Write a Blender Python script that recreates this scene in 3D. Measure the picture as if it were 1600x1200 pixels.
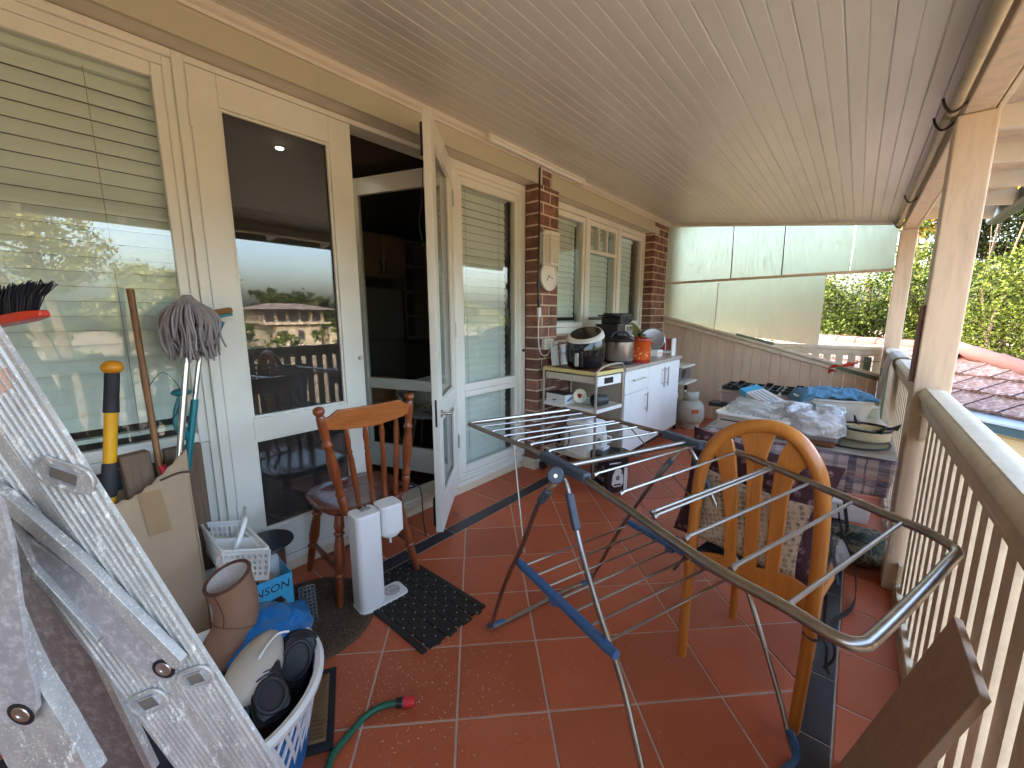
import bpy, math, random
from mathutils import Vector, Matrix, Euler, noise
R_ = math.radians
random.seed(7)
scn = bpy.context.scene
for o in list(bpy.data.objects):
    bpy.data.objects.remove(o)
col = scn.collection

# ---------------------------------------------------------------- camera
cam = bpy.data.cameras.new('camera')
cam.sensor_fit = 'HORIZONTAL'
cam.sensor_width = 36.0
cam.lens = 36.0 * 638.1 / 1600.0
cam.clip_start = 0.02
cam.clip_end = 600.0
co = bpy.data.objects.new('camera', cam)
col.objects.link(co)
_yaw, _pit, _rol = 0.697537, 0.166488, -0.001775
_f = Vector((-math.sin(_yaw) * math.cos(_pit), math.cos(_yaw) * math.cos(_pit), -math.sin(_pit)))
_r = Vector((math.cos(_yaw), math.sin(_yaw), 0))
_u = _r.cross(_f)
_r2 = math.cos(_rol) * _r + math.sin(_rol) * _u
_u2 = -math.sin(_rol) * _r + math.cos(_rol) * _u
_m = Matrix((_r2, _u2, -_f)).transposed().to_4x4()
_m.translation = (0, 0, 1.32)
co.matrix_world = _m
scn.camera = co

# ---------------------------------------------------------------- light
SUN_EL, SUN_TO = R_(27), Vector((-0.86, -0.50, 0)).normalized()
w = bpy.data.worlds.new('World')
scn.world = w
w.use_nodes = True
nt = w.node_tree
sky = nt.nodes.new('ShaderNodeTexSky')
sky.sky_type = 'NISHITA'
sky.sun_disc = False
sky.sun_elevation = SUN_EL
sky.sun_rotation = math.atan2(SUN_TO.x, SUN_TO.y)
sky.altitude = 50
sky.air_density = 1.0
sky.dust_density = 7.0
sky.ozone_density = 1.0
bg = nt.nodes['Background']
bg.inputs['Strength'].default_value = 0.15
nt.links.new(sky.outputs['Color'], bg.inputs['Color'])
sl = bpy.data.lights.new('sun', 'SUN')
sl.energy = 2.0
sl.angle = R_(0.6)
sl.color = (1.0, 0.92, 0.80)
so = bpy.data.objects.new('sun', sl)
col.objects.link(so)
d = Vector((SUN_TO.x * math.cos(SUN_EL), SUN_TO.y * math.cos(SUN_EL), math.sin(SUN_EL)))
so.rotation_euler = d.to_track_quat('Z', 'Y').to_euler()
so.location = (0, 0, 30)
scn.view_settings.view_transform = 'Standard'
scn.view_settings.look = 'None'
scn.view_settings.gamma = 1.0
scn.view_settings.exposure = 4.1
scn.view_settings.use_curve_mapping = False
scn.render.engine = 'CYCLES'
scn.cycles.use_denoising = True
scn.cycles.max_bounces = 9
scn.cycles.diffuse_bounces = 5
scn.cycles.glossy_bounces = 5
scn.cycles.transmission_bounces = 6
scn.cycles.transparent_max_bounces = 16
scn.cycles.caustics_reflective = False
scn.cycles.caustics_refractive = False
scn.cycles.sample_clamp_indirect = 6.0

# ---------------------------------------------------------------- mesh helper
def V(*a):
    return Vector(a[0]) if len(a) == 1 else Vector(a)

class MB:
    def __init__(s):
        s.v = []; s.f = []
    def add(s, vs, fs, M=None):
        n = len(s.v)
        if M is not None:
            vs = [M @ Vector(p) for p in vs]
        s.v += [Vector(p) for p in vs]
        s.f += [tuple(i + n for i in f) for f in fs]
        return s
    def xf(s, M):
        s.v = [M @ p for p in s.v]
        return s
    def box(s, c, dm, rot=None, M=None):
        x, y, z = dm[0] / 2, dm[1] / 2, dm[2] / 2
        T = Matrix.Translation(c)
        if rot is not None:
            T = T @ Euler(rot).to_matrix().to_4x4()
        if M is not None:
            T = M @ T
        vs = [(i * x, j * y, k * z) for i in (-1, 1) for j in (-1, 1) for k in (-1, 1)]
        return s.add(vs, [(0, 1, 3, 2), (4, 6, 7, 5), (0, 4, 5, 1), (2, 3, 7, 6), (0, 2, 6, 4), (1, 5, 7, 3)], T)
    def boxp(s, a, b, M=None):
        a = Vector(a); b = Vector(b)
        lo = Vector([min(a[i], b[i]) for i in range(3)]); hi = Vector([max(a[i], b[i]) for i in range(3)])
        return s.box((lo + hi) / 2, hi - lo, None, M)
    def bar(s, p, q, wd, th, up=(0, 0, 1)):
        p = Vector(p); q = Vector(q); a = (q - p); L = a.length; a.normalize()
        u = Vector(up); side = a.cross(u)
        if side.length < 1e-4:
            side = a.cross(Vector((1, 0, 0)))
        side.normalize(); u = side.cross(a)
        M = Matrix((a, side, u)).transposed().to_4x4(); M.translation = (p + q) / 2
        return s.box((0, 0, 0), (L, wd, th), None, M)
    def tube(s, pts, r, n=8, closed=False, cap=True, sq=1.0):
        pts = [Vector(p) for p in pts]; N = len(pts)
        rs = r if isinstance(r, (list, tuple)) else [r] * N
        tans = []
        for i in range(N):
            if closed:
                t = pts[(i + 1) % N] - pts[i - 1]
            else:
                t = pts[min(i + 1, N - 1)] - pts[max(i - 1, 0)]
            tans.append(t.normalized() if t.length > 1e-9 else Vector((0, 0, 1)))
        ref = Vector((0, 0, 1)) if abs(tans[0].z) < 0.9 else Vector((1, 0, 0))
        nrm = tans[0].cross(ref).normalized()
        vs = []
        for i in range(N):
            t = tans[i]
            nrm = (nrm - t * nrm.dot(t))
            nrm = nrm.normalized() if nrm.length > 1e-6 else t.orthogonal().normalized()
            b = t.cross(nrm)
            for k in range(n):
                a = 2 * math.pi * k / n
                vs.append(pts[i] + (nrm * math.cos(a) + b * math.sin(a) * sq) * rs[i])
        fs = []
        for i in range(N if closed else N - 1):
            j = (i + 1) % N
            for k in range(n):
                k2 = (k + 1) % n
                fs.append((i * n + k, i * n + k2, j * n + k2, j * n + k))
        if cap and not closed:
            fs.append(tuple(range(n - 1, -1, -1)))
            fs.append(tuple((N - 1) * n + k for k in range(n)))
        return s.add(vs, fs)
    def lathe(s, prof, n=24, c=(0, 0, 0), M=None, cap=True, sx=1.0, sy=1.0):
        vs = []; fs = []; P = len(prof)
        for (r, z) in prof:
            for k in range(n):
                a = 2 * math.pi * k / n
                vs.append((r * math.cos(a) * sx, r * math.sin(a) * sy, z))
        for i in range(P - 1):
            for k in range(n):
                k2 = (k + 1) % n
                fs.append((i * n + k, i * n + k2, (i + 1) * n + k2, (i + 1) * n + k))
        if cap:
            if prof[0][0] > 1e-5: fs.append(tuple(range(n - 1, -1, -1)))
            if prof[-1][0] > 1e-5: fs.append(tuple((P - 1) * n + k for k in range(n)))
        T = Matrix.Translation(c)
        if M is not None: T = T @ M
        return s.add(vs, fs, T)
    def prism(s, poly, z0, z1, M=None):
        n = len(poly)
        vs = [(p[0], p[1], z0) for p in poly] + [(p[0], p[1], z1) for p in poly]
        fs = [tuple(range(n - 1, -1, -1)), tuple(range(n, 2 * n))]
        fs += [(i, (i + 1) % n, n + (i + 1) % n, n + i) for i in range(n)]
        return s.add(vs, fs, M)
    def grid(s, fn, nu, nv, cu=False, cv=False):
        vs = [fn(i / (nu if cu else nu - 1), j / (nv if cv else nv - 1)) for i in range(nu) for j in range(nv)]
        fs = []
        for i in range(nu if cu else nu - 1):
            for j in range(nv if cv else nv - 1):
                a, b = (i + 1) % nu, (j + 1) % nv
                fs.append((i * nv + j, a * nv + j, a * nv + b, i * nv + b))
        return s.add(vs, fs)
    def ball(s, c, r, nu=16, nv=10, M=None, fn=None):
        r = (r, r, r) if not hasattr(r, '__len__') else r
        vs = [(0, 0, -1)]
        for j in range(1, nv):
            t = math.pi * j / nv
            for i in range(nu):
                a = 2 * math.pi * i / nu
                vs.append((math.sin(t) * math.cos(a), math.sin(t) * math.sin(a), -math.cos(t)))
        vs.append((0, 0, 1))
        if fn: vs = [fn(Vector(p)) for p in vs]
        vs = [(p[0] * r[0], p[1] * r[1], p[2] * r[2]) for p in vs]
        fs = [(0, 1 + (i + 1) % nu, 1 + i) for i in range(nu)]
        for j in range(nv - 2):
            for i in range(nu):
                a = 1 + j * nu; b = a + nu; k = (i + 1) % nu
                fs.append((a + i, a + k, b + k, b + i))
        L = len(vs) - 1; a = 1 + (nv - 2) * nu
        fs += [(a + i, a + (i + 1) % nu, L) for i in range(nu)]
        T = Matrix.Translation(c)
        if M is not None: T = T @ M
        return s.add(vs, fs, T)
    def mesh(s, name, m, smooth, org):
        me = bpy.data.meshes.new(name)
        me.from_pydata([p - org for p in s.v], [], s.f)
        if m is not None: me.materials.append(m)
        if smooth:
            me.shade_smooth()
            me.set_sharp_from_angle(angle=R_(smooth if smooth is not True else 38))
        me.update()
        return me
    def build(s, name, m, parent=None, smooth=0, bevel=0, label=None, cat=None, group=None, kind=None, solid=0, sub=0):
        if parent is None:
            xs = [p.x for p in s.v]; ys = [p.y for p in s.v]; zs = [p.z for p in s.v]
            org = Vector(((min(xs) + max(xs)) / 2, (min(ys) + max(ys)) / 2, min(zs)))
        else:
            org = root_org(parent)
        o = bpy.data.objects.new(name, s.mesh(name, m, smooth, org))
        col.objects.link(o)
        if parent is None: o.location = org
        else: o.parent = parent
        if solid:
            md = o.modifiers.new('solid', 'SOLIDIFY'); md.thickness = solid; md.offset = 0
        if sub:
            md = o.modifiers.new('sub', 'SUBSURF'); md.levels = sub; md.render_levels = sub
        if bevel:
            md = o.modifiers.new('bevel', 'BEVEL'); md.width = bevel; md.segments = 2
            md.limit_method = 'ANGLE'; md.angle_limit = R_(40)
        tag(o, label, cat, group, kind)
        return o

def root_org(o):
    while o.parent is not None: o = o.parent
    return Vector(o.location)

def tag(o, label=None, cat=None, group=None, kind=None):
    if label: o['label'] = label
    if cat: o['category'] = cat
    if group: o['group'] = group
    if kind: o['kind'] = kind
    return o

def thing(name, label, cat, loc=(0, 0, 0), group=None, kind=None):
    o = bpy.data.objects.new(name, None)
    o.empty_display_size = 0.05
    o.location = loc
    col.objects.link(o)
    return tag(o, label, cat, group, kind)

def copy_part(o, parent, off=(0, 0, 0), label=None):
    c = o.copy(); col.objects.link(c); c.parent = parent
    c.location = Vector(o.location) + Vector(off)
    if label: c['label'] = label
    return c

def inst(me, name, parent, loc, rot=(0, 0, 0), scale=(1, 1, 1), label=None):
    o = bpy.data.objects.new(name, me); col.objects.link(o)
    o.parent = parent
    o.location = Vector(loc) - root_org(parent)
    o.rotation_euler = rot; o.scale = scale
    if label: o['label'] = label
    return o

def frame(o, x, y, z):
    M = Matrix((Vector(x).normalized(), Vector(y).normalized(), Vector(z).normalized())).transposed().to_4x4()
    M.translation = o
    return M

def face_frame(o, nrm, up=(0, 0, 1)):
    """x right, y up, z towards nrm"""
    n = Vector(nrm).normalized(); u = Vector(up)
    x = u.cross(n).normalized(); y = n.cross(x)
    return frame(o, x, y, n)

def text_mb(txt, size, M, extrude=0.0004, align='CENTER', shear=0):
    cu = bpy.data.curves.new('txt', 'FONT')
    cu.body = txt; cu.size = size; cu.extrude = extrude; cu.align_x = align; cu.align_y = 'CENTER'; cu.shear = shear
    cu.resolution_u = 3
    ob = bpy.data.objects.new('txt', cu); col.objects.link(ob)
    dg = bpy.context.evaluated_depsgraph_get(); dg.update()
    me = bpy.data.meshes.new_from_object(ob.evaluated_get(dg))
    mb = MB(); mb.add([v.co.copy() for v in me.vertices], [tuple(p.vertices) for p in me.polygons], M)
    bpy.data.objects.remove(ob); bpy.data.meshes.remove(me); bpy.data.curves.remove(cu)
    return mb

def rpoly(w_, h_, r, n=4):
    out = []
    for cx, cy, a0 in ((w_ / 2 - r, h_ / 2 - r, 0), (-w_ / 2 + r, h_ / 2 - r, 90), (-w_ / 2 + r, -h_ / 2 + r, 180), (w_ / 2 - r, -h_ / 2 + r, 270)):
        for k in range(n + 1):
            a = R_(a0 + 90 * k / n)
            out.append((cx + r * math.cos(a), cy + r * math.sin(a)))
    return out

def smooth_path(pts, n=6, closed=False):
    pts = [Vector(p) for p in pts]; N = len(pts); out = []
    rng = range(N if closed else N - 1)
    for i in rng:
        g = (lambda k: pts[k % N]) if closed else (lambda k: pts[max(0, min(N - 1, k))])
        p0, p1, p2, p3 = g(i - 1), g(i), g(i + 1), g(i + 2)
        for k in range(n):
            t = k / n
            out.append(0.5 * ((2 * p1) + (p2 - p0) * t + (2 * p0 - 5 * p1 + 4 * p2 - p3) * t * t + (3 * p1 - p0 - 3 * p2 + p3) * t ** 3))
    if not closed: out.append(pts[-1])
    return out
# ---------------------------------------------------------------- materials
def S(r, g, b):
    f = lambda c: (c / 255 / 12.92) if c / 255 <= 0.04045 else ((c / 255 + 0.055) / 1.055) ** 2.4
    return (f(r), f(g), f(b))

class NT:
    def __init__(s, name):
        s.m = bpy.data.materials.new(name); s.m.use_nodes = True
        s.t = s.m.node_tree
        s.b = s.t.nodes['Principled BSDF']; s.out = s.t.nodes['Material Output']
        s._c = None
    def n(s, typ, **kw):
        o = s.t.nodes.new('ShaderNode' + typ)
        for k, v in kw.items():
            if k in o.inputs: o.inputs[k].default_value = v
            else: setattr(o, k, v)
        return o
    def l(s, a, b):
        s.t.links.new(a, b)
    def co(s):
        if s._c is None: s._c = s.n('TexCoord').outputs['Object']
        return s._c
    def map(s, scale=(1, 1, 1), rot=(0, 0, 0), loc=(0, 0, 0)):
        m = s.n('Mapping'); m.inputs['Scale'].default_value = scale; m.inputs['Rotation'].default_value = rot; m.inputs['Location'].default_value = loc
        s.l(s.co(), m.inputs['Vector']); return m.outputs['Vector']
    def noise(s, scale, detail=4, rough=0.6, vec=None, dist=0.0):
        o = s.n('TexNoise'); o.inputs['Scale'].default_value = scale; o.inputs['Detail'].default_value = detail
        o.inputs['Roughness'].default_value = rough; o.inputs['Distortion'].default_value = dist
        s.l(vec if vec is not None else s.co(), o.inputs['Vector']); return o.outputs['Fac']
    def ramp(s, fac, stops, interp='LINEAR'):
        o = s.n('ValToRGB'); o.color_ramp.interpolation = interp
        e = o.color_ramp.elements
        while len(e) < len(stops): e.new(0.5)
        for i, (p, c) in enumerate(stops):
            e[i].position = p
            c = (c, c, c) if not hasattr(c, '__len__') else c
            e[i].color = (c[0], c[1], c[2], 1)
        s.l(fac, o.inputs['Fac']); return o.outputs['Color']
    def mix(s, fac, a, b, mode='MIX'):
        o = s.n('Mix', data_type='RGBA', blend_type=mode)
        for v, i in ((fac, 0), (a, 6), (b, 7)):
            if hasattr(v, 'is_output'): s.l(v, o.inputs[i])
            elif i == 0: o.inputs[i].default_value = v
            else: o.inputs[i].default_value = (v[0], v[1], v[2], 1)
        return o.outputs[2]
    def math(s, op, a, b=0.0, c=None):
        o = s.n('Math', operation=op)
        for v, i in ((a, 0), (b, 1), (c, 2)):
            if v is None: continue
            if hasattr(v, 'is_output'): s.l(v, o.inputs[i])
            else: o.inputs[i].default_value = v
        return o.outputs[0]
    def setc(s, c):
        if hasattr(c, 'is_output'): s.l(c, s.b.inputs['Base Color'])
        else: s.b.inputs['Base Color'].default_value = (c[0], c[1], c[2], 1)
    def bump(s, h, strength=0.2, dist=0.01):
        o = s.n('Bump'); o.inputs['Strength'].default_value = strength; o.inputs['Distance'].default_value = dist
        s.l(h, o.inputs['Height']); s.l(o.outputs['Normal'], s.b.inputs['Normal'])
    def rough(s, r):
        if hasattr(r, 'is_output'): s.l(r, s.b.inputs['Roughness'])
        else: s.b.inputs['Roughness'].default_value = r

def sc(c, k):
    return tuple(min(1.0, x * k) for x in c)

def mat(name, c, rough=0.5, metal=0.0, var=0.10, vs=6.0, bump=0.08, bs=90.0, obj=0.0, island=0.0, spec=0.5, stretch=(1, 1, 1), dirt=0.0, dirtc=(0.12, 0.09, 0.06), ds=3.0):
    t = NT(name); t.b.inputs['Metallic'].default_value = metal
    t.b.inputs['Specular IOR Level'].default_value = spec
    vec = t.map(stretch)
    f = t.noise(vs, 5, 0.62, vec)
    cc = t.ramp(f, [(0.25, sc(c, 1 - var)), (0.75, sc(c, 1 + var))])
    if dirt:
        f2 = t.noise(ds, 8, 0.7, vec)
        k = t.math('MULTIPLY', t.ramp(f2, [(0.48, 0.0), (0.72, 1.0)]), dirt)
        cc = t.mix(k, cc, dirtc)
    if obj or island:
        if obj: rnd = t.n('ObjectInfo').outputs['Random']
        else: rnd = t.n('NewGeometry').outputs['Random Per Island']
        a = obj or island
        g = t.math('MULTIPLY_ADD', rnd, 2 * a, 1 - a)
        hsv = t.n('HueSaturation'); t.l(cc, hsv.inputs['Color']); t.l(g, hsv.inputs['Value']); cc = hsv.outputs['Color']
    t.setc(cc)
    rf = t.math('MULTIPLY_ADD', t.noise(vs * 3, 3), 0.3 * rough, rough * 0.85)
    t.rough(rf)
    if bump:
        t.bump(t.noise(bs, 4, 0.6, vec), bump, 0.004)
    return t.m

def wood(name, c1, c2, rough=0.35, axis=0, scale=1.0, coat=0.0):
    t = NT(name)
    st = [14, 14, 14]; st[axis] = 1.2
    vec = t.map(tuple(x * scale for x in st))
    f = t.noise(3.0, 6, 0.65, vec, 0.6)
    g = t.noise(18.0, 4, 0.6, vec)
    f = t.math('MULTIPLY_ADD', g, 0.35, t.math('MULTIPLY', f, 0.75))
    t.setc(t.ramp(f, [(0.30, c1), (0.52, tuple((a + b) / 2 for a, b in zip(c1, c2))), (0.75, c2)]))
    t.rough(t.math('MULTIPLY_ADD', f, 0.25, rough - 0.1))
    t.b.inputs['Coat Weight'].default_value = coat
    t.b.inputs['Coat Roughness'].default_value = 0.15
    t.bump(f, 0.08, 0.002)
    return t.m

def glass(name, tint=(0.92, 0.95, 0.94), rough=0.0, dust=0.04):
    t = NT(name); nd = t.t.nodes
    tr = t.n('BsdfTransparent'); tr.inputs['Color'].default_value = (*tint, 1)
    gl = t.n('BsdfGlossy'); gl.inputs['Roughness'].default_value = rough
    # the sheet does not refract, so both of its faces reflect as an air to glass face
    fr = t.n('Fresnel')
    t.l(t.math('MULTIPLY_ADD', t.n('NewGeometry').outputs['Backfacing'], 1 / 1.75 - 1.75, 1.75), fr.inputs['IOR'])
    m1 = t.n('MixShader'); t.l(fr.outputs[0], m1.inputs[0]); t.l(tr.outputs[0], m1.inputs[1]); t.l(gl.outputs[0], m1.inputs[2])
    df = t.n('BsdfDiffuse'); df.inputs['Color'].default_value = (0.6, 0.6, 0.58, 1)
    m2 = t.n('MixShader')
    k = t.math('MULTIPLY', t.ramp(t.noise(2.5, 8, 0.75), [(0.4, 0.15), (0.75, 1.0)]), dust)
    t.l(k, m2.inputs[0]); t.l(m1.outputs[0], m2.inputs[1]); t.l(df.outputs[0], m2.inputs[2])
    t.l(m2.outputs[0], t.out.inputs['Surface'])
    return t.m

def film(name, clear=0.7, tint=(0.95, 0.96, 0.97), rough=0.15, white=0.5):
    """crinkled clear plastic film"""
    t = NT(name)
    tr = t.n('BsdfTransparent'); tr.inputs['Color'].default_value = (*tint, 1)
    gl = t.n('BsdfGlossy'); gl.inputs['Roughness'].default_value = rough
    df = t.n('BsdfDiffuse'); df.inputs['Color'].default_value = (0.75, 0.76, 0.78, 1)
    bp = t.n('Bump'); bp.inputs['Strength'].default_value = 0.8; bp.inputs['Distance'].default_value = 0.01
    t.l(t.noise(38, 6, 0.7, None, 1.5), bp.inputs['Height'])
    for b in (gl, df): t.l(bp.outputs[0], b.inputs['Normal'])
    m0 = t.n('MixShader'); m0.inputs[0].default_value = white
    t.l(gl.outputs[0], m0.inputs[1]); t.l(df.outputs[0], m0.inputs[2])
    m1 = t.n('MixShader')
    k = t.math('SUBTRACT', clear + 0.15, t.math('MULTIPLY', t.ramp(t.noise(22, 6, 0.7, None, 1.2), [(0.45, 0.0), (0.65, 1.0)]), 0.35))
    t.l(k, m1.inputs[0]); t.l(m0.outputs[0], m1.inputs[1]); t.l(tr.outputs[0], m1.inputs[2])
    t.l(m1.outputs[0], t.out.inputs['Surface'])
    return t.m

M = {}
CREAM = S(212, 203, 186)
M['cream'] = mat('cream_paint', CREAM, 0.42, var=0.05, vs=3, bump=0.05, bs=40, dirt=0.18, dirtc=S(140, 120, 92), ds=1.6)
M['cream_rail'] = mat('cream_paint_weathered', S(218, 202, 176), 0.45, var=0.07, vs=4, bump=0.12, bs=60, dirt=0.35, dirtc=S(120, 100, 76), ds=5, stretch=(2, 2, 2))
M['post'] = mat('post_paint', S(210, 188, 162), 0.5, var=0.06, vs=4, bump=0.15, bs=35, dirt=0.35, dirtc=S(105, 86, 66), ds=2.5, stretch=(7, 7, 0.8))
M['ceil'] = mat('ceiling_paint', S(220, 215, 201), 0.33, var=0.05, vs=2, bump=0.05, bs=14, dirt=0.25, dirtc=S(120, 100, 80), ds=2.0, stretch=(2, 0.5, 1))
M['fascia'] = mat('fascia_paint', S(188, 182, 158), 0.55, var=0.05, vs=2, bump=0.04, bs=30)
M['white_frame'] = mat('frame_paint', S(222, 220, 208), 0.35, var=0.05, vs=3, bump=0.05, bs=40, dirt=0.15, dirtc=S(150, 132, 105), ds=2.2)
M['tile'] = mat('terracotta', S(180, 92, 58), 0.48, var=0.10, vs=3.5, bump=0.06, bs=25, obj=0.10, dirt=0.22, dirtc=S(188, 124, 98), ds=1.7, spec=0.45)
M['tile_black'] = mat('black_border_tile', S(50, 50, 54), 0.38, var=0.12, vs=4, bump=0.05, bs=30, obj=0.08)
M['grout'] = mat('grout', S(196, 176, 160), 0.9, var=0.15, vs=20, bump=0.2, bs=200)
def _brick():
    t = NT('brick')
    f = t.noise(9, 6, 0.7); g = t.noise(60, 3)
    c = t.ramp(f, [(0.3, S(92, 62, 52)), (0.55, S(132, 92, 76)), (0.8, S(162, 126, 108))])
    hsv = t.n('HueSaturation'); t.l(c, hsv.inputs['Color'])
    t.l(t.math('MULTIPLY_ADD', t.n('ObjectInfo').outputs['Random'], 0.5, 0.75), hsv.inputs['Value'])
    t.setc(hsv.outputs[0]); t.rough(0.85); t.bump(g, 0.5, 0.004); return t.m
M['brick'] = _brick()
M['mortar'] = mat('mortar', S(206, 186, 162), 0.95, var=0.15, vs=25, bump=0.4, bs=160)
M['slat'] = mat('blind_slat', S(236, 240, 228), 0.45, var=0.02, bump=0.0)
M['glass'] = glass('window_glass', dust=0.05)
M['glass_clean'] = glass('clear_glass', dust=0.01)
M['dark_gasket'] = mat('dark_gasket', (0.02, 0.02, 0.022), 0.5)
M['chrome'] = mat('chrome', (0.62, 0.60, 0.57), 0.22, 1.0, var=0.05, bump=0.0)
M['steel'] = mat('rack_steel', (0.34, 0.31, 0.285), 0.30, 1.0, var=0.15, vs=12, bump=0.05, bs=60, dirt=0.3, dirtc=(0.20, 0.15, 0.11), ds=20)
M['steel_light'] = mat('rack_rod_steel', (0.38, 0.35, 0.315), 0.38, 1.0, var=0.12, vs=14, bump=0.05, bs=60)
M['brushed'] = mat('brushed_steel', (0.58, 0.56, 0.53), 0.3, 1.0, var=0.08, bump=0.02)
M['white_plastic'] = mat('white_plastic', S(232, 232, 228), 0.32, var=0.03, bump=0.0)
M['offwhite'] = mat('offwhite_plastic', S(222, 216, 202), 0.4, var=0.05, bump=0.0)
M['black'] = mat('black_plastic', (0.012, 0.012, 0.013), 0.35, var=0.2, bump=0.0)
M['black_gloss'] = mat('black_gloss', (0.010, 0.010, 0.012), 0.08, var=0.1, bump=0.0)
M['black_rubber'] = mat('black_rubber', (0.018, 0.017, 0.016), 0.75, var=0.3, vs=20, bump=0.4, bs=120)
M['blue_plastic'] = mat('airer_blue_plastic', S(58, 96, 138), 0.45, var=0.08, bump=0.05)
M['grey_plastic'] = mat('airer_grey_plastic', S(66, 74, 88), 0.5, var=0.08, bump=0.05)
M['teal'] = mat('teal_plastic', S(10, 112, 120), 0.35, var=0.06, bump=0.0)
M['red'] = mat('red_plastic', S(214, 62, 40), 0.35, var=0.05, bump=0.0)
M['yellow'] = mat('yellow_fibreglass', S(222, 162, 24), 0.35, var=0.1, vs=20, bump=0.03)
M['orange'] = mat('orange_rubber', S(216, 140, 24), 0.4, var=0.06, bump=0.0)
M['grip'] = mat('black_grip', (0.02, 0.02, 0.024), 0.7, var=0.2, bump=0.2, bs=200)
M['windsor'] = wood('chestnut_wood', S(84, 34, 14), S(146, 74, 34), 0.3, axis=2, coat=0.35)
M['windsor_seat'] = wood('chestnut_seat_wood', S(74, 26, 14), S(112, 46, 24), 0.25, axis=1, coat=0.5)
M['windsor_rail'] = wood('chestnut_rail_wood', S(122, 62, 26), S(176, 104, 50), 0.3, axis=1, coat=0.3)
M['beech'] = wood('honey_beech', S(170, 98, 36), S(206, 132, 56), 0.35, axis=2, coat=0.25)
M['bamboo'] = wood('bamboo', S(96, 60, 30), S(146, 100, 54), 0.5, axis=2)
M['old_timber'] = wood('old_timber', S(84, 66, 52), S(130, 106, 86), 0.85, axis=2)
M['ply'] = wood('grey_brown_board', S(156, 130, 110), S(180, 152, 130), 0.7, axis=0, scale=0.4)
M['board_brown'] = wood('brown_board', S(92, 52, 28), S(138, 84, 48), 0.5, axis=0)
M['dark_wood'] = wood('dark_floorboards', S(40, 22, 14), S(72, 40, 24), 0.35, axis=1)
M['carton'] = mat('cardboard', S(164, 140, 112), 0.85, var=0.06, vs=4, bump=0.15, bs=30, dirt=0.3, dirtc=S(110, 90, 70), ds=2.2)
M['tape'] = mat('packing_tape', S(156, 128, 94), 0.25, var=0.08, vs=14, bump=0.1, bs=50)
M['suede'] = mat('tan_suede', S(132, 96, 74), 0.95, var=0.15, vs=10, bump=0.2, bs=150)
M['suede_dark'] = mat('suede_seam', S(92, 58, 42), 0.95, var=0.1)
M['fleece'] = mat('fleece', S(190, 180, 170), 1.0, var=0.12, vs=60, bump=0.9, bs=220)
M['blue_bag'] = mat('blue_plastic_bag', S(14, 104, 168), 0.25, var=0.25, vs=8, bump=0.5, bs=14)
M['cyan_card'] = mat('cyan_carton', S(70, 172, 214), 0.4, var=0.04, bump=0.02)
M['white_card'] = mat('white_carton', S(216, 216, 214), 0.5, var=0.04, bump=0.02)
M['black_card'] = mat('black_carton', (0.012, 0.011, 0.013), 0.3, var=0.2, bump=0.0)
M['shoe'] = mat('black_shoe', (0.014, 0.014, 0.016), 0.5, var=0.2, bump=0.2, bs=120)
M['green_hose'] = mat('green_hose', S(22, 92, 68), 0.4, var=0.1, vs=14, bump=0.05)
M['pink_red'] = mat('hose_red', S(214, 52, 56), 0.35, var=0.05, bump=0.0)
M['gas_grey'] = mat('gas_bottle_paint', S(196, 198, 182), 0.45, var=0.08, vs=8, bump=0.1, bs=30, dirt=0.4, dirtc=S(120, 100, 84), ds=7)
M['melamine'] = mat('white_melamine', S(232, 230, 226), 0.45, var=0.03, bump=0.0)
M['beige_panel'] = mat('beige_side_panel', S(170, 158, 140), 0.5, var=0.06, bump=0.0)
M['yellow_edge'] = mat('yellow_laminate_edge', S(214, 196, 128), 0.4, var=0.06, bump=0.0)
M['trolley_metal'] = mat('trolley_tube', (0.48, 0.45, 0.40), 0.35, 0.9, var=0.1, bump=0.0)
M['trolley_tray'] = mat('trolley_tray', S(196, 188, 170), 0.4, var=0.06, bump=0.0)
M['pot_orange'] = mat('orange_enamel', S(206, 84, 34), 0.18, var=0.06, vs=5, bump=0.0)
M['pot_red'] = mat('red_enamel', S(158, 40, 26), 0.2, var=0.05, bump=0.0)
M['pot_flower'] = mat('pot_flower_print', S(226, 168, 96), 0.3, var=0.15, vs=40, bump=0.0)
M['mirror'] = mat('mirror', (0.36, 0.35, 0.34), 0.03, 1.0, var=0.02, bump=0.0)
M['terra_box'] = mat('brick_red_box', S(166, 78, 58), 0.6, var=0.15, vs=30, bump=0.1)
M['leaf_olive'] = mat('olive_leaf', S(110, 112, 58), 0.5, var=0.2, vs=20, bump=0.1)
M['towel'] = mat('blue_towel', S(92, 140, 172), 0.95, var=0.2, vs=12, bump=0.8, bs=160)
M['cream_enamel'] = mat('cream_enamel', S(222, 212, 180), 0.35, var=0.06, bump=0.02)
M['grey_fur'] = mat('grey_fur', S(168, 164, 160), 1.0, var=0.2, vs=40, bump=1.0, bs=120)
M['dark_metal'] = mat('dark_frame_metal', (0.03, 0.032, 0.036), 0.4, 0.6, var=0.1, bump=0.0)
M['paper'] = mat('paper', S(206, 200, 196), 0.8, var=0.08, vs=10, bump=0.05)
M['ink'] = mat('print_ink', (0.015, 0.015, 0.017), 0.5, var=0.0, bump=0.0)
M['white_ink'] = mat('white_print', S(225, 225, 225), 0.5, var=0.0, bump=0.0)
M['grey_ink'] = mat('grey_print', S(120, 120, 124), 0.5, var=0.0, bump=0.0)
M['green_stain'] = mat('green_painted_timber', S(98, 122, 96), 0.6, var=0.2, vs=6, bump=0.15, bs=40, dirt=0.4, dirtc=S(160, 146, 118), ds=3)
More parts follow.
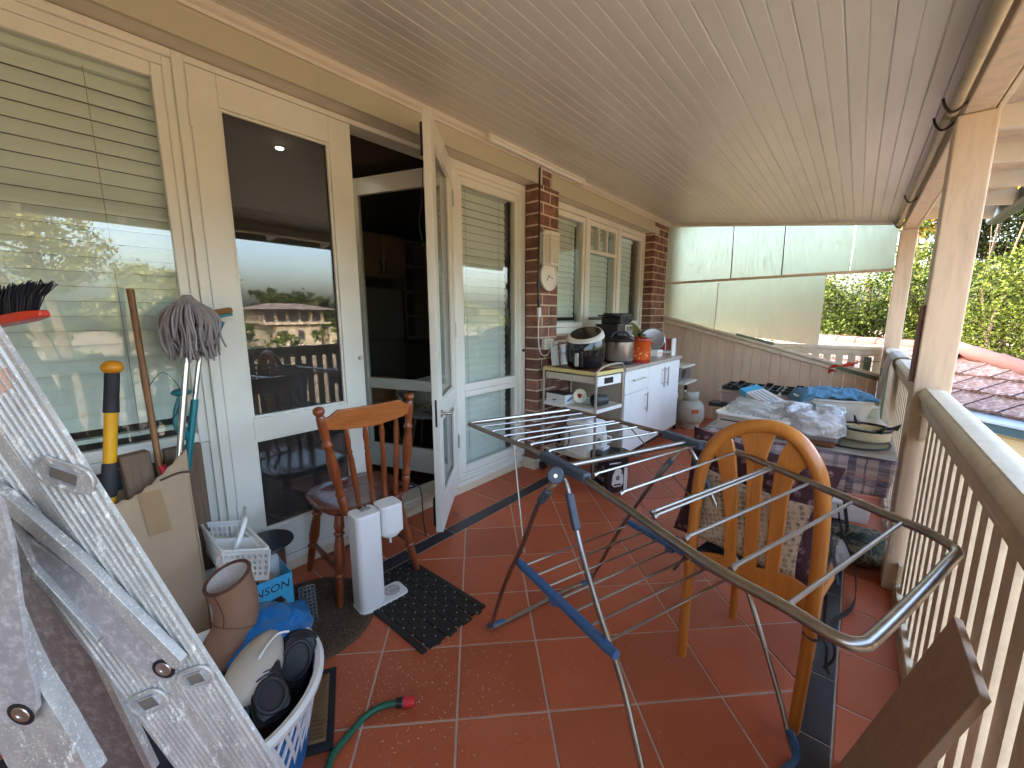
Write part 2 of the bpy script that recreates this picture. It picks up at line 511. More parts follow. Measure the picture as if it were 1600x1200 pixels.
M['dado'] = mat('lining_board_paint', S(204, 182, 156), 0.5, var=0.08, vs=3, bump=0.12, bs=18, dirt=0.25, dirtc=S(130, 106, 80), ds=2.2, stretch=(3, 3, 0.8), obj=0.05)
M['rod_cream'] = mat('old_rod', S(176, 158, 126), 0.5, var=0.12, vs=12, bump=0.1, dirt=0.4, dirtc=S(96, 72, 50), ds=10)
M['hook'] = mat('rusty_hook', S(66, 48, 40), 0.6, 0.4, var=0.2, bump=0.1)
M['gutter'] = mat('green_gutter', S(46, 70, 66), 0.4, var=0.08, bump=0.0)
M['flash'] = mat('zinc_gutter', S(150, 164, 188), 0.35, 0.3, var=0.06, vs=5, bump=0.05)
M['teal_fascia'] = mat('teal_fascia', S(44, 84, 100), 0.45, var=0.06, bump=0.0)
M['weatherboard'] = mat('weatherboard', S(206, 192, 160), 0.5, var=0.05, bump=0.05)
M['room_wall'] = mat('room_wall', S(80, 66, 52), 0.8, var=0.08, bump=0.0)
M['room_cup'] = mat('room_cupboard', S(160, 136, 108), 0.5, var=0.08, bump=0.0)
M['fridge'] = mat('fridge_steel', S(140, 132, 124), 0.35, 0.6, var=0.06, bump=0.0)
M['soil'] = mat('grass_ground', S(112, 98, 78), 0.95, var=0.3, vs=0.6, bump=0.4, bs=4)
M['far_wall'] = mat('far_house_wall', S(132, 122, 106), 0.8, var=0.08, vs=0.5, bump=0.0)
M['far_roof'] = mat('far_house_roof', S(96, 84, 78), 0.8, var=0.1, vs=0.8, bump=0.0)
M['far_dark'] = mat('far_window', (0.03, 0.03, 0.035), 0.2, var=0.1, bump=0.0)
M['bark'] = mat('bark', S(72, 60, 48), 0.95, var=0.25, vs=4, bump=0.6, bs=14)
def leafmat(name, c1, c2, trans=0.35):
    t = NT(name)
    rnd = t.n('NewGeometry').outputs['Random Per Island']
    big = t.noise(0.9, 3)
    k = t.math('MULTIPLY_ADD', big, 0.7, t.math('MULTIPLY_ADD', rnd, 0.6, -0.25))
    c = t.ramp(k, [(0.1, c1), (0.75, c2)])
    t.setc(c); t.rough(0.6); t.b.inputs['Specular IOR Level'].default_value = 0.15
    tl = t.n('BsdfTranslucent'); t.l(c, tl.inputs['Color'])
    m = t.n('MixShader'); m.inputs[0].default_value = trans
    t.l(t.b.outputs[0], m.inputs[1]); t.l(tl.outputs[0], m.inputs[2]); t.l(m.outputs[0], t.out.inputs['Surface'])
    return t.m
M['leaf_lime'] = leafmat('lime_leaves', S(30, 44, 14), S(90, 100, 36))
M['leaf_mid'] = leafmat('green_leaves', S(27, 42, 14), S(84, 97, 36))
M['leaf_dark'] = leafmat('dark_leaves', S(24, 34, 18), S(70, 80, 40))
M['leaf_gold'] = leafmat('gold_leaves', S(92, 84, 26), S(160, 130, 44))
M['leaf_gum'] = leafmat('gum_leaves', S(58, 66, 42), S(122, 118, 74), 0.2)

def rooftile_mat():
    t = NT('terracotta_roof_tile')
    f = t.noise(7, 6, 0.7); g = t.noise(26, 5, 0.75)
    c = t.ramp(f, [(0.3, S(84, 62, 56)), (0.55, S(116, 84, 74)), (0.8, S(142, 114, 100))])
    c = t.mix(t.ramp(g, [(0.48, 0.0), (0.62, 0.85)]), c, S(150, 141, 136))
    hsv = t.n('HueSaturation'); t.l(c, hsv.inputs['Color'])
    t.l(t.math('MULTIPLY_ADD', t.n('ObjectInfo').outputs['Random'], 0.4, 0.8), hsv.inputs['Value'])
    t.setc(hsv.outputs[0]); t.rough(0.8); t.bump(g, 0.4, 0.006); return t.m
M['roof_tile'] = rooftile_mat()
M['ridge_tile'] = mat('terracotta_ridge', S(116, 76, 68), 0.75, var=0.12, vs=6, bump=0.2, obj=0.08)

def alu_mat():
    t = NT('paint_splashed_aluminium')
    vec = t.map((1, 1, 0.4))
    base = t.ramp(t.noise(40, 6, 0.7, vec), [(0.3, S(156, 151, 147)), (0.7, S(188, 183, 177))])
    s1 = t.ramp(t.noise(70, 12, 0.88, vec), [(0.56, 0.0), (0.585, 1.0)])
    s2 = t.ramp(t.noise(420, 4, 0.7), [(0.58, 0.0), (0.64, 1.0)])
    s3 = t.ramp(t.noise(19, 9, 0.8), [(0.64, 0.0), (0.66, 1.0)])
    k = t.math('MAXIMUM', t.math('MAXIMUM', s1, t.math('MULTIPLY', s2, 0.7)), s3)
    c = t.mix(t.math('MULTIPLY', k, 0.85), base, S(244, 238, 228))
    s4 = t.ramp(t.noise(14, 5, 0.6, t.map((1, 1, 1), (0, 0, 0), (3.1, 1.7, 0))), [(0.70, 0.0), (0.73, 0.7)])
    c = t.mix(s4, c, S(226, 218, 168))
    t.setc(c)
    t.l(t.math('SUBTRACT', 0.35, t.math('MULTIPLY', k, 0.33)), t.b.inputs['Metallic'])
    t.rough(t.math('MULTIPLY_ADD', k, 0.2, 0.45))
    t.bump(k, 0.25, 0.0006)
    return t.m
M['alu'] = alu_mat()
M['alu_dull'] = mat('dull_aluminium', S(160, 154, 154), 0.5, 0.25, var=0.10, vs=20, bump=0.1, bs=160, dirt=0.7, dirtc=S(222, 217, 215), ds=110)

def plaid_mat():
    t = NT('plaid_cloth')
    sp = t.n('SeparateXYZ'); t.l(t.co(), sp.inputs[0])
    x = sp.outputs['X']; v = t.math('ADD', sp.outputs['Y'], sp.outputs['Z'])
    def stripes(u, per, off):
        fr = t.math('FRACT', t.math('MULTIPLY_ADD', u, 1 / per, off))
        return t.ramp(fr, [(0.0, 0.05), (0.08, 0.95), (0.2, 0.1), (0.28, 0.05), (0.32, 0.85), (0.35, 0.05), (0.5, 0.75), (0.66, 0.0), (0.86, 0.5), (0.94, 0.0)], 'CONSTANT')
    nx = t.math('MULTIPLY_ADD', t.noise(30, 2), 0.01, x)
    nv = t.math('MULTIPLY_ADD', t.noise(30, 2), 0.01, v)
    a = stripes(nx, 0.23, 10.1); b = stripes(nv, 0.19, 10.37)
    c = t.mix(t.math('MULTIPLY', a, 0.95), S(180, 166, 172), S(52, 54, 92))
    c = t.mix(t.math('MULTIPLY', b, 0.8), c, S(52, 56, 96))
    red = t.ramp(t.math('FRACT', t.math('MULTIPLY_ADD', v, 1 / 0.095, 5.2)), [(0.0, 0.0), (0.7, 0.0), (0.72, 0.45), (0.95, 0.0)], 'CONSTANT')
    c = t.mix(red, c, S(150, 104, 100))
    th = t.ramp(t.noise(1, 2, 0.5, t.map((10, 200, 260))), [(0.45, 0.0), (0.66, 0.35)])
    c = t.mix(th, c, S(206, 198, 196))
    t.setc(c); t.rough(0.55); t.bump(t.noise(300, 2), 0.2, 0.002)
    t.b.inputs['Coat Weight'].default_value = 0.25; t.b.inputs['Coat Roughness'].default_value = 0.2
    return t.m
M['plaid'] = plaid_mat()
M['cover_sheen'] = mat('painted_sheen_cover', S(178, 170, 158), 0.4, var=0.18, vs=14, bump=0.1, bs=40, dirt=0.4, dirtc=S(96, 92, 96), ds=18)  # the plastic cover's grey reflection is put into this speckled colour

def motif_mat(name, base, fig, scale, rnd, lo, hi, fig2=None):
    t = NT(name)
    vo = t.n('TexVoronoi', feature='F1'); vo.inputs['Scale'].default_value = scale; vo.inputs['Randomness'].default_value = rnd
    t.l(t.map((1, 1, 1), (0.3, 0.2, 0.5)), vo.inputs['Vector'])
    k = t.ramp(vo.outputs['Distance'], [(lo, 1.0), (hi, 0.0)])
    pet = t.ramp(t.noise(scale * 5, 3), [(0.42, 0.1), (0.6, 1.0)])
    k = t.math('MULTIPLY', k, pet)
    c = t.mix(k, base, fig)
    if fig2:
        k2 = t.ramp(vo.outputs['Distance'], [(0.0, 1.0), (0.10, 0.0)])
        c = t.mix(k2, c, fig2)
    t.setc(c); t.rough(0.9); t.bump(t.noise(250, 2), 0.3, 0.002)
    return t.m
M['maroon'] = motif_mat('maroon_print_fabric', S(66, 34, 42), S(166, 130, 128), 32, 0.55, 0.18, 0.42, S(60, 30, 36))
M['tan_print'] = motif_mat('tan_print_fabric', S(188, 168, 144), S(58, 42, 44), 60, 0.25, 0.28, 0.55)
M['camo'] = None
def camo_mat():
    t = NT('camouflage_cloth')
    a = t.ramp(t.noise(11, 3, 0.6, None, 0.5), [(0.0, S(70, 84, 58)), (0.43, S(40, 50, 40)), (0.52, S(122, 112, 86)), (0.6, S(58, 46, 42))], 'CONSTANT')
    t.setc(a); t.rough(0.75); t.bump(t.noise(24, 5), 0.5, 0.01); return t.m
M['camo'] = camo_mat()

def granite_mat():
    t = NT('granite_laminate')
    a = t.ramp(t.noise(85, 5, 0.7), [(0.35, S(120, 108, 98)), (0.5, S(176, 164, 150)), (0.65, S(206, 198, 186))])
    t.setc(a); t.rough(0.3); return t.m
M['granite'] = granite_mat()

def coir_mat(name, c1, c2, sc_=120):
    t = NT(name)
    f = t.noise(sc_, 4, 0.7); g = t.noise(9, 4)
    t.setc(t.mix(t.math('MULTIPLY', g, 0.6), t.ramp(f, [(0.35, c1), (0.65, c2)]), sc(c1, 0.8)))
    t.rough(1.0); t.bump(f, 1.0, 0.01); return t.m
M['coir'] = coir_mat('brown_coir', S(78, 60, 46), S(128, 104, 82))
def herring_mat():
    t = NT('herringbone_sisal')
    sp = t.n('SeparateXYZ'); t.l(t.map((1, 1, 1), (0, 0, 0.55)), sp.inputs[0])
    zz = t.math('PINGPONG', t.math('MULTIPLY', sp.outputs['X'], 60.0), 0.5)
    f = t.math('FRACT', t.math('MULTIPLY_ADD', sp.outputs['Y'], 130.0, t.math('MULTIPLY', zz, 2.0)))
    c = t.ramp(f, [(0.3, S(150, 114, 72)), (0.7, S(92, 66, 42))])
    t.setc(c); t.rough(0.9); t.bump(f, 0.4, 0.004); return t.m
M['herring'] = herring_mat()

def frosted_mat():
    t = NT('frosted_plastic_sheet')
    vec = t.map((26, 26, 1.2))
    str_ = t.noise(6, 8, 0.75, vec); sp = t.noise(110, 5, 0.75)
    t.b.inputs['Transmission Weight'].default_value = 1.0
    t.b.inputs['IOR'].default_value = 1.22
    t.b.inputs['Roughness'].default_value = 0.62
    t.setc((0.56, 0.60, 0.46))
    df = t.n('BsdfDiffuse'); df.inputs['Color'].default_value = (*S(206, 206, 186), 1)
    m2 = t.n('MixShader')
    k = t.math('MULTIPLY_ADD', t.math('MAXIMUM', t.ramp(str_, [(0.40, 0.0), (0.75, 1.0)]), t.ramp(sp, [(0.58, 0.0), (0.72, 0.9)])), 0.5, 0.16)
    t.l(k, m2.inputs[0]); t.l(t.b.outputs[0], m2.inputs[1]); t.l(df.outputs[0], m2.inputs[2])
    t.l(m2.outputs[0], t.out.inputs['Surface'])
    t.bump(str_, 0.10, 0.003)
    return t.m
M['frosted'] = frosted_mat()

def emit(name, c, s_):
    t = NT(name); t.b.inputs['Emission Color'].default_value = (*c, 1); t.b.inputs['Emission Strength'].default_value = s_
    return t.m
M['lamp'] = emit('downlight_lamp', (1, 0.85, 0.6), 18)
# ================================================================ SETTING
# ---- floor: grout bed and tiles
def poly_clip(poly, x0, x1, y0, y1):
    def cut(p, ins, itx):
        out = []
        for i in range(len(p)):
            a, b = p[i], p[(i + 1) % len(p)]
            if ins(a): out.append(a)
            if ins(a) != ins(b): out.append(itx(a, b))
        return out
    def lx(x): return lambda a, b: (x, a[1] + (b[1] - a[1]) * (x - a[0]) / (b[0] - a[0]))
    def ly(y): return lambda a, b: (a[0] + (b[0] - a[0]) * (y - a[1]) / (b[1] - a[1]), y)
    for ins, it in ((lambda a: a[0] >= x0, lx(x0)), (lambda a: a[0] <= x1, lx(x1)), (lambda a: a[1] >= y0, ly(y0)), (lambda a: a[1] <= y1, ly(y1))):
        if len(poly) < 3: return []
        poly = cut(poly, ins, it)
    return poly

def poly_inset(p, dd):
    n = len(p); out = []
    A = sum(p[i][0] * p[(i + 1) % n][1] - p[(i + 1) % n][0] * p[i][1] for i in range(n))
    sgn = 1 if A > 0 else -1
    for i in range(n):
        a, b, c = Vector(p[i - 1]), Vector(p[i]), Vector(p[(i + 1) % n])
        e1 = (b - a); e2 = (c - b)
        if e1.length < 1e-6 or e2.length < 1e-6: return []
        e1.normalize(); e2.normalize()
        n1 = Vector((-e1.y, e1.x)) * sgn; n2 = Vector((-e2.y, e2.x)) * sgn
        k = n1 + n2
        if k.length < 1e-6: return []
        k.normalize(); dn = max(0.25, k.dot(n1))
        out.append(tuple(b + k * dd / dn))
    return out

def parea(p):
    return abs(sum(p[i][0] * p[(i + 1) % len(p)][1] - p[(i + 1) % len(p)][0] * p[i][1] for i in range(len(p)))) / 2

floor = MB().boxp((-2.16, -3.2, -0.25), (0.305, 5.62, -0.0035)).build('veranda_floor', M['grout'], kind='structure')
def tile_obj(name, poly, m, gap=0.004):
    p = poly_inset(poly, gap)
    if len(p) < 3 or parea(p) < 0.0006: return
    q = poly_inset(p, 0.0022)
    if len(q) < 3 or parea(q) > parea(p): return
    n = len(p); jz = random.uniform(-0.0006, 0.0006)
    vs = [(a[0], a[1], -0.006) for a in p] + [(a[0], a[1], -0.0015 + jz) for a in p] + [(a[0], a[1], jz) for a in q]
    fs = [(i, (i + 1) % n, n + (i + 1) % n, n + i) for i in range(n)] + [(n + i, n + (i + 1) % n, 2 * n + (i + 1) % n, 2 * n + i) for i in range(n)] + [tuple(range(2 * n, 3 * n))]
    if sum(p[i][0] * p[(i + 1) % n][1] - p[(i + 1) % n][0] * p[i][1] for i in range(n)) < 0:
        fs = [tuple(reversed(f)) for f in fs]
    MB().add(vs, fs).build(name, m, floor)
BXL, BXL2, BXR, BXR2 = -1.848, -1.757, -0.015, 0.077
a_ = 0.2176
for i in range(-24, 24):
    for j in range(-24, 24):
        cx = -1.316 + a_ * (i + j); cy = 0.764 + a_ * (i - j) + a_
        if cx < -2.1 or cx > 0.3 or cy < -1.3 or cy > 5.9: continue
        sq = [(cx, cy - a_), (cx + a_, cy), (cx, cy + a_), (cx - a_, cy)]
        pl = poly_clip(sq, BXL2, BXR, -1.2, 5.60)
        if len(pl) >= 3: tile_obj('tile', pl, M['tile'])
for k in range(-9, 15):
    y0 = 1.557 + 0.304 * k
    tile_obj('border_tile', [(BXL, y0), (BXL2, y0), (BXL2, min(5.6, y0 + 0.304)), (BXL, min(5.6, y0 + 0.304))], M['tile_black'], 0.0025)
    y0 = 1.447 + 0.299 * k
    tile_obj('border_tile', [(BXR, y0), (BXR2, y0), (BXR2, min(5.6, y0 + 0.299)), (BXR, min(5.6, y0 + 0.299))], M['tile_black'], 0.0025)
    y0 = 1.44 + 0.306 * k
    tile_obj('tile', [(-2.155, y0), (BXL, y0), (BXL, min(5.6, y0 + 0.306)), (-2.155, min(5.6, y0 + 0.306))], M['tile'])
    y0 = 1.637 + 0.310 * k
    tile_obj('tile', [(BXR2, y0), (0.262, y0), (0.262, min(5.6, y0 + 0.31)), (BXR2, min(5.6, y0 + 0.31))], M['tile'])

# sand and grit scattered on the tiles
gm = MB(); rg = random.Random(5)
for k in range(900):
    cx, cy, s_ = rg.choice(((-1.1, 0.78, 0.13), (-1.1, 0.78, 0.16), (-1.2, 0.66, 0.12), (-0.95, 1.0, 0.3), (-0.4, 1.95, 0.16), (-0.6, 1.1, 0.5)))
    x, y = rg.gauss(cx, s_), rg.gauss(cy, s_)
    if not (-1.7 < x < 0.2 and 0.3 < y < 3): continue
    r = rg.uniform(0.0008, 0.0022)
    gm.add([(x - r, y - r, 0.0012), (x + r, y - r * .6, 0.0012), (x + r * .4, y + r, 0.0012), (x, y, 0.001 + 1.4 * r)], [(0, 1, 3), (1, 2, 3), (2, 0, 3)])
gm.build('grit', mat('pale_grit', S(214, 190, 164), 0.9, bump=0), label='pale grit scattered over the terracotta tiles', kind='stuff')

# ---- raked ceiling with v-joint boards (each with a centre groove)
def zc(x): return 2.49 - 0.123 * (x + 2.02)
ceil = MB()
ceil.add([(-2.02, -3.2, zc(-2.02) + 0.03), (0.34, -3.2, zc(0.34) + 0.03), (0.34, 5.66, zc(0.34) + 0.03), (-2.02, 5.66, zc(-2.02) + 0.03),
          (-2.02, -3.2, zc(-2.02) + 0.10), (0.34, -3.2, zc(0.34) + 0.10), (0.34, 5.66, zc(0.34) + 0.10), (-2.02, 5.66, zc(-2.02) + 0.10)],
         [(0, 3, 2, 1), (4, 5, 6, 7), (0, 1, 5, 4), (1, 2, 6, 5), (2, 3, 7, 6), (3, 0, 4, 7)])
ceil = ceil.build('veranda_ceiling', M['ceil'], kind='structure')
bw = 0.127
k = 0
x = -0.136 - bw * 15
while x < 0.215:
    xa, xb = max(x, -2.018), min(x + bw, 0.235)
    if xb - xa > 0.02:
        prof = []
        xm = (xa + xb) / 2
        def pz(u, dz): return (u, zc(u) + dz)
        prof = [pz(xa, 0.006), pz(xa + 0.004, 0.0), pz(xm - 0.003, 0.0), pz(xm, 0.004), pz(xm + 0.003, 0.0), pz(xb - 0.004, 0.0), pz(xb, 0.006), pz(xb, 0.025), pz(xa, 0.025)]
        n = len(prof); mb = MB()
        vs = [(p[0], -3.2, p[1]) for p in prof] + [(p[0], 5.62, p[1]) for p in prof]
        fs = [(i, n + i, n + (i + 1) % n, (i + 1) % n) for i in range(n)] + [tuple(range(n)), tuple(range(2 * n - 1, n - 1, -1))]
        mb.add(vs, fs).build('ceiling_board', M['ceil'], ceil)
    x += bw

# ================================================================ HOUSE
FX, WX = -2.02, -2.14
house = thing('house', 'brick and cream house wall with glazed doors and blind covered windows along the veranda', 'house', (-2.14, 2.2, 0))
h = lambda mb, name, m, **k: mb.build(name, m, house, **k)
# shell behind the facade (closed, so the room stays dark)
sh = MB()
sh.boxp((-7.2, -7.0, -3.0), (-7.0, 6.2, 2.62)); sh.boxp((-7.0, -7.0, -3.0), (-2.16, -6.8, 2.62)); sh.boxp((-7.0, 6.0, -3.0), (-2.06, 6.2, 2.62))
sh.boxp((-7.0, -6.8, 2.52), (-2.022, 6.0, 2.62)); sh.boxp((-7.0, -6.8, -0.28), (-2.165, 6.0, -0.03))
sh.boxp((-2.16, -6.8, -3.0), (-2.05, 6.2, -0.26))
sh.boxp((-2.20, -6.8, -0.25), (-2.14, -1.21, 2.51))
sh.boxp((-2.30, 5.14, -0.25), (-2.16, 6.0, 2.51)); sh.boxp((-2.30, 3.03, -0.25), (-2.16, 5.14, 1.15)); sh.boxp((-2.30, 2.73, -0.25), (-2.16, 3.03, 2.51))
h(sh, 'wall', M['weatherboard'])
rf = MB(); rf.add([(-7.6, -7.4, 2.625), (-1.9, -7.4, 2.625), (-1.9, 6.6, 2.625), (-7.6, 6.6, 2.625), (-4.8, -7.4, 3.7), (-4.8, 6.6, 3.7)], [(0, 4, 5, 3), (1, 2, 5, 4), (0, 1, 4), (3, 5, 2), (0, 3, 2, 1)])
h(rf, 'roof', M['roof_tile'])
# lintel fascia boards, soffit and cornice
h(MB().boxp((FX - 0.02, -6.8, 2.333), (FX, 2.79, 2.505)), 'fascia_board', M['fascia'], bevel=0.002)
h(MB().boxp((FX - 0.02, 2.922, 2.312), (FX, 5.297, 2.505)), 'fascia_board', M['fascia'], bevel=0.002)
h(MB().boxp((-2.158, -6.8, 2.337), (FX - 0.021, 2.728, 2.36)), 'soffit_board', M['cream'])
h(MB().boxp((-2.158, 3.028, 2.316), (FX - 0.021, 5.13, 2.34)), 'soffit_board', M['cream'])
cn = MB()
pf = [(0, 0), (0.012, 0), (0.016, 0.012), (0.030, 0.022), (0.034, 0.034), (0.034, 0.05), (0, 0.05)]
for y0, y1 in ((-3.2, 5.6),):
    n = len(pf); vs = [(FX + 0.001 + p[0], y, 2.442 + p[1]) for y in (y0, y1) for p in pf]
    cn.add(vs, [(i, (i + 1) % n, n + (i + 1) % n, n + i) for i in range(n)] + [tuple(range(n - 1, -1, -1)), tuple(range(n, 2 * n))])
h(cn, 'cornice', M['cream'], smooth=30)

# brick piers
def pier(y0, y1, ztop, ph, x0=-2.142, x1=FX, notch=None):
    core = h(MB().boxp((x0, y0 + 0.002, 0.0), (x1 - 0.0022, y1 - 0.002, ztop - 0.004)), 'brick_pier', M['mortar'])
    zb = 2.207 - 0.0893 * 25; k = 0
    while zb < ztop - 0.02:
        z0, z1 = max(zb + 0.006, 0.02), min(zb + 0.0833, ztop)
        if z1 - z0 > 0.015:
            Wd = y1 - y0
            js = [0, 0.075] if k % 2 == 0 else [0, 0.17]
            while js[-1] + 0.24 < Wd - 0.03: js.append(js[-1] + 0.24)
            js.append(Wd)
            for a, b in zip(js[:-1], js[1:]):
                ja = 0.0 if a == 0 else 0.006; jb = 0.0 if b == Wd else 0.006
                jx = random.uniform(-0.0015, 0.0015)
                MB().boxp((x0 - 0.001 if a == 0 else x1 - 0.05, y0 + a + ja, z0), (x1 + jx, y0 + b - jb, z1)).build('brick', M['brick'], core, bevel=0.003)
        zb += 0.0893; k += 1
    return core
pr1 = pier(2.732, 3.024, 2.333, 0)
# bricks of the little notch between the two fascia boards
for z0, z1, a, b in ((2.338, 2.40, 2.80, 2.905), (2.41, 2.492, 2.796, 2.915)):
    MB().boxp((-2.06, a, z0), (FX - 0.004, b, z1)).build('brick', M['brick'], pr1, bevel=0.003)
h(MB().boxp((-2.142, 2.79, 2.334), (-2.028, 2.922, 2.51)), 'mortar_bed', M['mortar'])
pr2 = pier(5.134, 5.60, 2.47, 1)
# brickwork under the kitchen window
core = h(MB().boxp((-2.142, 3.03, 0.0), (-2.035, 5.13, 1.14)), 'brick_dado', M['mortar'])
zb = 0.02; k = 0
while zb < 1.1:
    y = 3.032 + (0.0 if k % 2 else -0.12)
    while y < 3.75:
        MB().boxp((-2.10, max(y, 3.031), zb + 0.005), (-2.03 + random.uniform(-.001, .001), min(y + 0.23, 3.78), min(zb + 0.0843, 1.138))).build('brick', M['brick'], core, bevel=0.003)
        y += 0.24
    zb += 0.0893; k += 1
# skirting block at the pier foot and sills
h(MB().boxp((-2.16, 2.70, 0.0), (-2.012, 3.03, 0.075)).boxp((-2.16, 2.705, 0.076), (-2.016, 3.025, 0.084)), 'skirting_block', M['cream'], bevel=0.003)
h(MB().boxp((-2.30, -1.2, -0.03), (-2.155, 2.70, 0.055)), 'door_step', M['cream_rail'], bevel=0.004)
h(MB().boxp((-2.30, -1.2, 0.056), (-2.142, 2.70, 0.092)), 'sill_board', M['white_frame'], bevel=0.006)
h(MB().boxp((-2.30, -1.2, 0.093), (-2.150, 2.70, 0.112)), 'threshold', M['white_frame'], bevel=0.004)

# ---- door and window frames
PX = -2.170                                   # glass plane
def ring(mb, y0, y1, z0, z1, wl, wr, wt, wb, xa, xb):
    mb.boxp((xa, y0, z0), (xb, y0 + wl, z1)); mb.boxp((xa, y1 - wr, z0), (xb, y1, z1))
    mb.boxp((xa + 0.0005, y0 + wl, z1 - wt), (xb - 0.0005, y1 - wr, z1)); mb.boxp((xa + 0.0005, y0 + wl, z0), (xb - 0.0005, y1 - wr, z0 + wb))
    return mb
def pane(parent, y0, y1, z0, z1, x=PX, m='glass', name='pane'):
    return MB().boxp((x - 0.002, y0, z0), (x + 0.002, y1, z1)).build(name, M[m], parent)

# left window (big sash over a fixed light)
fr = MB()
ring(fr, -1.20, 0.540, 0.113, 2.333, 0.08, 0.033, 0.030, 0.02, -2.24, -2.135)
lw = h(fr, 'window', M['white_frame'], bevel=0.003, label='large blind covered window behind the tools')
ring(MB(), -1.12, 0.507, 0.133, 2.303, 0.05, 0.030, 0.033, 0.02, -2.23, -2.150).build('frame_bead', M['white_frame'], lw, bevel=0.003)
ring(MB(), -1.07, 0.478, 0.770, 2.270, 0.05, 0.036, 0.050, 0.045, -2.20, -2.158).build('sash', M['white_frame'], lw, bevel=0.004)
ring(MB(), -1.07, 0.478, 0.153, 0.768, 0.05, 0.050, 0.045, 0.05, -2.21, -2.162).build('fixed_light', M['white_frame'], lw, bevel=0.004)
ring(MB(), -1.02, 0.428, 0.203, 0.723, 0.008, 0.008, 0.008, 0.008, -2.19, -2.163).build('gasket', M['dark_gasket'], lw)
pane(lw, -1.02, 0.442, 0.815, 2.220); pane(lw, -1.012, 0.420, 0.211, 0.715, -2.18)

def venetian(y0, y1, z0, z1, x, label, pitch=0.0545, tilt=80):
    t = thing('venetian_blind', label, 'blind', (x, (y0 + y1) / 2, z0), 'venetian blinds behind the windows')
    MB().boxp((x - 0.028, y0, z1 - 0.045), (x + 0.022, y1, z1)).build('head_rail', M['slat'], t, bevel=0.003)
    wd = 0.0545; ca, sa = math.cos(R_(tilt)), math.sin(R_(tilt))
    vs = []; fs = []
    for i, u in enumerate((-1, -0.5, 0, 0.5, 1)):
        bow = 0.0035 * (1 - u * u)
        px, pz = u * wd / 2 * ca + bow * sa, -u * wd / 2 * sa + bow * ca
        vs += [(px, y0 + 0.004, pz), (px, y1 - 0.004, pz)]
    fs = [(2 * i, 2 * i + 1, 2 * i + 3, 2 * i + 2) for i in range(4)]
    sm = MB().add(vs, fs); n = 0
    me = sm.mesh('slat', M['slat'], True, Vector((0, 0, 0)))
    z = z1 - 0.075
    while z > z0 + 0.03:
        o = bpy.data.objects.new('slat', me); col.objects.link(o); o.parent = t
        o.location = (0, -(y0 + y1) / 2, z - z0)
        o.rotation_euler = (0, R_(random.uniform(-2.2, 2.2)), 0)
        z -= pitch
    MB().boxp((x - 0.02, y0 + 0.003, z0), (x + 0.02, y1 - 0.003, z0 + 0.018)).build('bottom_rail', M['slat'], t, bevel=0.003)
    cd = MB(); wdt = y1 - y0
    for f in ((0.18, 0.82) if wdt < 0.9 else (0.08, 0.36, 0.64, 0.86)):
        yy = y0 + wdt * f
        cd.tube([(x + 0.024, yy, z0 + 0.01), (x + 0.024, yy, z1 - 0.04)], 0.0012, 5)
    cd.build('ladder_cord', mat('cord', S(150, 148, 132), 0.8, bump=0), t)
    return t
venetian(-1.03, 0.472, 0.835, 2.24, -2.235, 'wide pale venetian blind behind the large left window')
# dark curtain strip low down behind the fixed light
cur = MB().grid(lambda u, v: (-2.26 + 0.012 * math.sin(u * 60), -1.0 + 1.43 * u, 0.2 + 0.55 * v), 120, 2)
cur.build('curtain', mat('grey_curtain', S(74, 80, 86), 0.9, bump=0), label='dark grey curtain behind the low pane of the left window', cat='curtain', solid=0.002)

# frame post between window and door
h(MB().boxp((-2.26, 0.5405, 0.113), (-2.139, 0.5455, 2.333)), 'door_jamb', M['white_frame'])
h(MB().boxp((-2.26, 0.5455, 2.307), (-2.139, 1.955, 2.333)), 'door_head', M['white_frame'], bevel=0.002)

# closed french door
def leaf(name, y0, y1, z0, z1, label, sl_=0.103, sr=0.117, T=None):
    xa, xb = -2.18, WX
    mb = MB()
    mb.boxp((xa, y0, z0), (xb, y0 + sl_, z1)); mb.boxp((xa, y1 - sr, z0), (xb, y1, z1))
    ys = (y0 + sl_, y1 - sr)
    mb.boxp((xa, ys[0], 2.180), (xb - 0.0007, ys[1], z1)); mb.boxp((xa, ys[0], 0.732), (xb - 0.0007, ys[1], 0.838)); mb.boxp((xa, ys[0], z0), (xb - 0.0007, ys[1], 0.268))
    for za, zb_ in ((0.268, 0.732), (0.838, 2.180)):
        # glazing bead, a small chamfered strip round each opening
        e = 0.012
        for p, q in (((ys[0], za), (ys[0] + e, zb_)), ((ys[1] - e, za), (ys[1], zb_)), ((ys[0] + e, za), (ys[1] - e, za + e)), ((ys[0] + e, zb_ - e), (ys[1] - e, zb_))):
            mb.boxp((xb - 0.024, p[0], p[1]), (xb - 0.008, q[0], q[1]))
    if T: mb.xf(T)
    d = h(mb, name, M['white_frame'], bevel=0.003, label=label)
    for za, zb_ in ((0.268, 0.732), (0.838, 2.180)):
        g = MB().boxp((xb - 0.030, ys[0] + 0.003, za + 0.003), (xb - 0.025, ys[1] - 0.003, zb_ - 0.003))
        if T: g.xf(T)
        g.build('pane', M['glass'], d)
    return d
d1 = leaf('french_door', 0.5475, 1.238, 0.118, 2.3045, 'closed french door leaf beside the large window')
for zz in (2.12, 1.25, 0.40):
    MB().tube([(WX + 0.004, 0.5465, zz - 0.05), (WX + 0.004, 0.5465, zz + 0.05)], 0.0055, 8).build('hinge', M['white_frame'], d1)
MB().tube([(WX, 1.215, 1.085), (WX + 0.012, 1.215, 1.085)], 0.012, 12).build('bolt_keep', M['brushed'], d1, smooth=True)
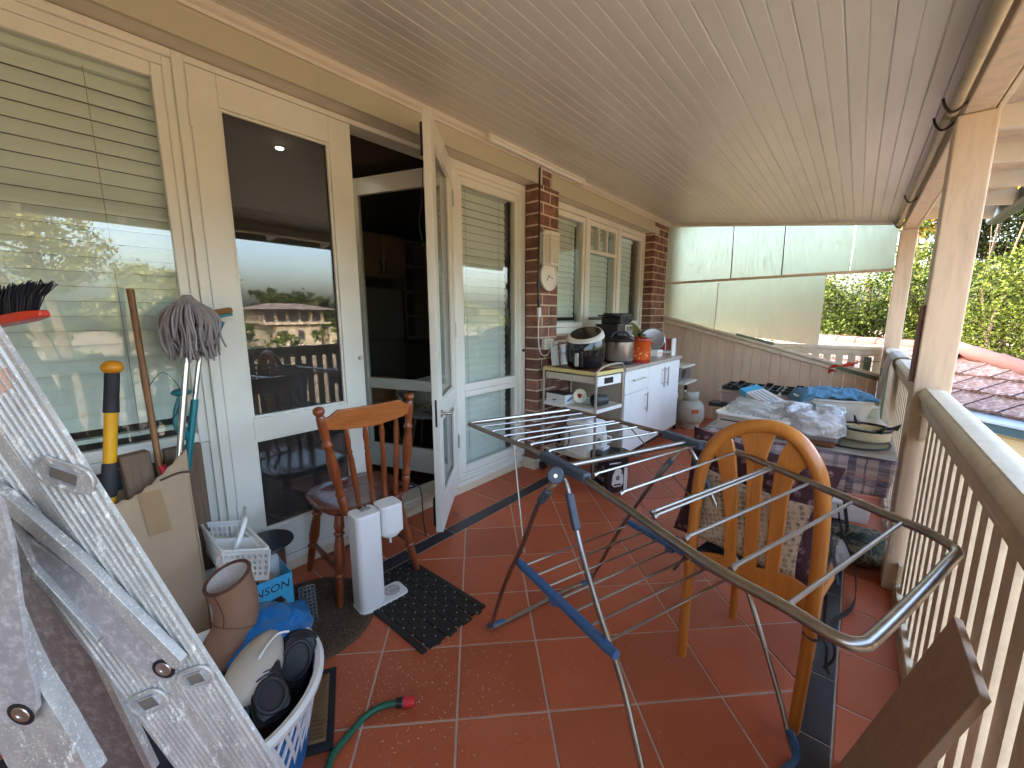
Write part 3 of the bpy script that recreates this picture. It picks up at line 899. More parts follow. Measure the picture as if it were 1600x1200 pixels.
# open french door: same leaf mirrored, swung out on the right jamb
ang = math.atan2(0.452, 0.545)
T = Matrix.Translation((-2.128, 1.932, 0)) @ Matrix.Rotation(ang, 4, 'Z') @ Matrix.Translation((2.14, -1.932, 0))
d2 = leaf('french_door', 1.242, 1.930, 0.100, 2.3045, 'french door leaf swung open towards the veranda', 0.105, 0.105, T)
q = lambda x, y, z: T @ Vector((x, y, z))
for zz in (2.08, 1.22, 0.42):
    MB().tube([q(WX + 0.004, 1.934, zz - 0.05), q(WX + 0.004, 1.934, zz + 0.05)], 0.006, 8).build('hinge', M['brushed'], d2)
hd = MB(); hd.tube([q(WX + 0.001, 1.285, 0.785), q(WX + 0.008, 1.285, 0.785)], 0.022, 14)
hd.tube([q(WX + 0.006, 1.285, 0.785), q(WX + 0.05, 1.285, 0.785), q(WX + 0.055, 1.30, 0.787), q(WX + 0.052, 1.385, 0.79)], 0.008, 10)
hd.build('handle', M['chrome'], d2, smooth=True)
hd = MB(); hd.bar(q(-2.181, 1.285, 0.80), q(-2.20, 1.285, 0.80), 0.05, 0.055); hd.tube([q(-2.20, 1.285, 0.80), q(-2.235, 1.285, 0.80), q(-2.24, 1.35, 0.80)], 0.009, 8)
hd.bar(q(-2.161, 1.2415, 0.72), q(-2.161, 1.2415, 0.87), 0.02, 0.003, (0, -1, 0))
hd.build('lock', M['dark_metal'], d2, smooth=40)
MB().bar(q(-2.186, 1.262, 2.10), q(-2.186, 1.262, 2.25), 0.018, 0.012).build('flush_bolt', M['dark_metal'], d2)
MB().bar(q(-2.186, 1.262, 0.13), q(-2.186, 1.262, 0.30), 0.018, 0.012).build('flush_bolt', M['dark_metal'], d2)
cdp = smooth_path([q(-2.19, 1.27, 2.05), q(-2.20, 1.272, 1.9), q(-2.215, 1.262, 1.78), q(-2.20, 1.285, 1.66), q(-2.19, 1.30, 1.60)], 8)
MB().tube(cdp, 0.0025, 6).build('cord_loop', M['black'], d2, label='thin black cord hanging on the door edge')

# right window beside the opening
fr = MB(); ring(fr, 1.934, 2.724, 0.113, 2.333, 0.018, 0.040, 0.055, 0.012, -2.25, -2.140)
rw = h(fr, 'window', M['white_frame'], bevel=0.003, label='narrow blind covered window between the open door and the brick pier')
ring(MB(), 1.952, 2.684, 0.125, 2.278, 0.06, 0.034, 0.03, 0.02, -2.24, -2.147).build('frame_bead', M['white_frame'], rw, bevel=0.003)
ring(MB(), 2.012, 2.650, 0.770, 2.248, 0.030, 0.036, 0.055, 0.055, -2.20, -2.155).build('sash', M['white_frame'], rw, bevel=0.004)
ring(MB(), 2.012, 2.650, 0.145, 0.768, 0.030, 0.036, 0.045, 0.055, -2.21, -2.160).build('fixed_light', M['white_frame'], rw, bevel=0.004)
pane(rw, 2.042, 2.614, 0.825, 2.193); pane(rw, 2.042, 2.614, 0.20, 0.723, -2.18)
venetian(2.045, 2.60, 0.15, 2.24, -2.255, 'narrow pale venetian blind behind the window by the brick pier')
MB().tube([(-2.137, 2.695, 1.03), (-2.125, 2.695, 1.03)], 0.012, 10).build('catch', M['dark_metal'], rw, smooth=True)

# kitchen window: three lights
fr = MB(); ring(fr, 3.032, 5.130, 1.150, 2.312, 0.03, 0.05, 0.055, 0.055, -2.25, -2.130)
for yy in (3.72, 4.425): fr.boxp((-2.25, yy - 0.035, 1.205), (-2.131, yy + 0.035, 2.257))
kw = h(fr, 'window', M['white_frame'], bevel=0.003, label='three light kitchen window above the cooking things')
for i, (a, b) in enumerate(((3.064, 3.683), (3.757, 4.388), (4.462, 5.078))):
    ring(MB(), a, b, 1.207, 2.255, 0.038, 0.038, 0.05, 0.045, -2.21, -2.145).build('sash', M['white_frame'], kw, bevel=0.003)
    if i == 1:
        g = MB(); g.boxp((-2.205, a + 0.038, 1.945), (-2.146, b - 0.038, 1.98))
        for kf in (1, 2):
            yy = a + 0.038 + (b - a - 0.076) * kf / 3
            g.boxp((-2.205, yy - 0.012, 1.98), (-2.147, yy + 0.012, 2.205))
        g.build('glazing_bar', M['white_frame'], kw, bevel=0.002)
    pane(kw, a + 0.038, b - 0.038, 1.252, 2.205)
    venetian(a + 0.05, b - 0.12 if i == 2 else b - 0.045, 1.25, 2.22, -2.24, ('pale blind in the first kitchen window light from the brick pier', 'pale blind behind the kitchen window light with small top panes', 'pale blind in the farthest kitchen window light')[i])

# unseen wall behind the camera, added to darken the near end
ew = thing('shade_wall', 'unseen cream wall added to shade the near end of the veranda', 'wall', (-0.9, -1.9, 0))
MB().boxp((-2.13, -1.98, 0.0), (0.24, -1.90, 2.14)).build('panel', M['cream'], ew)

# ---- room behind the doors
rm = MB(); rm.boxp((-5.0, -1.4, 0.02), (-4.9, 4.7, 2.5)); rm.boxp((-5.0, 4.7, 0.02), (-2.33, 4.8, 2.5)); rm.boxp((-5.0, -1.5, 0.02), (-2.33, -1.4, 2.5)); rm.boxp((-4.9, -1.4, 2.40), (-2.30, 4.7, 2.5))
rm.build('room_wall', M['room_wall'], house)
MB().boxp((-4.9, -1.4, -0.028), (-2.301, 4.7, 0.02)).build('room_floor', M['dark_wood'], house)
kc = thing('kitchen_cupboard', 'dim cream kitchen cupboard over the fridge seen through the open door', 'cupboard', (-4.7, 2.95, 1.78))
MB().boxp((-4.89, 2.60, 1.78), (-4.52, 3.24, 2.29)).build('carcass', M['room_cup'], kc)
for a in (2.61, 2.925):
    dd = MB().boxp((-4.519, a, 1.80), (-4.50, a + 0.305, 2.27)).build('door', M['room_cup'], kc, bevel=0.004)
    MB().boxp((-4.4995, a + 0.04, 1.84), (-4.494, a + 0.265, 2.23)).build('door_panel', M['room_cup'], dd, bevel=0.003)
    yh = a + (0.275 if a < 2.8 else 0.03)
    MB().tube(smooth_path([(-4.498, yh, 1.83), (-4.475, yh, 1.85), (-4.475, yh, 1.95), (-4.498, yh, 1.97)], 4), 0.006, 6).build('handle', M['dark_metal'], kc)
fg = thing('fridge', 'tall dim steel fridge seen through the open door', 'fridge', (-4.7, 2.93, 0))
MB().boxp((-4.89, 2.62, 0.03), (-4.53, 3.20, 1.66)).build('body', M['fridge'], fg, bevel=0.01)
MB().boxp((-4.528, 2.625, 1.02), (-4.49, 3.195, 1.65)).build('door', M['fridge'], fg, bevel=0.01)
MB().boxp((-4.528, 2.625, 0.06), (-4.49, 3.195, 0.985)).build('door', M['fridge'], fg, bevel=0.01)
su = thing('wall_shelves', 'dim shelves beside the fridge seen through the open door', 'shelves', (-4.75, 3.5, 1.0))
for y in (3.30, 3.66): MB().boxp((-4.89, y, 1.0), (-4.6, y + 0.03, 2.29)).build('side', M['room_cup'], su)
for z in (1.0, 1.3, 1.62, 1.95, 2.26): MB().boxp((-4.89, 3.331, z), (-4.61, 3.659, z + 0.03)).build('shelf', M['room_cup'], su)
def tub(loc, rz, lab, m):
    t = thing('tub_chair', lab, 'chair', loc)
    Mt = Matrix.Translation(loc) @ Matrix.Rotation(rz, 4, 'Z')
    def sh_(u, v):
        a = R_(-140 + 280 * u); top = 0.72 - 0.14 * abs(u - 0.5) * 2
        r = 0.26 + 0.05 * v
        return Mt @ Vector((r * math.cos(a), r * math.sin(a), 0.40 + (top - 0.40) * v))
    MB().grid(sh_, 28, 6).build('shell', m, t, smooth=True, solid=0.015)
    MB().lathe([(0.0, 0.40), (0.25, 0.40), (0.26, 0.43), (0.22, 0.45), (0, 0.45)], 24, loc).build('seat', m, t, smooth=True)
    for k in range(4):
        a = R_(45 + 90 * k)
        MB().tube([Mt @ Vector((0.16 * math.cos(a), 0.16 * math.sin(a), 0.40)), Mt @ Vector((0.24 * math.cos(a), 0.24 * math.sin(a), 0.02))], 0.014, 8).build('leg', M['room_cup'], t)
tub((-3.3, 2.05, 0.02), 2.6, 'pale wooden tub chair inside the room', mat('tub_wood', S(150, 110, 70), 0.5, bump=0))
tub((-2.98, 2.38, 0.02), 2.2, 'white tub chair inside the room nearer the door', M['white_plastic'])
# glazed inner door swung into the room
T2 = Matrix.Translation((-2.30, 1.93, 0)) @ Matrix.Rotation(R_(-72), 4, 'Z') @ Matrix.Translation((2.16, -1.93, 0))
mb = MB()
for a, b in ((1.20, 1.275), (1.855, 1.93)): mb.boxp((-2.18, a, 0.12), (-2.145, b, 2.31))
for a, b in ((0.12, 0.31), (0.76, 0.84), (2.19, 2.31)): mb.boxp((-2.18, 1.275, a), (-2.1457, 1.855, b))
mb.xf(T2)
idr = h(mb, 'inner_door', M['white_frame'], bevel=0.003, label='glazed inner door standing open inside the room')
for a, b in ((0.31, 0.76), (0.84, 2.19)):
    MB().boxp((-2.163, 1.276, a), (-2.16, 1.854, b)).xf(T2).build('pane', M['glass_clean'], idr)
dl = thing('downlight', 'small lit ceiling downlight glimpsed through the closed door', 'light', (-2.999, 1.232, 2.395))
MB().lathe([(0.026, 0.0), (0.034, 0.004), (0.034, 0.006), (0.0, 0.006)], 20, (-2.999, 1.232, 2.392)).build('trim', M['white_plastic'], dl)
MB().lathe([(0.0, -0.002), (0.020, -0.002), (0.020, 0.001), (0.0, 0.001)], 20, (-2.999, 1.232, 2.392)).build('lamp', M['lamp'], dl)
# ================================================================ BALUSTRADES, POSTS, ROOF EDGE
def handrail_profile(cx, z, w_=0.095, hgt=0.055):
    """rounded top rail with a small moulding below; returns polygon in (x,z)"""
    hw = w_ / 2
    pts = [(-hw + 0.012, z - hgt - 0.03), (-hw + 0.012, z - hgt), (-hw, z - hgt + 0.012), (-hw - 0.002, z - 0.03), (-hw + 0.006, z - 0.012), (-hw + 0.015, z - 0.003), (-hw + 0.0175, z - 0.009), (-hw + 0.020, z - 0.001), (0, z), (hw - 0.026, z - 0.002), (hw - 0.010, z - 0.010), (hw + 0.002, z - 0.03), (hw, z - hgt + 0.012), (hw - 0.012, z - hgt), (hw - 0.012, z - hgt - 0.03)]
    return [(cx + a, b) for a, b in pts]
def extrude_y(prof, y0, y1):
    n = len(prof); mb = MB()
    vs = [(p[0], y, p[1]) for y in (y0, y1) for p in prof]
    mb.add(vs, [(i, (i + 1) % n, n + (i + 1) % n, n + i) for i in range(n)] + [tuple(range(n - 1, -1, -1)), tuple(range(n, 2 * n))])
    return mb
RXC = 0.290
bal_me = None
def balustrade(y0, y1, label):
    global bal_me
    t = thing('balustrade', label, 'balustrade', (RXC, (y0 + y1) / 2, 0), 'balustrade sections along the open side')
    extrude_y(handrail_profile(RXC, 1.0), y0, y1).build('handrail', M['cream_rail'], t, smooth=40)
    MB().boxp((RXC - 0.028, y0 + 0.001, 0.885), (RXC + 0.028, y1 - 0.001, 0.914)).boxp((RXC - 0.034, y0 + 0.002, 0.9), (RXC + 0.034, y1 - 0.002, 0.9135)).build('under_rail', M['cream_rail'], t, bevel=0.003)
    MB().boxp((0.266, y0, -0.012), (0.325, y1, 0.05)).build('bottom_rail', M['cream_rail'], t, bevel=0.004)
    if bal_me is None:
        mb = MB().boxp((-0.010, -0.034, 0.0), (0.010, 0.034, 0.834))
        bal_me = mb.mesh('baluster', M['cream_rail'], 0, Vector((0, 0, 0)))
    y = y1 - 0.075
    while y > y0 + 0.05:
        o = inst(bal_me, 'baluster', t, (RXC + 0.004, y, 0.0505), (0, 0, R_(random.uniform(-1, 1))))
        y -= 0.115
    return t
PY0, PY1 = 2.55, 2.67
b1 = balustrade(-3.2, PY0 - 0.001, 'near run of cream balustrade beside the clothes airer')
MB().boxp((0.262, PY0 - 0.022, 0.76), (0.288, PY0 - 0.001, 0.87)).build('rail_cleat', M['cream_rail'], b1, bevel=0.002)
MB().boxp((0.268, PY0 - 0.026, 0.06), (0.292, PY0 - 0.001, 0.15)).build('rail_cleat', M['cream_rail'], b1, bevel=0.002)
balustrade(PY1 + 0.001, 5.478, 'far run of cream balustrade beyond the near post')

def post(y0, y1, label, x0=0.222, x1=0.342, mold=True):
    t = thing('veranda_post', label, 'post', ((x0 + x1) / 2, (y0 + y1) / 2, 0), 'veranda posts')
    MB().boxp((x0, y0, 0.0), (x1, y1, 2.115)).build('shaft', M['post'], t, bevel=0.007)
    return t
p1 = post(PY0, PY1, 'near cream veranda post with dark water streaks')
post(5.48, 5.60, 'far corner veranda post with faded green paint near its foot')
MB().boxp((0.223, 5.476, 0.02), (0.338, 5.4785, 0.80)).build('paint_patch', M['green_stain'], [o for o in scn.objects if o.name.startswith('veranda_post')][-1])
st = MB().boxp((0.205, PY0 + 0.02, 1.02), (0.2215, PY0 + 0.05, 1.36)).build('timber_strip', mat('dark_red_timber', S(86, 48, 38), 0.6), label='dark reddish timber strip fixed to the edge of the near post', cat='timber strip')

vr = thing('veranda_roof', 'underside and open edge of the veranda roof on its beam', 'roof', (0.3, 1.2, 2.1))
MB().boxp((0.236, -3.2, 2.117), (0.326, 5.64, 2.205)).build('beam', M['post'], vr, bevel=0.006)
MB().boxp((0.330, -3.2, 2.12), (0.350, 5.64, 2.30)).build('beam_face', M['cream_rail'], vr, bevel=0.003)
tr = MB(); L = [(-2.02, zc(-2.02)), (0.235, zc(0.235))]
tr.bar((-2.02, 5.612, zc(-2.02) - 0.018), (0.235, 5.612, zc(0.235) - 0.018), 0.02, 0.034); tr.build('end_moulding', M['cream'], vr, bevel=0.004)
vs = [(-2.1, -3.3, 2.66), (0.82, -3.3, 2.27), (0.82, 5.9, 2.27), (-2.1, 5.9, 2.66)]
MB().add(vs + [(a, b, c + 0.03) for a, b, c in vs], [(0, 3, 2, 1), (4, 5, 6, 7), (0, 1, 5, 4), (1, 2, 6, 5), (2, 3, 7, 6), (3, 0, 4, 7)]).build('roof_sheet', M['cream_rail'], vr)
y = -2.9
while y < 5.9:
    MB().bar((0.351, y, 2.245), (0.80, y, 2.185), 0.045, 0.10).build('rafter', M['cream'], vr, bevel=0.004); y += 0.60
gp = [(0.815, 2.25), (0.815, 2.16), (0.83, 2.14), (0.90, 2.14), (0.925, 2.165), (0.925, 2.235), (0.91, 2.235), (0.91, 2.17), (0.83, 2.155), (0.83, 2.25)]
extrude_y(gp, -3.3, 5.9).build('gutter', M['gutter'], vr, smooth=30)

rod = thing('hanging_rod', 'old pale rod held by rusty hooks under the roof beam', 'rod', (0.225, 2, 2.17))
MB().tube([(0.205, PY0 - 0.02, 2.128), (0.205, -3.1, 2.128)], 0.019, 10).tube([(0.205, 5.58, 2.16), (0.205, 2.66, 2.155)], 0.017, 10).build('rod', M['rod_cream'], rod, smooth=True)
for yy in (5.45, 4.3, 2.75, 2.45, 1.2):
    zz = 2.157 if yy > 2.6 else 2.128
    MB().tube(smooth_path([(0.165, yy, zz + 0.03), (0.172, yy, zz + 0.005), (0.19, yy, zz - 0.024), (0.21, yy, zz - 0.025), (0.232, yy, zz - 0.005), (0.242, yy, zz + 0.01)], 4), 0.005, 6).build('hook', M['hook'], rod, smooth=True)

# ================================================================ FAR END: lining board dado, end balustrade and frosted sheets
ds = thing('dado_wall', 'cream lining board wall with sloping cap at the far end of the veranda', 'wall', (-0.9, 5.6, 0))
capA, capB = Vector((-1.985, 5.6, 1.285)), Vector((0.222, 5.6, 0.690))
def capz(x): return capA.z + (capB.z - capA.z) * (x - capA.x) / (capB.x - capA.x)
x = -2.015; k = 0
while x < 0.22:
    xb = min(x + 0.098, 0.221)
    poly = [(x + 0.001, 0.0), (xb - 0.001, 0.0), (xb - 0.001, capz(xb)), (x + 0.001, capz(x))]
    n = 4; e = 0.004
    vs = [(p[0], 5.622, p[1]) for p in poly] + [(p[0], 5.604, p[1]) for p in poly] + [(p[0] + (e if i in (0, 3) else -e), 5.600, p[1]) for i, p in enumerate(poly)]
    fs = [(0, 1, 2, 3)] + [(i, n + i, n + (i + 1) % n, (i + 1) % n) for i in range(n)] + [(n + i, 2 * n + i, 2 * n + (i + 1) % n, n + (i + 1) % n) for i in range(n)] + [(11, 10, 9, 8)]
    MB().add(vs, fs).build('lining_board', M['dado'], ds); x = xb; k += 1
dirc = (capB - capA).normalized()
MB().bar(capA + Vector((-0.03, -0.006, 0.016)), capB + Vector((0, -0.006, 0.016)), 0.07, 0.032, (0, 0, 1)).build('cap_rail', M['cream_rail'], ds, bevel=0.006)
MB().bar(capA + Vector((-0.03, -0.012, -0.03)), capB + Vector((0, -0.012, -0.03)), 0.02, 0.045, (0, 0, 1)).build('cap_moulding', M['cream_rail'], ds, bevel=0.004)
MB().bar(Vector((-0.12, 5.5895, capz(-0.12) - 0.005)), Vector((0.221, 5.5895, capz(0.221) - 0.005)), 0.030, 0.075).build('stained_cap_end', M['green_stain'], ds, bevel=0.003, label='green stained end of the sloping cap')
MB().bar(Vector((-1.12, 5.585, capz(-1.12) + 0.034)), Vector((-0.72, 5.585, capz(-0.72) + 0.045)), 0.05, 0.03).build('stained_cap_piece', M['green_stain'], ds, bevel=0.004, label='green stained piece where the cap meets the end rail')

eb = thing('balustrade', 'end balustrade above the sloping lining board wall', 'balustrade', (-0.3, 5.66, 0.6))
n_ = None
pf = [(5.66 + (a - RXC), b) for a, b in handrail_profile(RXC, 0.995, 0.075, 0.05)]
n = len(pf); vs = [(x, p[0], p[1]) for x in (-0.80, 0.222) for p in pf]
MB().add(vs, [(i, n + i, n + (i + 1) % n, (i + 1) % n) for i in range(n)] + [tuple(range(n)), tuple(range(2 * n - 1, n - 1, -1))]).build('handrail', M['cream_rail'], eb, smooth=40)
MB().boxp((-0.80, 5.64, 0.892), (0.221, 5.68, 0.914)).build('under_rail', M['cream_rail'], eb, bevel=0.003)
MB().boxp((-0.80, 5.64, 0.60), (0.221, 5.68, 0.64)).build('bottom_rail', M['cream_rail'], eb, bevel=0.003)
xx = -0.74
me = MB().boxp((-0.032, -0.009, 0), (0.032, 0.009, 0.25)).mesh('baluster', M['cream_rail'], 0, Vector((0, 0, 0)))
while xx < 0.2:
    inst(me, 'baluster', eb, (xx, 5.66, 0.641)); xx += 0.104
MB().boxp((0.09, 5.628, 0.655), (0.150, 5.634, 0.885)).build('stained_board', M['green_stain'], eb, label='green stained board at the corner end')

fs_ = thing('frosted_screen', 'frosted plastic sheets closing the far end of the veranda', 'screen', (-0.9, 5.66, 1.3))
SY = 5.70
def sheet(x0, x1, zf0, zf1):
    vs = [(x0, SY, zf0(x0)), (x1, SY, zf0(x1)), (x1, SY, zf1(x1)), (x0, SY, zf1(x0))]
    vs += [(a, b + 0.004, c) for a, b, c in vs]
    MB().add(vs, [(0, 1, 2, 3), (7, 6, 5, 4), (0, 4, 5, 1), (1, 5, 6, 2), (2, 6, 7, 3), (3, 7, 4, 0)]).build('sheet', M['frosted'], fs_)
barz = lambda x: 1.742 + 0.022 * (x + 2.0) / 2.2
topz = lambda x: zc(x) + 0.02
for a, b in ((-2.05, -1.263), (-1.255, -0.735), (-0.727, -0.125), (-0.117, 0.215)): sheet(a, b, lambda x: barz(x) + 0.005, topz)
for a, b in ((-2.05, -1.402), (-1.394, -0.318)): sheet(a, b, lambda x: max(capz(x) - 0.02, 0.98) if x > -0.95 else capz(x) - 0.02, lambda x: barz(x) - 0.012)
MB().bar((-2.05, SY - 0.012, barz(-2.05)), (0.222, SY - 0.012, barz(0.222)), 0.022, 0.030).build('batten', M['post'], fs_, bevel=0.003)
for a, z0, z1 in ((-1.259, None, None), (-0.731, None, None)):
    MB().bar((a, SY - 0.004, barz(a)), (a - 0.005, SY - 0.004, topz(a) - 0.03), 0.012, 0.006, (0, -1, 0)).build('joint_strip', M['grey_ink'], fs_)
MB().bar((-1.398, SY - 0.004, 1.16), (-1.392, SY - 0.004, 1.72), 0.012, 0.005, (0, -1, 0)).build('joint_strip', M['offwhite'], fs_)
MB().bar((-0.318, SY - 0.002, 0.985), (-0.318, SY - 0.002, 1.745), 0.010, 0.008, (0, -1, 0)).build('edge_strip', M['offwhite'], fs_)

rr = MB().grid(lambda u, v: (-0.19 + 0.235 * u, 5.585 + 0.02 * math.sin(5 * u + 3 * v) - 0.012 * v, 0.728 + 0.10 * u + 0.075 * (v - 0.5) * (1.2 - u * 1.1) + 0.012 * math.sin(14 * u + 5 * v)), 16, 8)
rr.build('red_rag', mat('red_cloth', S(196, 62, 40), 0.8, var=0.2, bump=0.2), smooth=True, solid=0.006, label='red rag caught on the end balustrade', cat='rag')
MB().tube([(0.03, 5.585, 0.835), (0.13, 5.60, 0.845), (0.215, 5.60, 0.845)], 0.004, 6).build('rag_wire', M['steel'], label='thin wire holding the red rag', cat='wire')

# grey cloth draped over the far handrail
gc = [(0.395, 0.60), (0.36, 0.90), (0.345, 0.985), (0.315, 1.010), (0.29, 1.012), (0.255, 1.008), (0.232, 0.985), (0.222, 0.93), (0.205, 0.75), (0.195, 0.5), (0.19, 0.22)]
def drape(u, v):
    k = u * (len(gc) - 1); i = min(int(k), len(gc) - 2); f_ = k - i
    x = gc[i][0] * (1 - f_) + gc[i + 1][0] * f_; z = gc[i][1] * (1 - f_) + gc[i + 1][1] * f_
    lw_ = 1.0 if u < 0.5 else 1.0 - 0.25 * (u - 0.5)
    amp = 0.012 * max(0, (u - 0.55))
    return (x - amp * 2 * math.sin(v * 17 + 2) - 0.004, 4.46 + (v - 0.5) * 0.62 * lw_, z + 0.006 * math.sin(v * 9))
MB().grid(drape, 40, 24).build('draped_cloth', mat('grey_cloth', S(196, 186, 172), 0.9, var=0.12, vs=5, bump=0.3, bs=60), smooth=True, solid=0.006, label='pale grey cloth draped over the far handrail', cat='cloth')

# ================================================================ OUTSIDE
MB().boxp((-140, -140, -3.3), (160, 160, -3.0)).build('ground', M['soil'], kind='structure')
MB().boxp((2.5, -60, -2.998), (5.6, 60, -2.985)).build('bounce_driveway', mat('concrete', S(150, 144, 134), 0.9, var=0.1, vs=1, bump=0.1), kind='structure')  # unseen pale concrete, laid to bounce light up to the veranda

# neighbour's tiled roof
E0 = Vector((0.908, 6.182, 0.37)); e_ = Vector((0.664, -0.747, 0)).normalized(); nh = Vector((0.747, 0.664, 0)).normalized()
nu = nh * math.cos(R_(22)) + Vector((0, 0, 1)) * math.sin(R_(22)); NN = e_.cross(nu).normalized()
if NN.z < 0: NN = -NN
nb = thing('neighbour_house', 'neighbouring house with weathered terracotta tile roof and blue green gutter', 'house', E0 + Vector((0, 0, -3.37)))
hipu = lambda s: 1.36 if s < -1.24 else 1.36 - 0.40 * (s + 1.24)
def rp(s, u, lift=0.0): return E0 + e_ * s + nu * u + NN * lift
vs = [rp(-8, 0, -0.03), rp(2.2, 0, -0.03), rp(-1.24, 1.36, -0.03), rp(-8, 1.36, -0.03)]
back = [rp(2.2, 0, -0.03) + nh * 2.6, rp(-8, 0, -0.03) + nh * 2.6]
MB().add(vs + back, [(0, 1, 2, 3), (1, 4, 2), (4, 5, 3, 2), (0, 3, 5)]).build('roof', mat('roof_bed', S(110, 66, 54), 0.85), nb)
tm = MB()
prof = [(-0.5, 0.0), (-0.42, 0.016), (-0.3, 0.004), (0.0, 0.0), (0.25, 0.004), (0.38, 0.018), (0.5, 0.012)]
vs = []
for v, lf in ((0.0, 0.034), (1.0, 0.006)):
    for a, z in prof: vs.append((a * 0.298, v * 0.37, z + lf))
for a, z in prof: vs.append((a * 0.298, 0.002, z + 0.006))
n = len(prof)
tm.add(vs, [(i, i + 1, n + i + 1, n + i) for i in range(n - 1)] + [(2 * n + i, 2 * n + i + 1, i + 1, i) for i in range(n - 1)])
tme = tm.mesh('roof_tile', M['roof_tile'], 40, Vector((0, 0, 0)))
rotM = Matrix((e_, nu, NN)).transposed().to_euler()
for row in range(4):
    s = -7.0 + (0.15 if row % 2 else 0)
    while s < 2.0:
        if row * 0.335 + 0.2 < hipu(s):
            inst(tme, 'roof_tile', nb, rp(s, row * 0.335 - 0.03), rotM)
        s += 0.30
def ridge(a, b, n):
    for k in range(n):
        p = a.lerp(b, k / n); q_ = a.lerp(b, (k + 1.08) / n)
        MB().tube([p, q_], [0.085, 0.098], 10).build('ridge_tile', M['ridge_tile'], nb, smooth=True)
ridge(rp(-8, 1.34, 0.0), rp(-1.2, 1.34, 0.0), 18)
ridge(rp(2.1, 0.03, 0.02), rp(-1.24, 1.34, 0.02), 9)
gs = [(0.02, 0.0), (-0.03, -0.015), (-0.15, -0.045), (-0.155, -0.065), (-0.14, -0.07), (-0.02, -0.04)]
def ext_e(prof_, s0, s1, m, name, nm=nb, **kw):
    n = len(prof_); vs = [E0 + e_ * s + nh * a + Vector((0, 0, b)) for s in (s0, s1) for a, b in prof_]
    MB().add(vs, [(i, (i + 1) % n, n + (i + 1) % n, n + i) for i in range(n)] + [tuple(range(n - 1, -1, -1)), tuple(range(n, 2 * n))]).build(name, m, nm, **kw)
ext_e(gs, -8, 2.3, M['flash'], 'gutter')
ext_e([(-0.135, -0.072), (-0.135, -0.15), (-0.11, -0.15), (-0.11, -0.072)], -8, 2.3, M['teal_fascia'], 'fascia')
ext_e([(0.0, -0.10), (0.0, -3.4), (2.5, -3.4), (2.5, -0.10)], -8, 2.1, M['weatherboard'], 'wall')
for k in range(6): ext_e([(-0.012, -0.2 - 0.16 * k), (-0.02, -0.345 - 0.16 * k), (-0.002, -0.345 - 0.16 * k), (-0.002, -0.2 - 0.16 * k)], -8, 2.1, M['weatherboard'], 'weatherboard')

# ---- trees
rt = random.Random(11)
def leaf_cloud(mb, blobs, n, size, aspect=0.55, droop=0.3):
    tot = sum(b[1][0] * b[1][1] * b[1][2] for b in blobs)
    for c, r in blobs:
        m_ = int(n * r[0] * r[1] * r[2] / tot)
        # sub-clumps give the crown its uneven outline
        cl = []
        for k in range(max(6, int(m_ / 90))):
            while True:
                p = Vector((rt.uniform(-1, 1), rt.uniform(-1, 1), rt.uniform(-1, 1)))
                if 0.35 < p.length < 1.0: break
            cl.append((Vector(c) + Vector((p.x * r[0], p.y * r[1], p.z * r[2])), rt.uniform(0.14, 0.34) * (r[0] * r[1] * r[2]) ** (1 / 3)))
        for k in range(m_):
            q_, rr_ = cl[rt.randrange(len(cl))]
            p = q_ + Vector((rt.gauss(0, .55), rt.gauss(0, .55), rt.gauss(0, .38))) * rr_
            s_ = size * rt.uniform(0.6, 1.35)
            a = Vector((rt.gauss(0, 1), rt.gauss(0, 1), rt.gauss(0, 0.7) - droop)).normalized()
            b = a.cross(Vector((rt.gauss(0, 1), rt.gauss(0, 1), rt.gauss(0, 1)))).normalized() * s_ * aspect / 2
            a *= s_ / 2
            i = len(mb.v)
            mb.v += [p - a, p + b, p + a, p - b]; mb.f.append((i, i + 1, i + 2, i + 3))
def tree(name, label, base, blobs, n, size, m, group=None, trunk_r=0.12, cat='tree'):
    t = thing(name, label, cat, base, group)
    tk = MB(); b0 = Vector(base)
    for c, r in blobs:
        c = Vector(c); mid = b0.lerp(c, 0.5) + Vector((rt.uniform(-.2, .2), rt.uniform(-.2, .2), 0)); mid.x = b0.x * 0.7 + c.x * 0.3; mid.y = b0.y * 0.7 + c.y * 0.3
        pts = smooth_path([b0, mid, c, c + Vector((rt.uniform(-.3, .3) * r[0], rt.uniform(-.3, .3) * r[1], 0.6 * r[2]))], 4)
        tk.tube(pts, [trunk_r * (1 - 0.85 * i / (len(pts) - 1)) for i in range(len(pts))], 7)
        for k in range(7):
            d_ = Vector((rt.uniform(-1, 1) * r[0], rt.uniform(-1, 1) * r[1], rt.uniform(-.6, .9) * r[2])) * 0.8
            s0 = mid.lerp(c, rt.uniform(0.4, 1.0))
            tk.tube(smooth_path([s0, s0.lerp(c + d_, 0.5) + Vector((0, 0, 0.1)), c + d_], 3), [trunk_r * 0.35] + [trunk_r * 0.2] * 5 + [trunk_r * 0.08], 5)
    tk.build('trunk', M['bark'], t, smooth=True)
    mb = MB(); leaf_cloud(mb, blobs, n, size); mb.build('crown', m, t)
    return t
G = 'trees beyond the neighbouring roof'
tree('leafy_tree', 'lime green bushy tree seen through the gap beside the frosted sheets', (-0.6, 11.0, -3), [((-0.9, 11.0, 0.95), (1.1, 1.0, 1.25)), ((0.1, 11.3, 1.3), (1.1, 1.0, 1.2)), ((-0.4, 10.8, -0.6), (1.3, 1.0, 1.2))], 36000, 0.06, M['leaf_mid'], G)
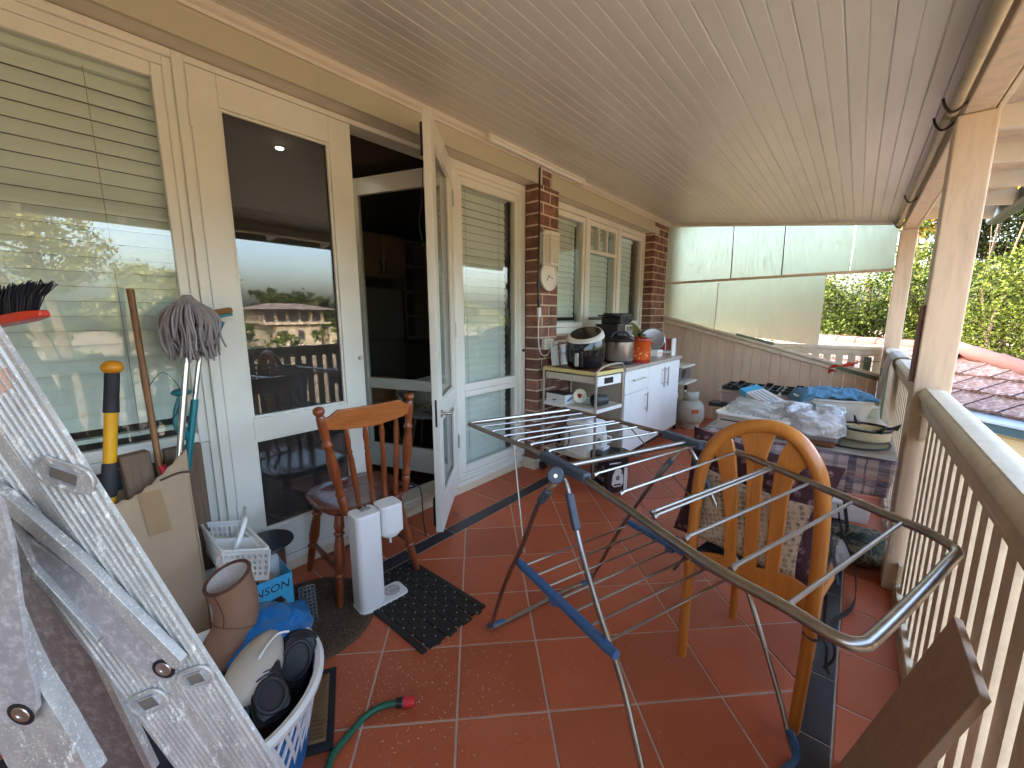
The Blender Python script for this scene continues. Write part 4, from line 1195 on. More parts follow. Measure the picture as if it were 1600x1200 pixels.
tree('leafy_tree', 'yellow green bushy tree between the two veranda posts', (1.0, 11.4, -3), [((0.9, 11.4, 1.15), (1.0, 1.0, 1.2)), ((1.4, 11.2, 0.2), (1.1, 1.0, 1.3)), ((0.75, 11.8, 2.7), (0.6, 0.6, 0.5))], 30000, 0.058, M['leaf_lime'], G, 0.07)
tree('leafy_tree', 'large pale green tree right of the near post', (2.0, 10.4, -3), [((1.7, 10.4, 1.05), (0.8, 0.9, 1.3)), ((2.5, 10.6, 1.1), (1.0, 1.0, 1.2)), ((2.0, 10.2, -0.5), (1.3, 1.0, 1.2)), ((2.2, 10.5, 1.85), (0.7, 0.8, 0.7))], 38000, 0.055, M['leaf_lime'], G, 0.07)
tree('leafy_tree', 'tall dark tree with loose branches high on the right', (2.5, 14.5, -3), [((2.0, 14.3, 3.4), (0.8, 0.9, 0.8)), ((2.8, 14.5, 3.2), (0.9, 1.0, 0.9)), ((2.6, 14.7, 5.0), (1.0, 1.0, 0.8)), ((2.0, 14.4, 2.5), (0.8, 0.8, 0.6)), ((2.3, 14.3, 4.1), (0.8, 0.8, 0.7)), ((3.6, 14.6, 4.4), (1.1, 1.0, 1.0))], 46000, 0.07, M['leaf_dark'], G, 0.035)
tree('leafy_tree', 'golden leaved tree catching the light above the others', (1.8, 13.2, -3), [((2.05, 13.0, 4.3), (0.55, 0.5, 0.5)), ((2.6, 13.0, 4.9), (0.7, 0.6, 0.6)), ((0.85, 13.4, 3.6), (0.5, 0.6, 0.6))], 14000, 0.075, M['leaf_gold'], G, 0.03)
for k, (x, y, z) in enumerate(((-2.6, 11.5, -3), (-4.6, 11.0, -3), (-6.8, 10.5, -3))):
    tree('leafy_tree', ('green tree blurred behind the lower frosted sheet', 'green tree blurred behind the left end of the frosted screen', 'green tree hidden behind the brick pier end')[k], (x, y, z), [((x, y, 0.3), (1.3, 1.0, 1.3)), ((x + 0.5, y, -1.0), (1.4, 1.0, 1.2))], 9000, 0.10, M['leaf_lime'], G)
# what the glass doors reflect: gum trees, shrubs and a house across the valley
GG = 'trees across the valley, reflected in the glass'
tree('gum_tree', 'tall spreading gum tree reflected in the large left window', (15, 1.0, -3), [((14.5, -2.5, 2.4), (1.6, 2.0, 1.3)), ((15, 0.6, 3.2), (1.6, 1.8, 1.4)), ((15, 3.4, 1.7), (1.5, 1.5, 1.1)), ((14.6, -5.5, 1.0), (1.6, 2.0, 1.5)), ((15.4, 5.0, 0.9), (1.2, 1.1, 1.0)), ((15.2, 5.0, 2.4), (1.0, 0.75, 1.5)), ((14.6, -0.8, 4.0), (1.6, 2.2, 1.0))], 30000, 0.12, M['leaf_gum'], GG, 0.22)
tree('gum_tree', 'round gum tree reflected beside the mop', (36, 6.6, -4), [((36, 6.6, 3.6), (2.0, 2.6, 1.5)), ((36, 5.0, 2.0), (1.8, 2.2, 1.2)), ((36, 9.5, 2.0), (1.5, 1.8, 1.2))], 6000, 0.3, M['leaf_gum'], GG, 0.25)
tree('gum_tree', 'dark tree behind the house reflected in the closed door', (60, 30, -4), [((62, 25, 3.6), (3, 4, 2.0)), ((62, 30.5, 3.0), (3, 3, 2.2)), ((60, 36, 2.0), (3, 3, 2.5))], 9000, 0.4, M['leaf_dark'], GG, 0.3)
tree('gum_tree', 'tall pointed tree reflected in the narrow window', (30, 31, -4), [((30, 31, 2.2), (1.6, 2.0, 1.4)), ((30, 31, 4.0), (0.9, 1.1, 1.2)), ((30, 36, 1.2), (1.6, 2.4, 1.2))], 6000, 0.28, M['leaf_gum'], GG, 0.25)
fh = thing('hillside_house', 'two storey cream house across the valley reflected in the closed door', 'house', (54, 22.5, -4))
MB().boxp((50, 20.0, -4), (57, 25.5, 0.4)).build('lower_wall', M['far_wall'], fh)
MB().boxp((51, 19.0, 0.4), (57, 26.5, 2.1)).build('upper_wall', M['far_wall'], fh)
MB().boxp((49.3, 18.6, 0.25), (50.9, 26.6, 0.5)).build('balcony', M['far_wall'], fh)
MB().boxp((50, 26.6, -4), (56, 30.0, -0.2)).build('side_wing', M['far_wall'], fh)
MB().add([(48.8, 17.6, 2.1), (58, 17.6, 2.1), (58, 27.6, 2.1), (48.8, 27.6, 2.1), (53, 20.5, 2.9), (53, 24.5, 2.9)], [(0, 4, 5, 3), (1, 2, 5, 4), (0, 1, 4), (3, 5, 2), (0, 3, 2, 1)]).build('roof', M['far_roof'], fh)
for yy in (19.3, 20.7, 22.1, 23.5, 25.0):
    MB().boxp((50.95, yy, 0.6), (50.99, yy + 1.0, 1.8)).build('window', M['far_dark'], fh)
for yy in (20.6, 22.6, 24.4):
    MB().boxp((49.9, yy, -1.6), (49.98, yy + 0.7, -0.5)).build('window', M['far_dark'], fh)
sh_ = MB()
leaf_cloud(sh_, [((26, y, -0.75 + 0.4 * math.sin(y * 1.3)), (2.0, 2.6, 1.4)) for y in range(-12, 46, 4)] + [((75, y, -0.5 + 0.9 * math.sin(y * 1.7)), (4, 5, 2.4)) for y in range(-30, 90, 7)], 42000, 0.36)
sh_.build('valley_shrubs', M['leaf_mid'], label='mass of shrubs and far trees filling the valley', kind='stuff')
# ================================================================ CLOTHES AIRER
air = thing('clothes_airer', 'folding steel clothes airer with blue plastic joints standing open in the middle', 'clothes airer', (-0.5, 1.23, 0))
Z = 0.87
nearL = [(-1.208, 1.167, 0.87), (-1.076, 1.126, 0.87), (-0.808, 1.065, 0.87), (-0.642, 1.007, 0.87)]
farL = [(-1.01, 1.651, 0.87), (-0.764, 1.602, 0.87), (-0.55, 1.55, 0.87), (-0.437, 1.513, 0.87)]
MB().tube([(-1.01, 1.651, 0.87), (-1.02, 1.649, 0.87), (-1.208, 1.187, 0.87), (-1.204, 1.157, 0.87), (-1.076, 1.126, 0.87), (-0.808, 1.065, 0.87), (-0.615, 1.002, 0.87)], 0.0085, 8).build('wing_frame', M['steel'], air, smooth=True)
MB().tube([(-1.064, 1.66, 0.87), (-1.01, 1.651, 0.87), (-0.764, 1.602, 0.87), (-0.55, 1.55, 0.87), (-0.418, 1.509, 0.87)], 0.0085, 8).build('wing_frame', M['steel'], air, smooth=True)
outer = smooth_path([(-0.615, 1.002, 0.87), (-0.398, 0.88, 0.87), (-0.166, 0.756, 0.87), (-0.038, 0.711, 0.87), (0.002, 0.692, 0.87), (0.029, 0.684, 0.87), (0.05, 0.692, 0.87), (0.066, 0.724, 0.87), (0.117, 0.869, 0.87), (0.176, 1.046, 0.87), (0.191, 1.095, 0.87), (0.186, 1.126, 0.87), (0.159, 1.166, 0.87), (0.122, 1.196, 0.87), (-0.055, 1.325, 0.87), (-0.266, 1.48, 0.87), (-0.418, 1.509, 0.87)], 5)
MB().tube(outer, 0.0100, 10).build('wing_frame', M['steel'], air, smooth=True)
rods = [((-1.137, 1.161, 0.87), (-0.936, 1.636, 0.87)), ((-1.063, 1.142, 0.87), (-0.86, 1.619, 0.87)), ((-0.985, 1.122, 0.87), (-0.759, 1.592, 0.87)), ((-0.909, 1.113, 0.87), (-0.733, 1.587, 0.87)), ((-0.844, 1.108, 0.87), (-0.645, 1.567, 0.87)), ((-0.755, 1.092, 0.87), (-0.55, 1.55, 0.87)),
        ((-0.535, 1.004, 0.87), (-0.362, 1.545, 0.87)), ((-0.423, 0.935, 0.87), (-0.259, 1.494, 0.87)), ((-0.321, 0.885, 0.87), (-0.152, 1.406, 0.87)), ((-0.31, 0.87, 0.87), (-0.147, 1.383, 0.87)), ((-0.226, 0.82, 0.87), (-0.055, 1.32, 0.87)), ((-0.129, 0.769, 0.87), (0.037, 1.251, 0.87)), ((-0.038, 0.718, 0.87), (0.122, 1.192, 0.87))]
for a, b in rods:
    MB().tube([a, b], 0.0042, 7).build('rod', M['steel_light'], air, smooth=True)
    MB().tube([Vector(a) - Vector((0, 0, .004)), Vector(a) + (Vector(b) - Vector(a)).normalized() * 0.012], 0.0062, 8).build('rod_end', M['steel_light'], air, smooth=True)
MB().tube([(-0.63, 1.01, 0.87), (-0.416, 1.501, 0.87)], 0.0095, 10).build('hinge_rod', M['steel_light'], air, smooth=True)
def hub(a, b, c, nm='hub'):
    mb = MB(); mb.bar(Vector(a) + Vector((0, 0, 0.002)), Vector(b) + Vector((0, 0, 0.002)), 0.030, 0.028)
    mb.build(nm, M['grey_plastic'], air, bevel=0.005)
hub((-0.737, 1.033, 0.872), (-0.528, 0.955, 0.872), 0); hub((-0.523, 1.53, 0.872), (-0.365, 1.46, 0.872), 0)
legN = [[(-0.612, 0.945, 0.855), (-0.637, 0.925, 0.82), (-0.695, 0.95, 0.744), (-0.794, 0.997, 0.545), (-0.897, 1.031, 0.347), (-1.046, 1.107, 0.03)],
        [(-0.605, 0.955, 0.855), (-0.587, 0.955, 0.814), (-0.53, 0.925, 0.692), (-0.452, 0.90, 0.538), (-0.372, 0.885, 0.38), (-0.292, 0.842, 0.224), (-0.19, 0.79, 0.02)]]
legF = [[(-0.435, 1.50, 0.855), (-0.469, 1.475, 0.80), (-0.53, 1.465, 0.70), (-0.681, 1.53, 0.428), (-0.839, 1.619, 0.103), (-0.885, 1.665, 0.02)],
        [(-0.43, 1.50, 0.855), (-0.40, 1.52, 0.80), (-0.314, 1.499, 0.656), (-0.236, 1.474, 0.503), (-0.175, 1.45, 0.375), (-0.071, 1.379, 0.157), (-0.016, 1.335, 0.02)]]
for L in legN + legF:
    MB().tube(smooth_path(L, 4), 0.0080, 9).build('leg', M['steel'], air, smooth=True)
    p = Vector(L[1]); q_ = p.lerp(Vector(L[2]), 0.75)
    MB().bar(p, q_, 0.022, 0.022).build('leg_clamp', M['grey_plastic'], air, bevel=0.006)
for L in (legN[0], legF[0]):
    pass
Hn = Vector((-0.622, 0.938, 0.865))
MB().lathe([(0, -0.014), (0.022, -0.014), (0.025, -0.008), (0.025, 0.010), (0.021, 0.014), (0.0, 0.014)], 24, Hn, face_frame((0, 0, 0), (0.5, -0.8, 0.25))).build('pivot_cover', M['grey_plastic'], air, smooth=True)
MB().lathe([(0, 0.0145), (0.0055, 0.0145), (0.0055, 0.0165), (0, 0.0165)], 12, Hn, face_frame((0, 0, 0), (0.5, -0.8, 0.25))).build('pivot_bolt', M['brushed'], air)
MB().tube(smooth_path([(-1.046, 1.107, 0.03), (-1.062, 1.125, 0.012), (-1.03, 1.20, 0.011), (-0.95, 1.52, 0.011), (-0.90, 1.64, 0.012), (-0.885, 1.665, 0.02)], 5), 0.0080, 9).build('floor_bar', M['steel'], air, smooth=True)
MB().tube(smooth_path([(-0.19, 0.79, 0.02), (-0.168, 0.79, 0.011), (-0.13, 0.93, 0.011), (-0.04, 1.24, 0.011), (-0.006, 1.315, 0.012), (-0.016, 1.335, 0.02)], 5), 0.0080, 9).build('floor_bar', M['steel'], air, smooth=True)
for pts in ([(-1.036, 1.103, 0.055), (-1.064, 1.122, 0.016), (-1.04, 1.185, 0.013)], [(-0.87, 1.65, 0.06), (-0.886, 1.668, 0.016), (-0.91, 1.62, 0.013)], [(-0.03, 1.345, 0.075), (-0.004, 1.326, 0.018), (-0.03, 1.25, 0.013)]):
    MB().tube(smooth_path(pts, 4), 0.0120, 9).build('foot_cap', M['blue_plastic'], air, smooth=True)
sA, sB = Vector((-0.818, 1.020, 0.462)), Vector((-0.402, 0.872, 0.468))
sC, sD = Vector((-0.672, 1.586, 0.436)), Vector((-0.221, 1.430, 0.438))
for a, b in ((sA, sB), (sC, sD)):
    MB().bar(a, b, 0.026, 0.020).build('shelf_bar', M['blue_plastic'], air, bevel=0.004)
    dx = (b - a).normalized(); mb = MB()
    for p, s_ in ((a, -1), (b, 1)): mb.tube([p - dx * s_ * 0.005 , p + dx * s_ * 0.022], 0.013, 10)
    m_ = a.lerp(b, 0.45); mb.bar(m_ - dx * 0.015 + Vector((0, 0, -0.016)), m_ + dx * 0.015 + Vector((0, 0, -0.016)), 0.02, 0.02)
    mb.build('shelf_clip', M['blue_plastic'], air, smooth=40)
for k in range(7):
    f_ = (k + 0.25) / 6.6
    MB().tube([sA.lerp(sB, f_), sC.lerp(sD, f_)], 0.0042, 7).build('rod', M['steel'], air, smooth=True)
# thin support wires under the wings
MB().tube([(-0.909, 1.094, 0.86), (-0.80, 1.02, 0.51)], 0.0032, 6).build('stay_wire', M['steel'], air)
MB().tube([(-0.697, 1.597, 0.86), (-0.33, 1.47, 0.62)], 0.0028, 6).build('stay_wire', M['steel'], air)
# twist tie on the shelf bar
tw = MB(); c0 = sC.lerp(sD, 0.62)
for a, b in (((-0.05, 0.0, 0.06), (0.0, 0.0, 0.012)), ((0.0, 0, 0.012), (-0.035, -0.05, -0.05)), ((0, 0, 0.012), (0.05, 0.02, 0.035)), ((0.05, 0.02, 0.035), (0.075, 0.0, 0.01))):
    tw.tube([c0 + Vector(a), c0 + Vector(b)], 0.005, 6)
tw.build('dark_tie', M['black_rubber'], label='dark strip tied round the far blue shelf bar of the airer', cat='tie')

# ================================================================ ARCH BACK CHAIR
P1, P2 = Vector((-0.397, 1.491, 0)), Vector((-0.019, 1.412, 0))
dd = (P2 - P1).normalized(); bk = Vector((0.079, 0.378, 0)).normalized()
oc = thing('dining_chair', 'honey coloured arch backed wooden chair holding cushions', 'chair', (-0.2, 1.65, 0))
arch = [(-0.39, 1.49, 0.02), (-0.386, 1.489, 0.356), (-0.38, 1.488, 0.64), (-0.367, 1.485, 0.795), (-0.322, 1.475, 0.9), (-0.247, 1.46, 0.961), (-0.171, 1.444, 0.981), (-0.105, 1.43, 0.962), (-0.058, 1.42, 0.908), (-0.03, 1.414, 0.836), (-0.017, 1.412, 0.704), (-0.014, 1.411, 0.521), (-0.014, 1.411, 0.305), (-0.021, 1.412, 0.023)]
ap = smooth_path([Vector(a) for a in arch], 4)
rad = []
for i in range(len(ap)):
    zz = ap[i].z; rad.append(0.0165 + 0.005 * min(1, max(0, zz / 0.9)))
MB().tube(ap, rad, 14).build('arch_frame', M['beech'], oc, smooth=True)
def splat(pl, pr, nm='splat'):
    n = len(pl); mb = MB()
    vs = []
    for off in (-0.007, 0.007):
        for a, b in zip(pl, pr):
            vs += [Vector(a) + bk * (off + 0.004), Vector(b) + bk * (off + 0.004)]
    fs = []
    for i in range(n - 1):
        a = 2 * i; b = 2 * n + 2 * i
        fs += [(a, a + 2, a + 3, a + 1), (b, b + 1, b + 3, b + 2), (a, b, b + 2, a + 2), (a + 1, a + 3, b + 3, b + 1)]
    fs += [(0, 1, 2 * n + 1, 2 * n), (2 * n - 2, 4 * n - 2, 4 * n - 1, 2 * n - 1)]
    mb.add(vs, fs).build(nm, M['beech'], oc, bevel=0.003)
splat(smooth_path([(-0.352, 1.481, 0.888), (-0.319, 1.475, 0.828), (-0.293, 1.469, 0.721), (-0.278, 1.466, 0.61), (-0.27, 1.465, 0.489)], 4),
      smooth_path([(-0.295, 1.47, 0.942), (-0.27, 1.464, 0.886), (-0.251, 1.461, 0.759), (-0.24, 1.458, 0.626), (-0.233, 1.457, 0.489)], 4))
splat(smooth_path([(-0.262, 1.463, 0.95), (-0.24, 1.458, 0.895), (-0.225, 1.455, 0.812), (-0.217, 1.453, 0.659), (-0.211, 1.452, 0.489)], 4),
      smooth_path([(-0.154, 1.44, 0.97), (-0.169, 1.443, 0.909), (-0.18, 1.446, 0.826), (-0.177, 1.445, 0.676), (-0.17, 1.444, 0.492)], 4))
splat(smooth_path([(-0.119, 1.433, 0.954), (-0.141, 1.437, 0.897), (-0.151, 1.44, 0.804), (-0.149, 1.439, 0.666), (-0.146, 1.439, 0.496)], 4),
      smooth_path([(-0.06, 1.42, 0.892), (-0.089, 1.427, 0.852), (-0.105, 1.43, 0.785), (-0.107, 1.43, 0.663), (-0.109, 1.431, 0.499)], 4))
splat(smooth_path([(-0.377, 1.487, 0.46), (-0.294, 1.47, 0.491), (-0.211, 1.452, 0.496), (-0.128, 1.435, 0.517), (-0.068, 1.422, 0.522), (-0.009, 1.41, 0.503)], 3),
      smooth_path([(-0.377, 1.487, 0.403), (-0.289, 1.468, 0.418), (-0.206, 1.451, 0.428), (-0.121, 1.433, 0.436), (-0.061, 1.421, 0.443), (-0.005, 1.409, 0.438)], 3), 'back_rail')
Sc = Matrix(((dd.x, bk.x, 0, P1.x), (dd.y, bk.y, 0, P1.y), (0, 0, 1, 0), (0, 0, 0, 1)))
MB().prism([(0.0, 0.02), (0.386, 0.02), (0.375, 0.30), (0.34, 0.40), (0.02, 0.40), (-0.0, 0.30)], 0.405, 0.435, Sc).build('seat', M['beech'], oc, bevel=0.006)
for u in (0.03, 0.315):
    MB().tube([Sc @ Vector((u, 0.385, 0.41)), Sc @ Vector((u, 0.39, 0.0))], [0.02, 0.016], 12).build('leg', M['beech'], oc, smooth=True)
MB().prism([(0.01, 0.03), (0.372, 0.03), (0.35, 0.37), (0.01, 0.37)], 0.436, 0.455, Sc).build('seat_pad', mat('dark_seat_pad', S(34, 30, 36), 0.8, bump=0.2), label='dark flat seat pad on the arch backed chair', cat='seat pad', bevel=0.006)
def pillow(name, c, w_, h_, t_, m, xdir, up, label, seed=0):
    x = Vector(xdir).normalized(); u = Vector(up).normalized(); nrm = x.cross(u).normalized(); u = nrm.cross(x)
    N = 22; vs = []; fs = []
    for side in (1, -1):
        for i in range(N + 1):
            for j in range(N + 1):
                a, b = -1 + 2 * i / N, -1 + 2 * j / N
                pin = 1 - 0.07 * (1 - a * a) * abs(b) ** 2 - 0.0
                e = max(0.0, (1 - abs(a) ** 3.0) * (1 - abs(b) ** 3.0)) ** 0.55
                wob = 0.06 * noise.noise(Vector((a * 1.6 + seed, b * 1.6, seed * 2.0)))
                px = a * w_ / 2 * (1 - 0.08 * (1 - b * b)); py = b * h_ / 2 * (1 - 0.08 * (1 - a * a))
                vs.append(Vector(c) + x * px + u * py + nrm * side * t_ / 2 * e * (1 + wob * 4))
    q_ = (N + 1) * (N + 1)
    for i in range(N):
        for j in range(N):
            a = i * (N + 1) + j; b = a + N + 1
            fs += [(a, b, b + 1, a + 1), (q_ + a, q_ + a + 1, q_ + b + 1, q_ + b)]
    mb = MB().add(vs, fs)
    return mb.build(name, m, label=label, cat='cushion', smooth=True)
mid = P1.lerp(P2, 0.5)
cA = Vector((-0.218, 1.536, 0.668))
pillow('cushion', cA + Vector((-0.018, 0.055, -0.01)), 0.485, 0.43, 0.13, M['maroon'], dd * 0.99 + Vector((0, 0, -0.06)), (0.02, 0.14, 1), 'large maroon flower print cushion behind the chair back', 1.3)
cB = Vector((-0.222, 1.495, 0.622))
pillow('cushion', cB + Vector((0.0, 0.012, 0.0)), 0.345, 0.27, 0.075, M['tan_print'], dd + Vector((0, 0, -0.07)), (0.02, 0.10, 1), 'smaller tan printed cushion in front of the maroon one', 4.1)
# straps and bits hanging from the right side of the chair
lp = smooth_path([(0.015, 1.62, 0.40), (0.02, 1.75, 0.22), (0.03, 1.98, 0.05), (0.06, 2.12, 0.012), (0.105, 2.22, 0.012), (0.125, 2.33, 0.03), (0.11, 2.45, 0.12), (0.05, 2.52, 0.24), (0.02, 2.62, 0.34)], 6)
sm = MB()
for a, b in zip(lp[:-1], lp[1:]): sm.bar(a, b + (b - a) * 0.1, 0.022, 0.0035, (1, 0.3, 0.2))
sm.build('black_strap', M['black_rubber'], label='black strap looping onto the floor beside the arch backed chair', cat='strap')
tl = MB()
for pts in ([(0.008, 1.42, 0.37), (0.03, 1.43, 0.34), (0.035, 1.43, 0.28), (0.045, 1.435, 0.25)], [(0.01, 1.43, 0.37), (0.045, 1.44, 0.35), (0.05, 1.44, 0.30), (0.03, 1.44, 0.26)], [(-0.03, 1.40, 0.375), (0.0, 1.395, 0.366), (0.03, 1.43, 0.37)]):
    tl.tube(smooth_path(pts, 4), 0.0042, 6)
tl.build('tie_cord', mat('grey_cord', S(52, 44, 46), 0.8), label='dark cords of the seat pad tied round the right chair post', cat='cord')
cb = MB().ball((0.13, 2.80, 0.075), (0.17, 0.16, 0.085), 22, 12, Matrix.Rotation(0.4, 4, 'Z'), lambda p: p * (1 + 0.22 * noise.noise(p * 2.3) + 0.08 * noise.noise(p * 6)))
cb.build('camouflage_bag', M['camo'], smooth=True, label='crumpled camouflage cloth bag on the floor by the post', cat='bag')
MB().ball((0.03, 2.62, 0.07), (0.065, 0.10, 0.085), 26, 16, None, lambda p: p * (1 + 0.2 * noise.noise(p * 3) + 0.16 * noise.noise(p * 14))).build('fur_brush', M['grey_fur'], smooth=True, label='shaggy grey fur duster beside the camouflage bag', cat='duster')
fm = MB()
for a, b in (((0.0, 3.15, 0.46), (0.09, 2.72, 0.10)), ((-0.02, 2.55, 0.30), (0.06, 2.38, 0.03)), ((-0.02, 3.15, 0.02), (-0.01, 2.55, 0.30)), ((0.0, 3.15, 0.46), (-0.02, 3.15, 0.02))):
    fm.bar(a, b, 0.016, 0.010)
fm.build('folded_stand', M['dark_metal'], label='dark folded metal stand leaning under the table corner', cat='stand', bevel=0.002)
MB().box((0.05, 3.35, 0.06), (0.24, 0.16, 0.12), (0, 0.1, 0.3)).build('paper_packet', M['paper'], label='pale paper packet on the floor under the table', cat='packet', bevel=0.01)

# ================================================================ TABLE
tb = thing('table', 'square table under a plaid cloth at the far end', 'table', (-0.19, 2.58, 0))
TX0, TX1, TY0, TY1, TZ = -0.56, 0.178, 2.18, 3.02, 0.735
MB().boxp((TX0, TY0, 0.705), (TX1, TY1, TZ)).build('table_top', M['board_brown'], tb, bevel=0.004)
MB().tube([(-0.19, 2.6, 0.05), (-0.19, 2.6, 0.7045)], 0.045, 16).build('pedestal', M['board_brown'], tb, smooth=40)
for k in range(4):
    a = R_(45 + 90 * k); MB().bar((-0.19, 2.6, 0.07), (-0.19 + 0.27 * math.cos(a), 2.6 + 0.27 * math.sin(a), 0.02), 0.05, 0.035).build('foot', M['board_brown'], tb, bevel=0.004)
def cloth(u, v):
    # u along x, v from back edge over the front edge and down
    L = (TY1 - TY0); drop = 0.165 - 0.02 * u + 0.012 * math.sin(u * 9)
    s = v * (L + drop); x = TX0 - 0.004 + (TX1 - TX0 + 0.008) * u
    if s < L: return (x, TY1 - s, TZ + 0.003)
    f_ = (s - L) / drop
    return (x - 0.02 * f_ * (u > 0.93), TY0 - 0.006 - 0.012 * f_ * math.sin(u * 26) * f_ - 0.004 * f_, TZ + 0.002 - (s - L))
MB().grid(cloth, 60, 46).build('tablecloth', M['plaid'], smooth=True, solid=0.002, label='blue and pink plaid cloth hanging over the table front', cat='tablecloth')
def cover(u, v):
    x = TX0 + 0.10 + (TX1 - TX0 - 0.10 + 0.004) * u; return (x, TY0 + 0.0 + (TY1 - TY0) * v, TZ + 0.0056 + 0.0012 * noise.noise(Vector((u * 9, v * 9, 1))))
MB().grid(cover, 30, 30).build('table_cover', M['cover_sheen'], smooth=True, label='plastic cover on the plaid cloth with its grey reflection painted in', cat='table cover')
def sheetf(u, v):
    # clear film falling off the right edge and corner
    y = TY0 - 0.035 + 0.62 * u; dz = 0.44 * (1 - 0.55 * abs(u - 0.28)); wv = 0.010 * math.sin(u * 22) * v
    return (TX1 + 0.006 + wv + 0.02 * v * (1 - u) , y - 0.02 * v * (1 - u), TZ + 0.004 - dz * v)
MB().grid(sheetf, 40, 22).build('plastic_sheet', film('clear_sheet', 0.80, rough=0.2, white=0.35), smooth=True, label='clear plastic sheet hanging off the right corner of the table', cat='plastic sheet')

TT = 0.743
mk = thing('glass_disc', 'round glass turntable with dark rim on the table cover', 'glass plate', (0.045, 2.40, TT))
MB().lathe([(0, 0.002), (0.148, 0.002), (0.150, 0.005), (0.148, 0.008), (0, 0.008)], 48, (0.035, 2.41, TT), sx=0.88, sy=1.0).build('plate', M['glass_clean'], mk, smooth=True)
MB().tube([(0.035 + 0.133 * math.cos(a), 2.41 + 0.151 * math.sin(a), TT + 0.005) for a in [2 * math.pi * k / 48 for k in range(48)]], 0.004, 6, closed=True).build('rim', M['dark_metal'], mk, smooth=True)
wr = thing('wok_ring', 'cream enamel burner ring with black iron pan support', 'wok ring', (0.075, 2.50, TT))
wc = Vector((0.078, 2.49, TT + 0.009))
MB().lathe([(0.088, 0.0), (0.093, 0.0), (0.095, 0.04), (0.088, 0.042), (0.084, 0.040), (0.084, 0.004)], 40, wc).build('ring', M['cream_enamel'], wr, smooth=40)
MB().lathe([(0, 0.022), (0.05, 0.022), (0.084, 0.026)], 32, wc).build('dish', M['cream_enamel'], wr, smooth=True)
MB().tube([wc + Vector((0.093 * math.cos(a), 0.093 * math.sin(a), 0.047)) for a in [2 * math.pi * k / 40 for k in range(40)]], 0.006, 6, closed=True).build('pan_support', M['black'], wr, smooth=True)
for a in (0.15, 1.9, 3.4, 5.2):
    d_ = Vector((math.cos(a), math.sin(a), 0))
    MB().add([wc + d_ * 0.05 + Vector((0, 0, .045)), wc + d_ * 0.115 + Vector((0, 0, .045)), wc + d_ * 0.125 + Vector((0, 0, .078)), wc + d_ * 0.095 + Vector((0, 0, .06))] + [wc + d_ * r + Vector((-d_.y * .006, d_.x * .006, z)) for r, z in ((0.05, .045), (0.115, .045), (0.125, .078), (0.095, .06))], [(0, 1, 2, 3), (7, 6, 5, 4), (0, 4, 5, 1), (1, 5, 6, 2), (2, 6, 7, 3), (3, 7, 4, 0)]).build('prong', M['black'], wr)
tc = Vector((-0.055, 2.86, TT))
MB().lathe([(0, 0.0), (0.125, 0.0), (0.15, 0.03), (0.178, 0.115), (0.192, 0.122), (0.194, 0.128), (0.18, 0.13), (0.172, 0.12), (0.14, 0.03), (0, 0.012)], 40, tc, Matrix.Rotation(0.35, 4, 'Z'), sx=1.0, sy=0.72).build('wash_tub', M['white_plastic'], smooth=40, label='oval white plastic tub holding the blue towel', cat='tub')
def towel(u, v):
    a = -1 + 2 * u; b = -1 + 2 * v
    x = a * 0.175; y = b * 0.115
    hgt = 0.128 + 0.034 * math.sqrt(max(0, 1 - a * a * 0.8)) * math.sqrt(max(0, 1 - b * b * 0.9)) + 0.022 * noise.noise(Vector((a * 3.2, b * 3.2, 2))) + 0.012 * noise.noise(Vector((a * 9, b * 9, 5)))
    if a < -0.72: hgt -= (-0.72 - a) * 0.16
    return Matrix.Translation(tc) @ Matrix.Rotation(0.35, 4, 'Z') @ Vector((x - 0.02, y, hgt))
MB().grid(towel, 46, 34).build('towel', M['towel'], smooth=True, solid=0.012, label='crumpled blue towel piled in the white tub', cat='towel')
MB().lathe([(0, 0), (0.055, 0), (0.062, 0.02), (0.055, 0.075), (0.058, 0.082), (0.05, 0.084), (0, 0.08)], 24, (0.085, 2.93, TT)).build('pot', mat('pale_green_plastic', S(190, 204, 188), 0.4), smooth=40, label='small pale green pot beside the white tub', cat='pot')
pb = MB().box((0.115, 2.80, TT + 0.012), (0.11, 0.20, 0.02), (0.05, 0, 0.2)).build('flat_tray', M['offwhite'], label='pale flat plastic tray lying behind the burner ring', cat='tray', bevel=0.008)
# boxes on the left of the table
bx = thing('tray_box', 'long pale carton with a white tray top on the table', 'box', (-0.33, 2.42, TT))
Tb = Matrix.Translation((-0.335, 2.40, TT)) @ Matrix.Rotation(-0.10, 4, 'Z')
MB().boxp((-0.155, -0.16, 0), (0.155, 0.16, 0.075), Tb).build('carton', mat('grey_pink_card', S(188, 172, 162), 0.6), bx, bevel=0.003)
MB().prism(rpoly(0.34, 0.35, 0.03), 0.0755, 0.090, Tb).build('tray', M['white_plastic'], bx, bevel=0.004)
MB().box((-0.09, -0.1615, 0.05), (0.10, 0.002, 0.006), None, Tb).build('slot', M['ink'], bx)
pk = thing('medicine_carton', 'flat white carton with a cyan printed end on the tray', 'carton', (-0.33, 2.48, TT + 0.095))
Tp = Matrix.Translation((-0.335, 2.47, TT + 0.125)) @ Euler((0.22, 0.22, -0.75)).to_matrix().to_4x4()
MB().boxp((-0.13, -0.05, 0), (0.13, 0.05, 0.035), Tp).build('body', M['white_card'], pk, bevel=0.002)
MB().boxp((-0.1303, -0.0503, 0.002), (-0.075, 0.0503, 0.0353), Tp).build('cyan_end', M['cyan_card'], pk)
for k in range(4): MB().boxp((-0.06, -0.04 + 0.02 * k, 0.0352), (0.10 - 0.03 * (k % 2), -0.034 + 0.02 * k, 0.0356), Tp).build('print_line', M['grey_ink'], pk)
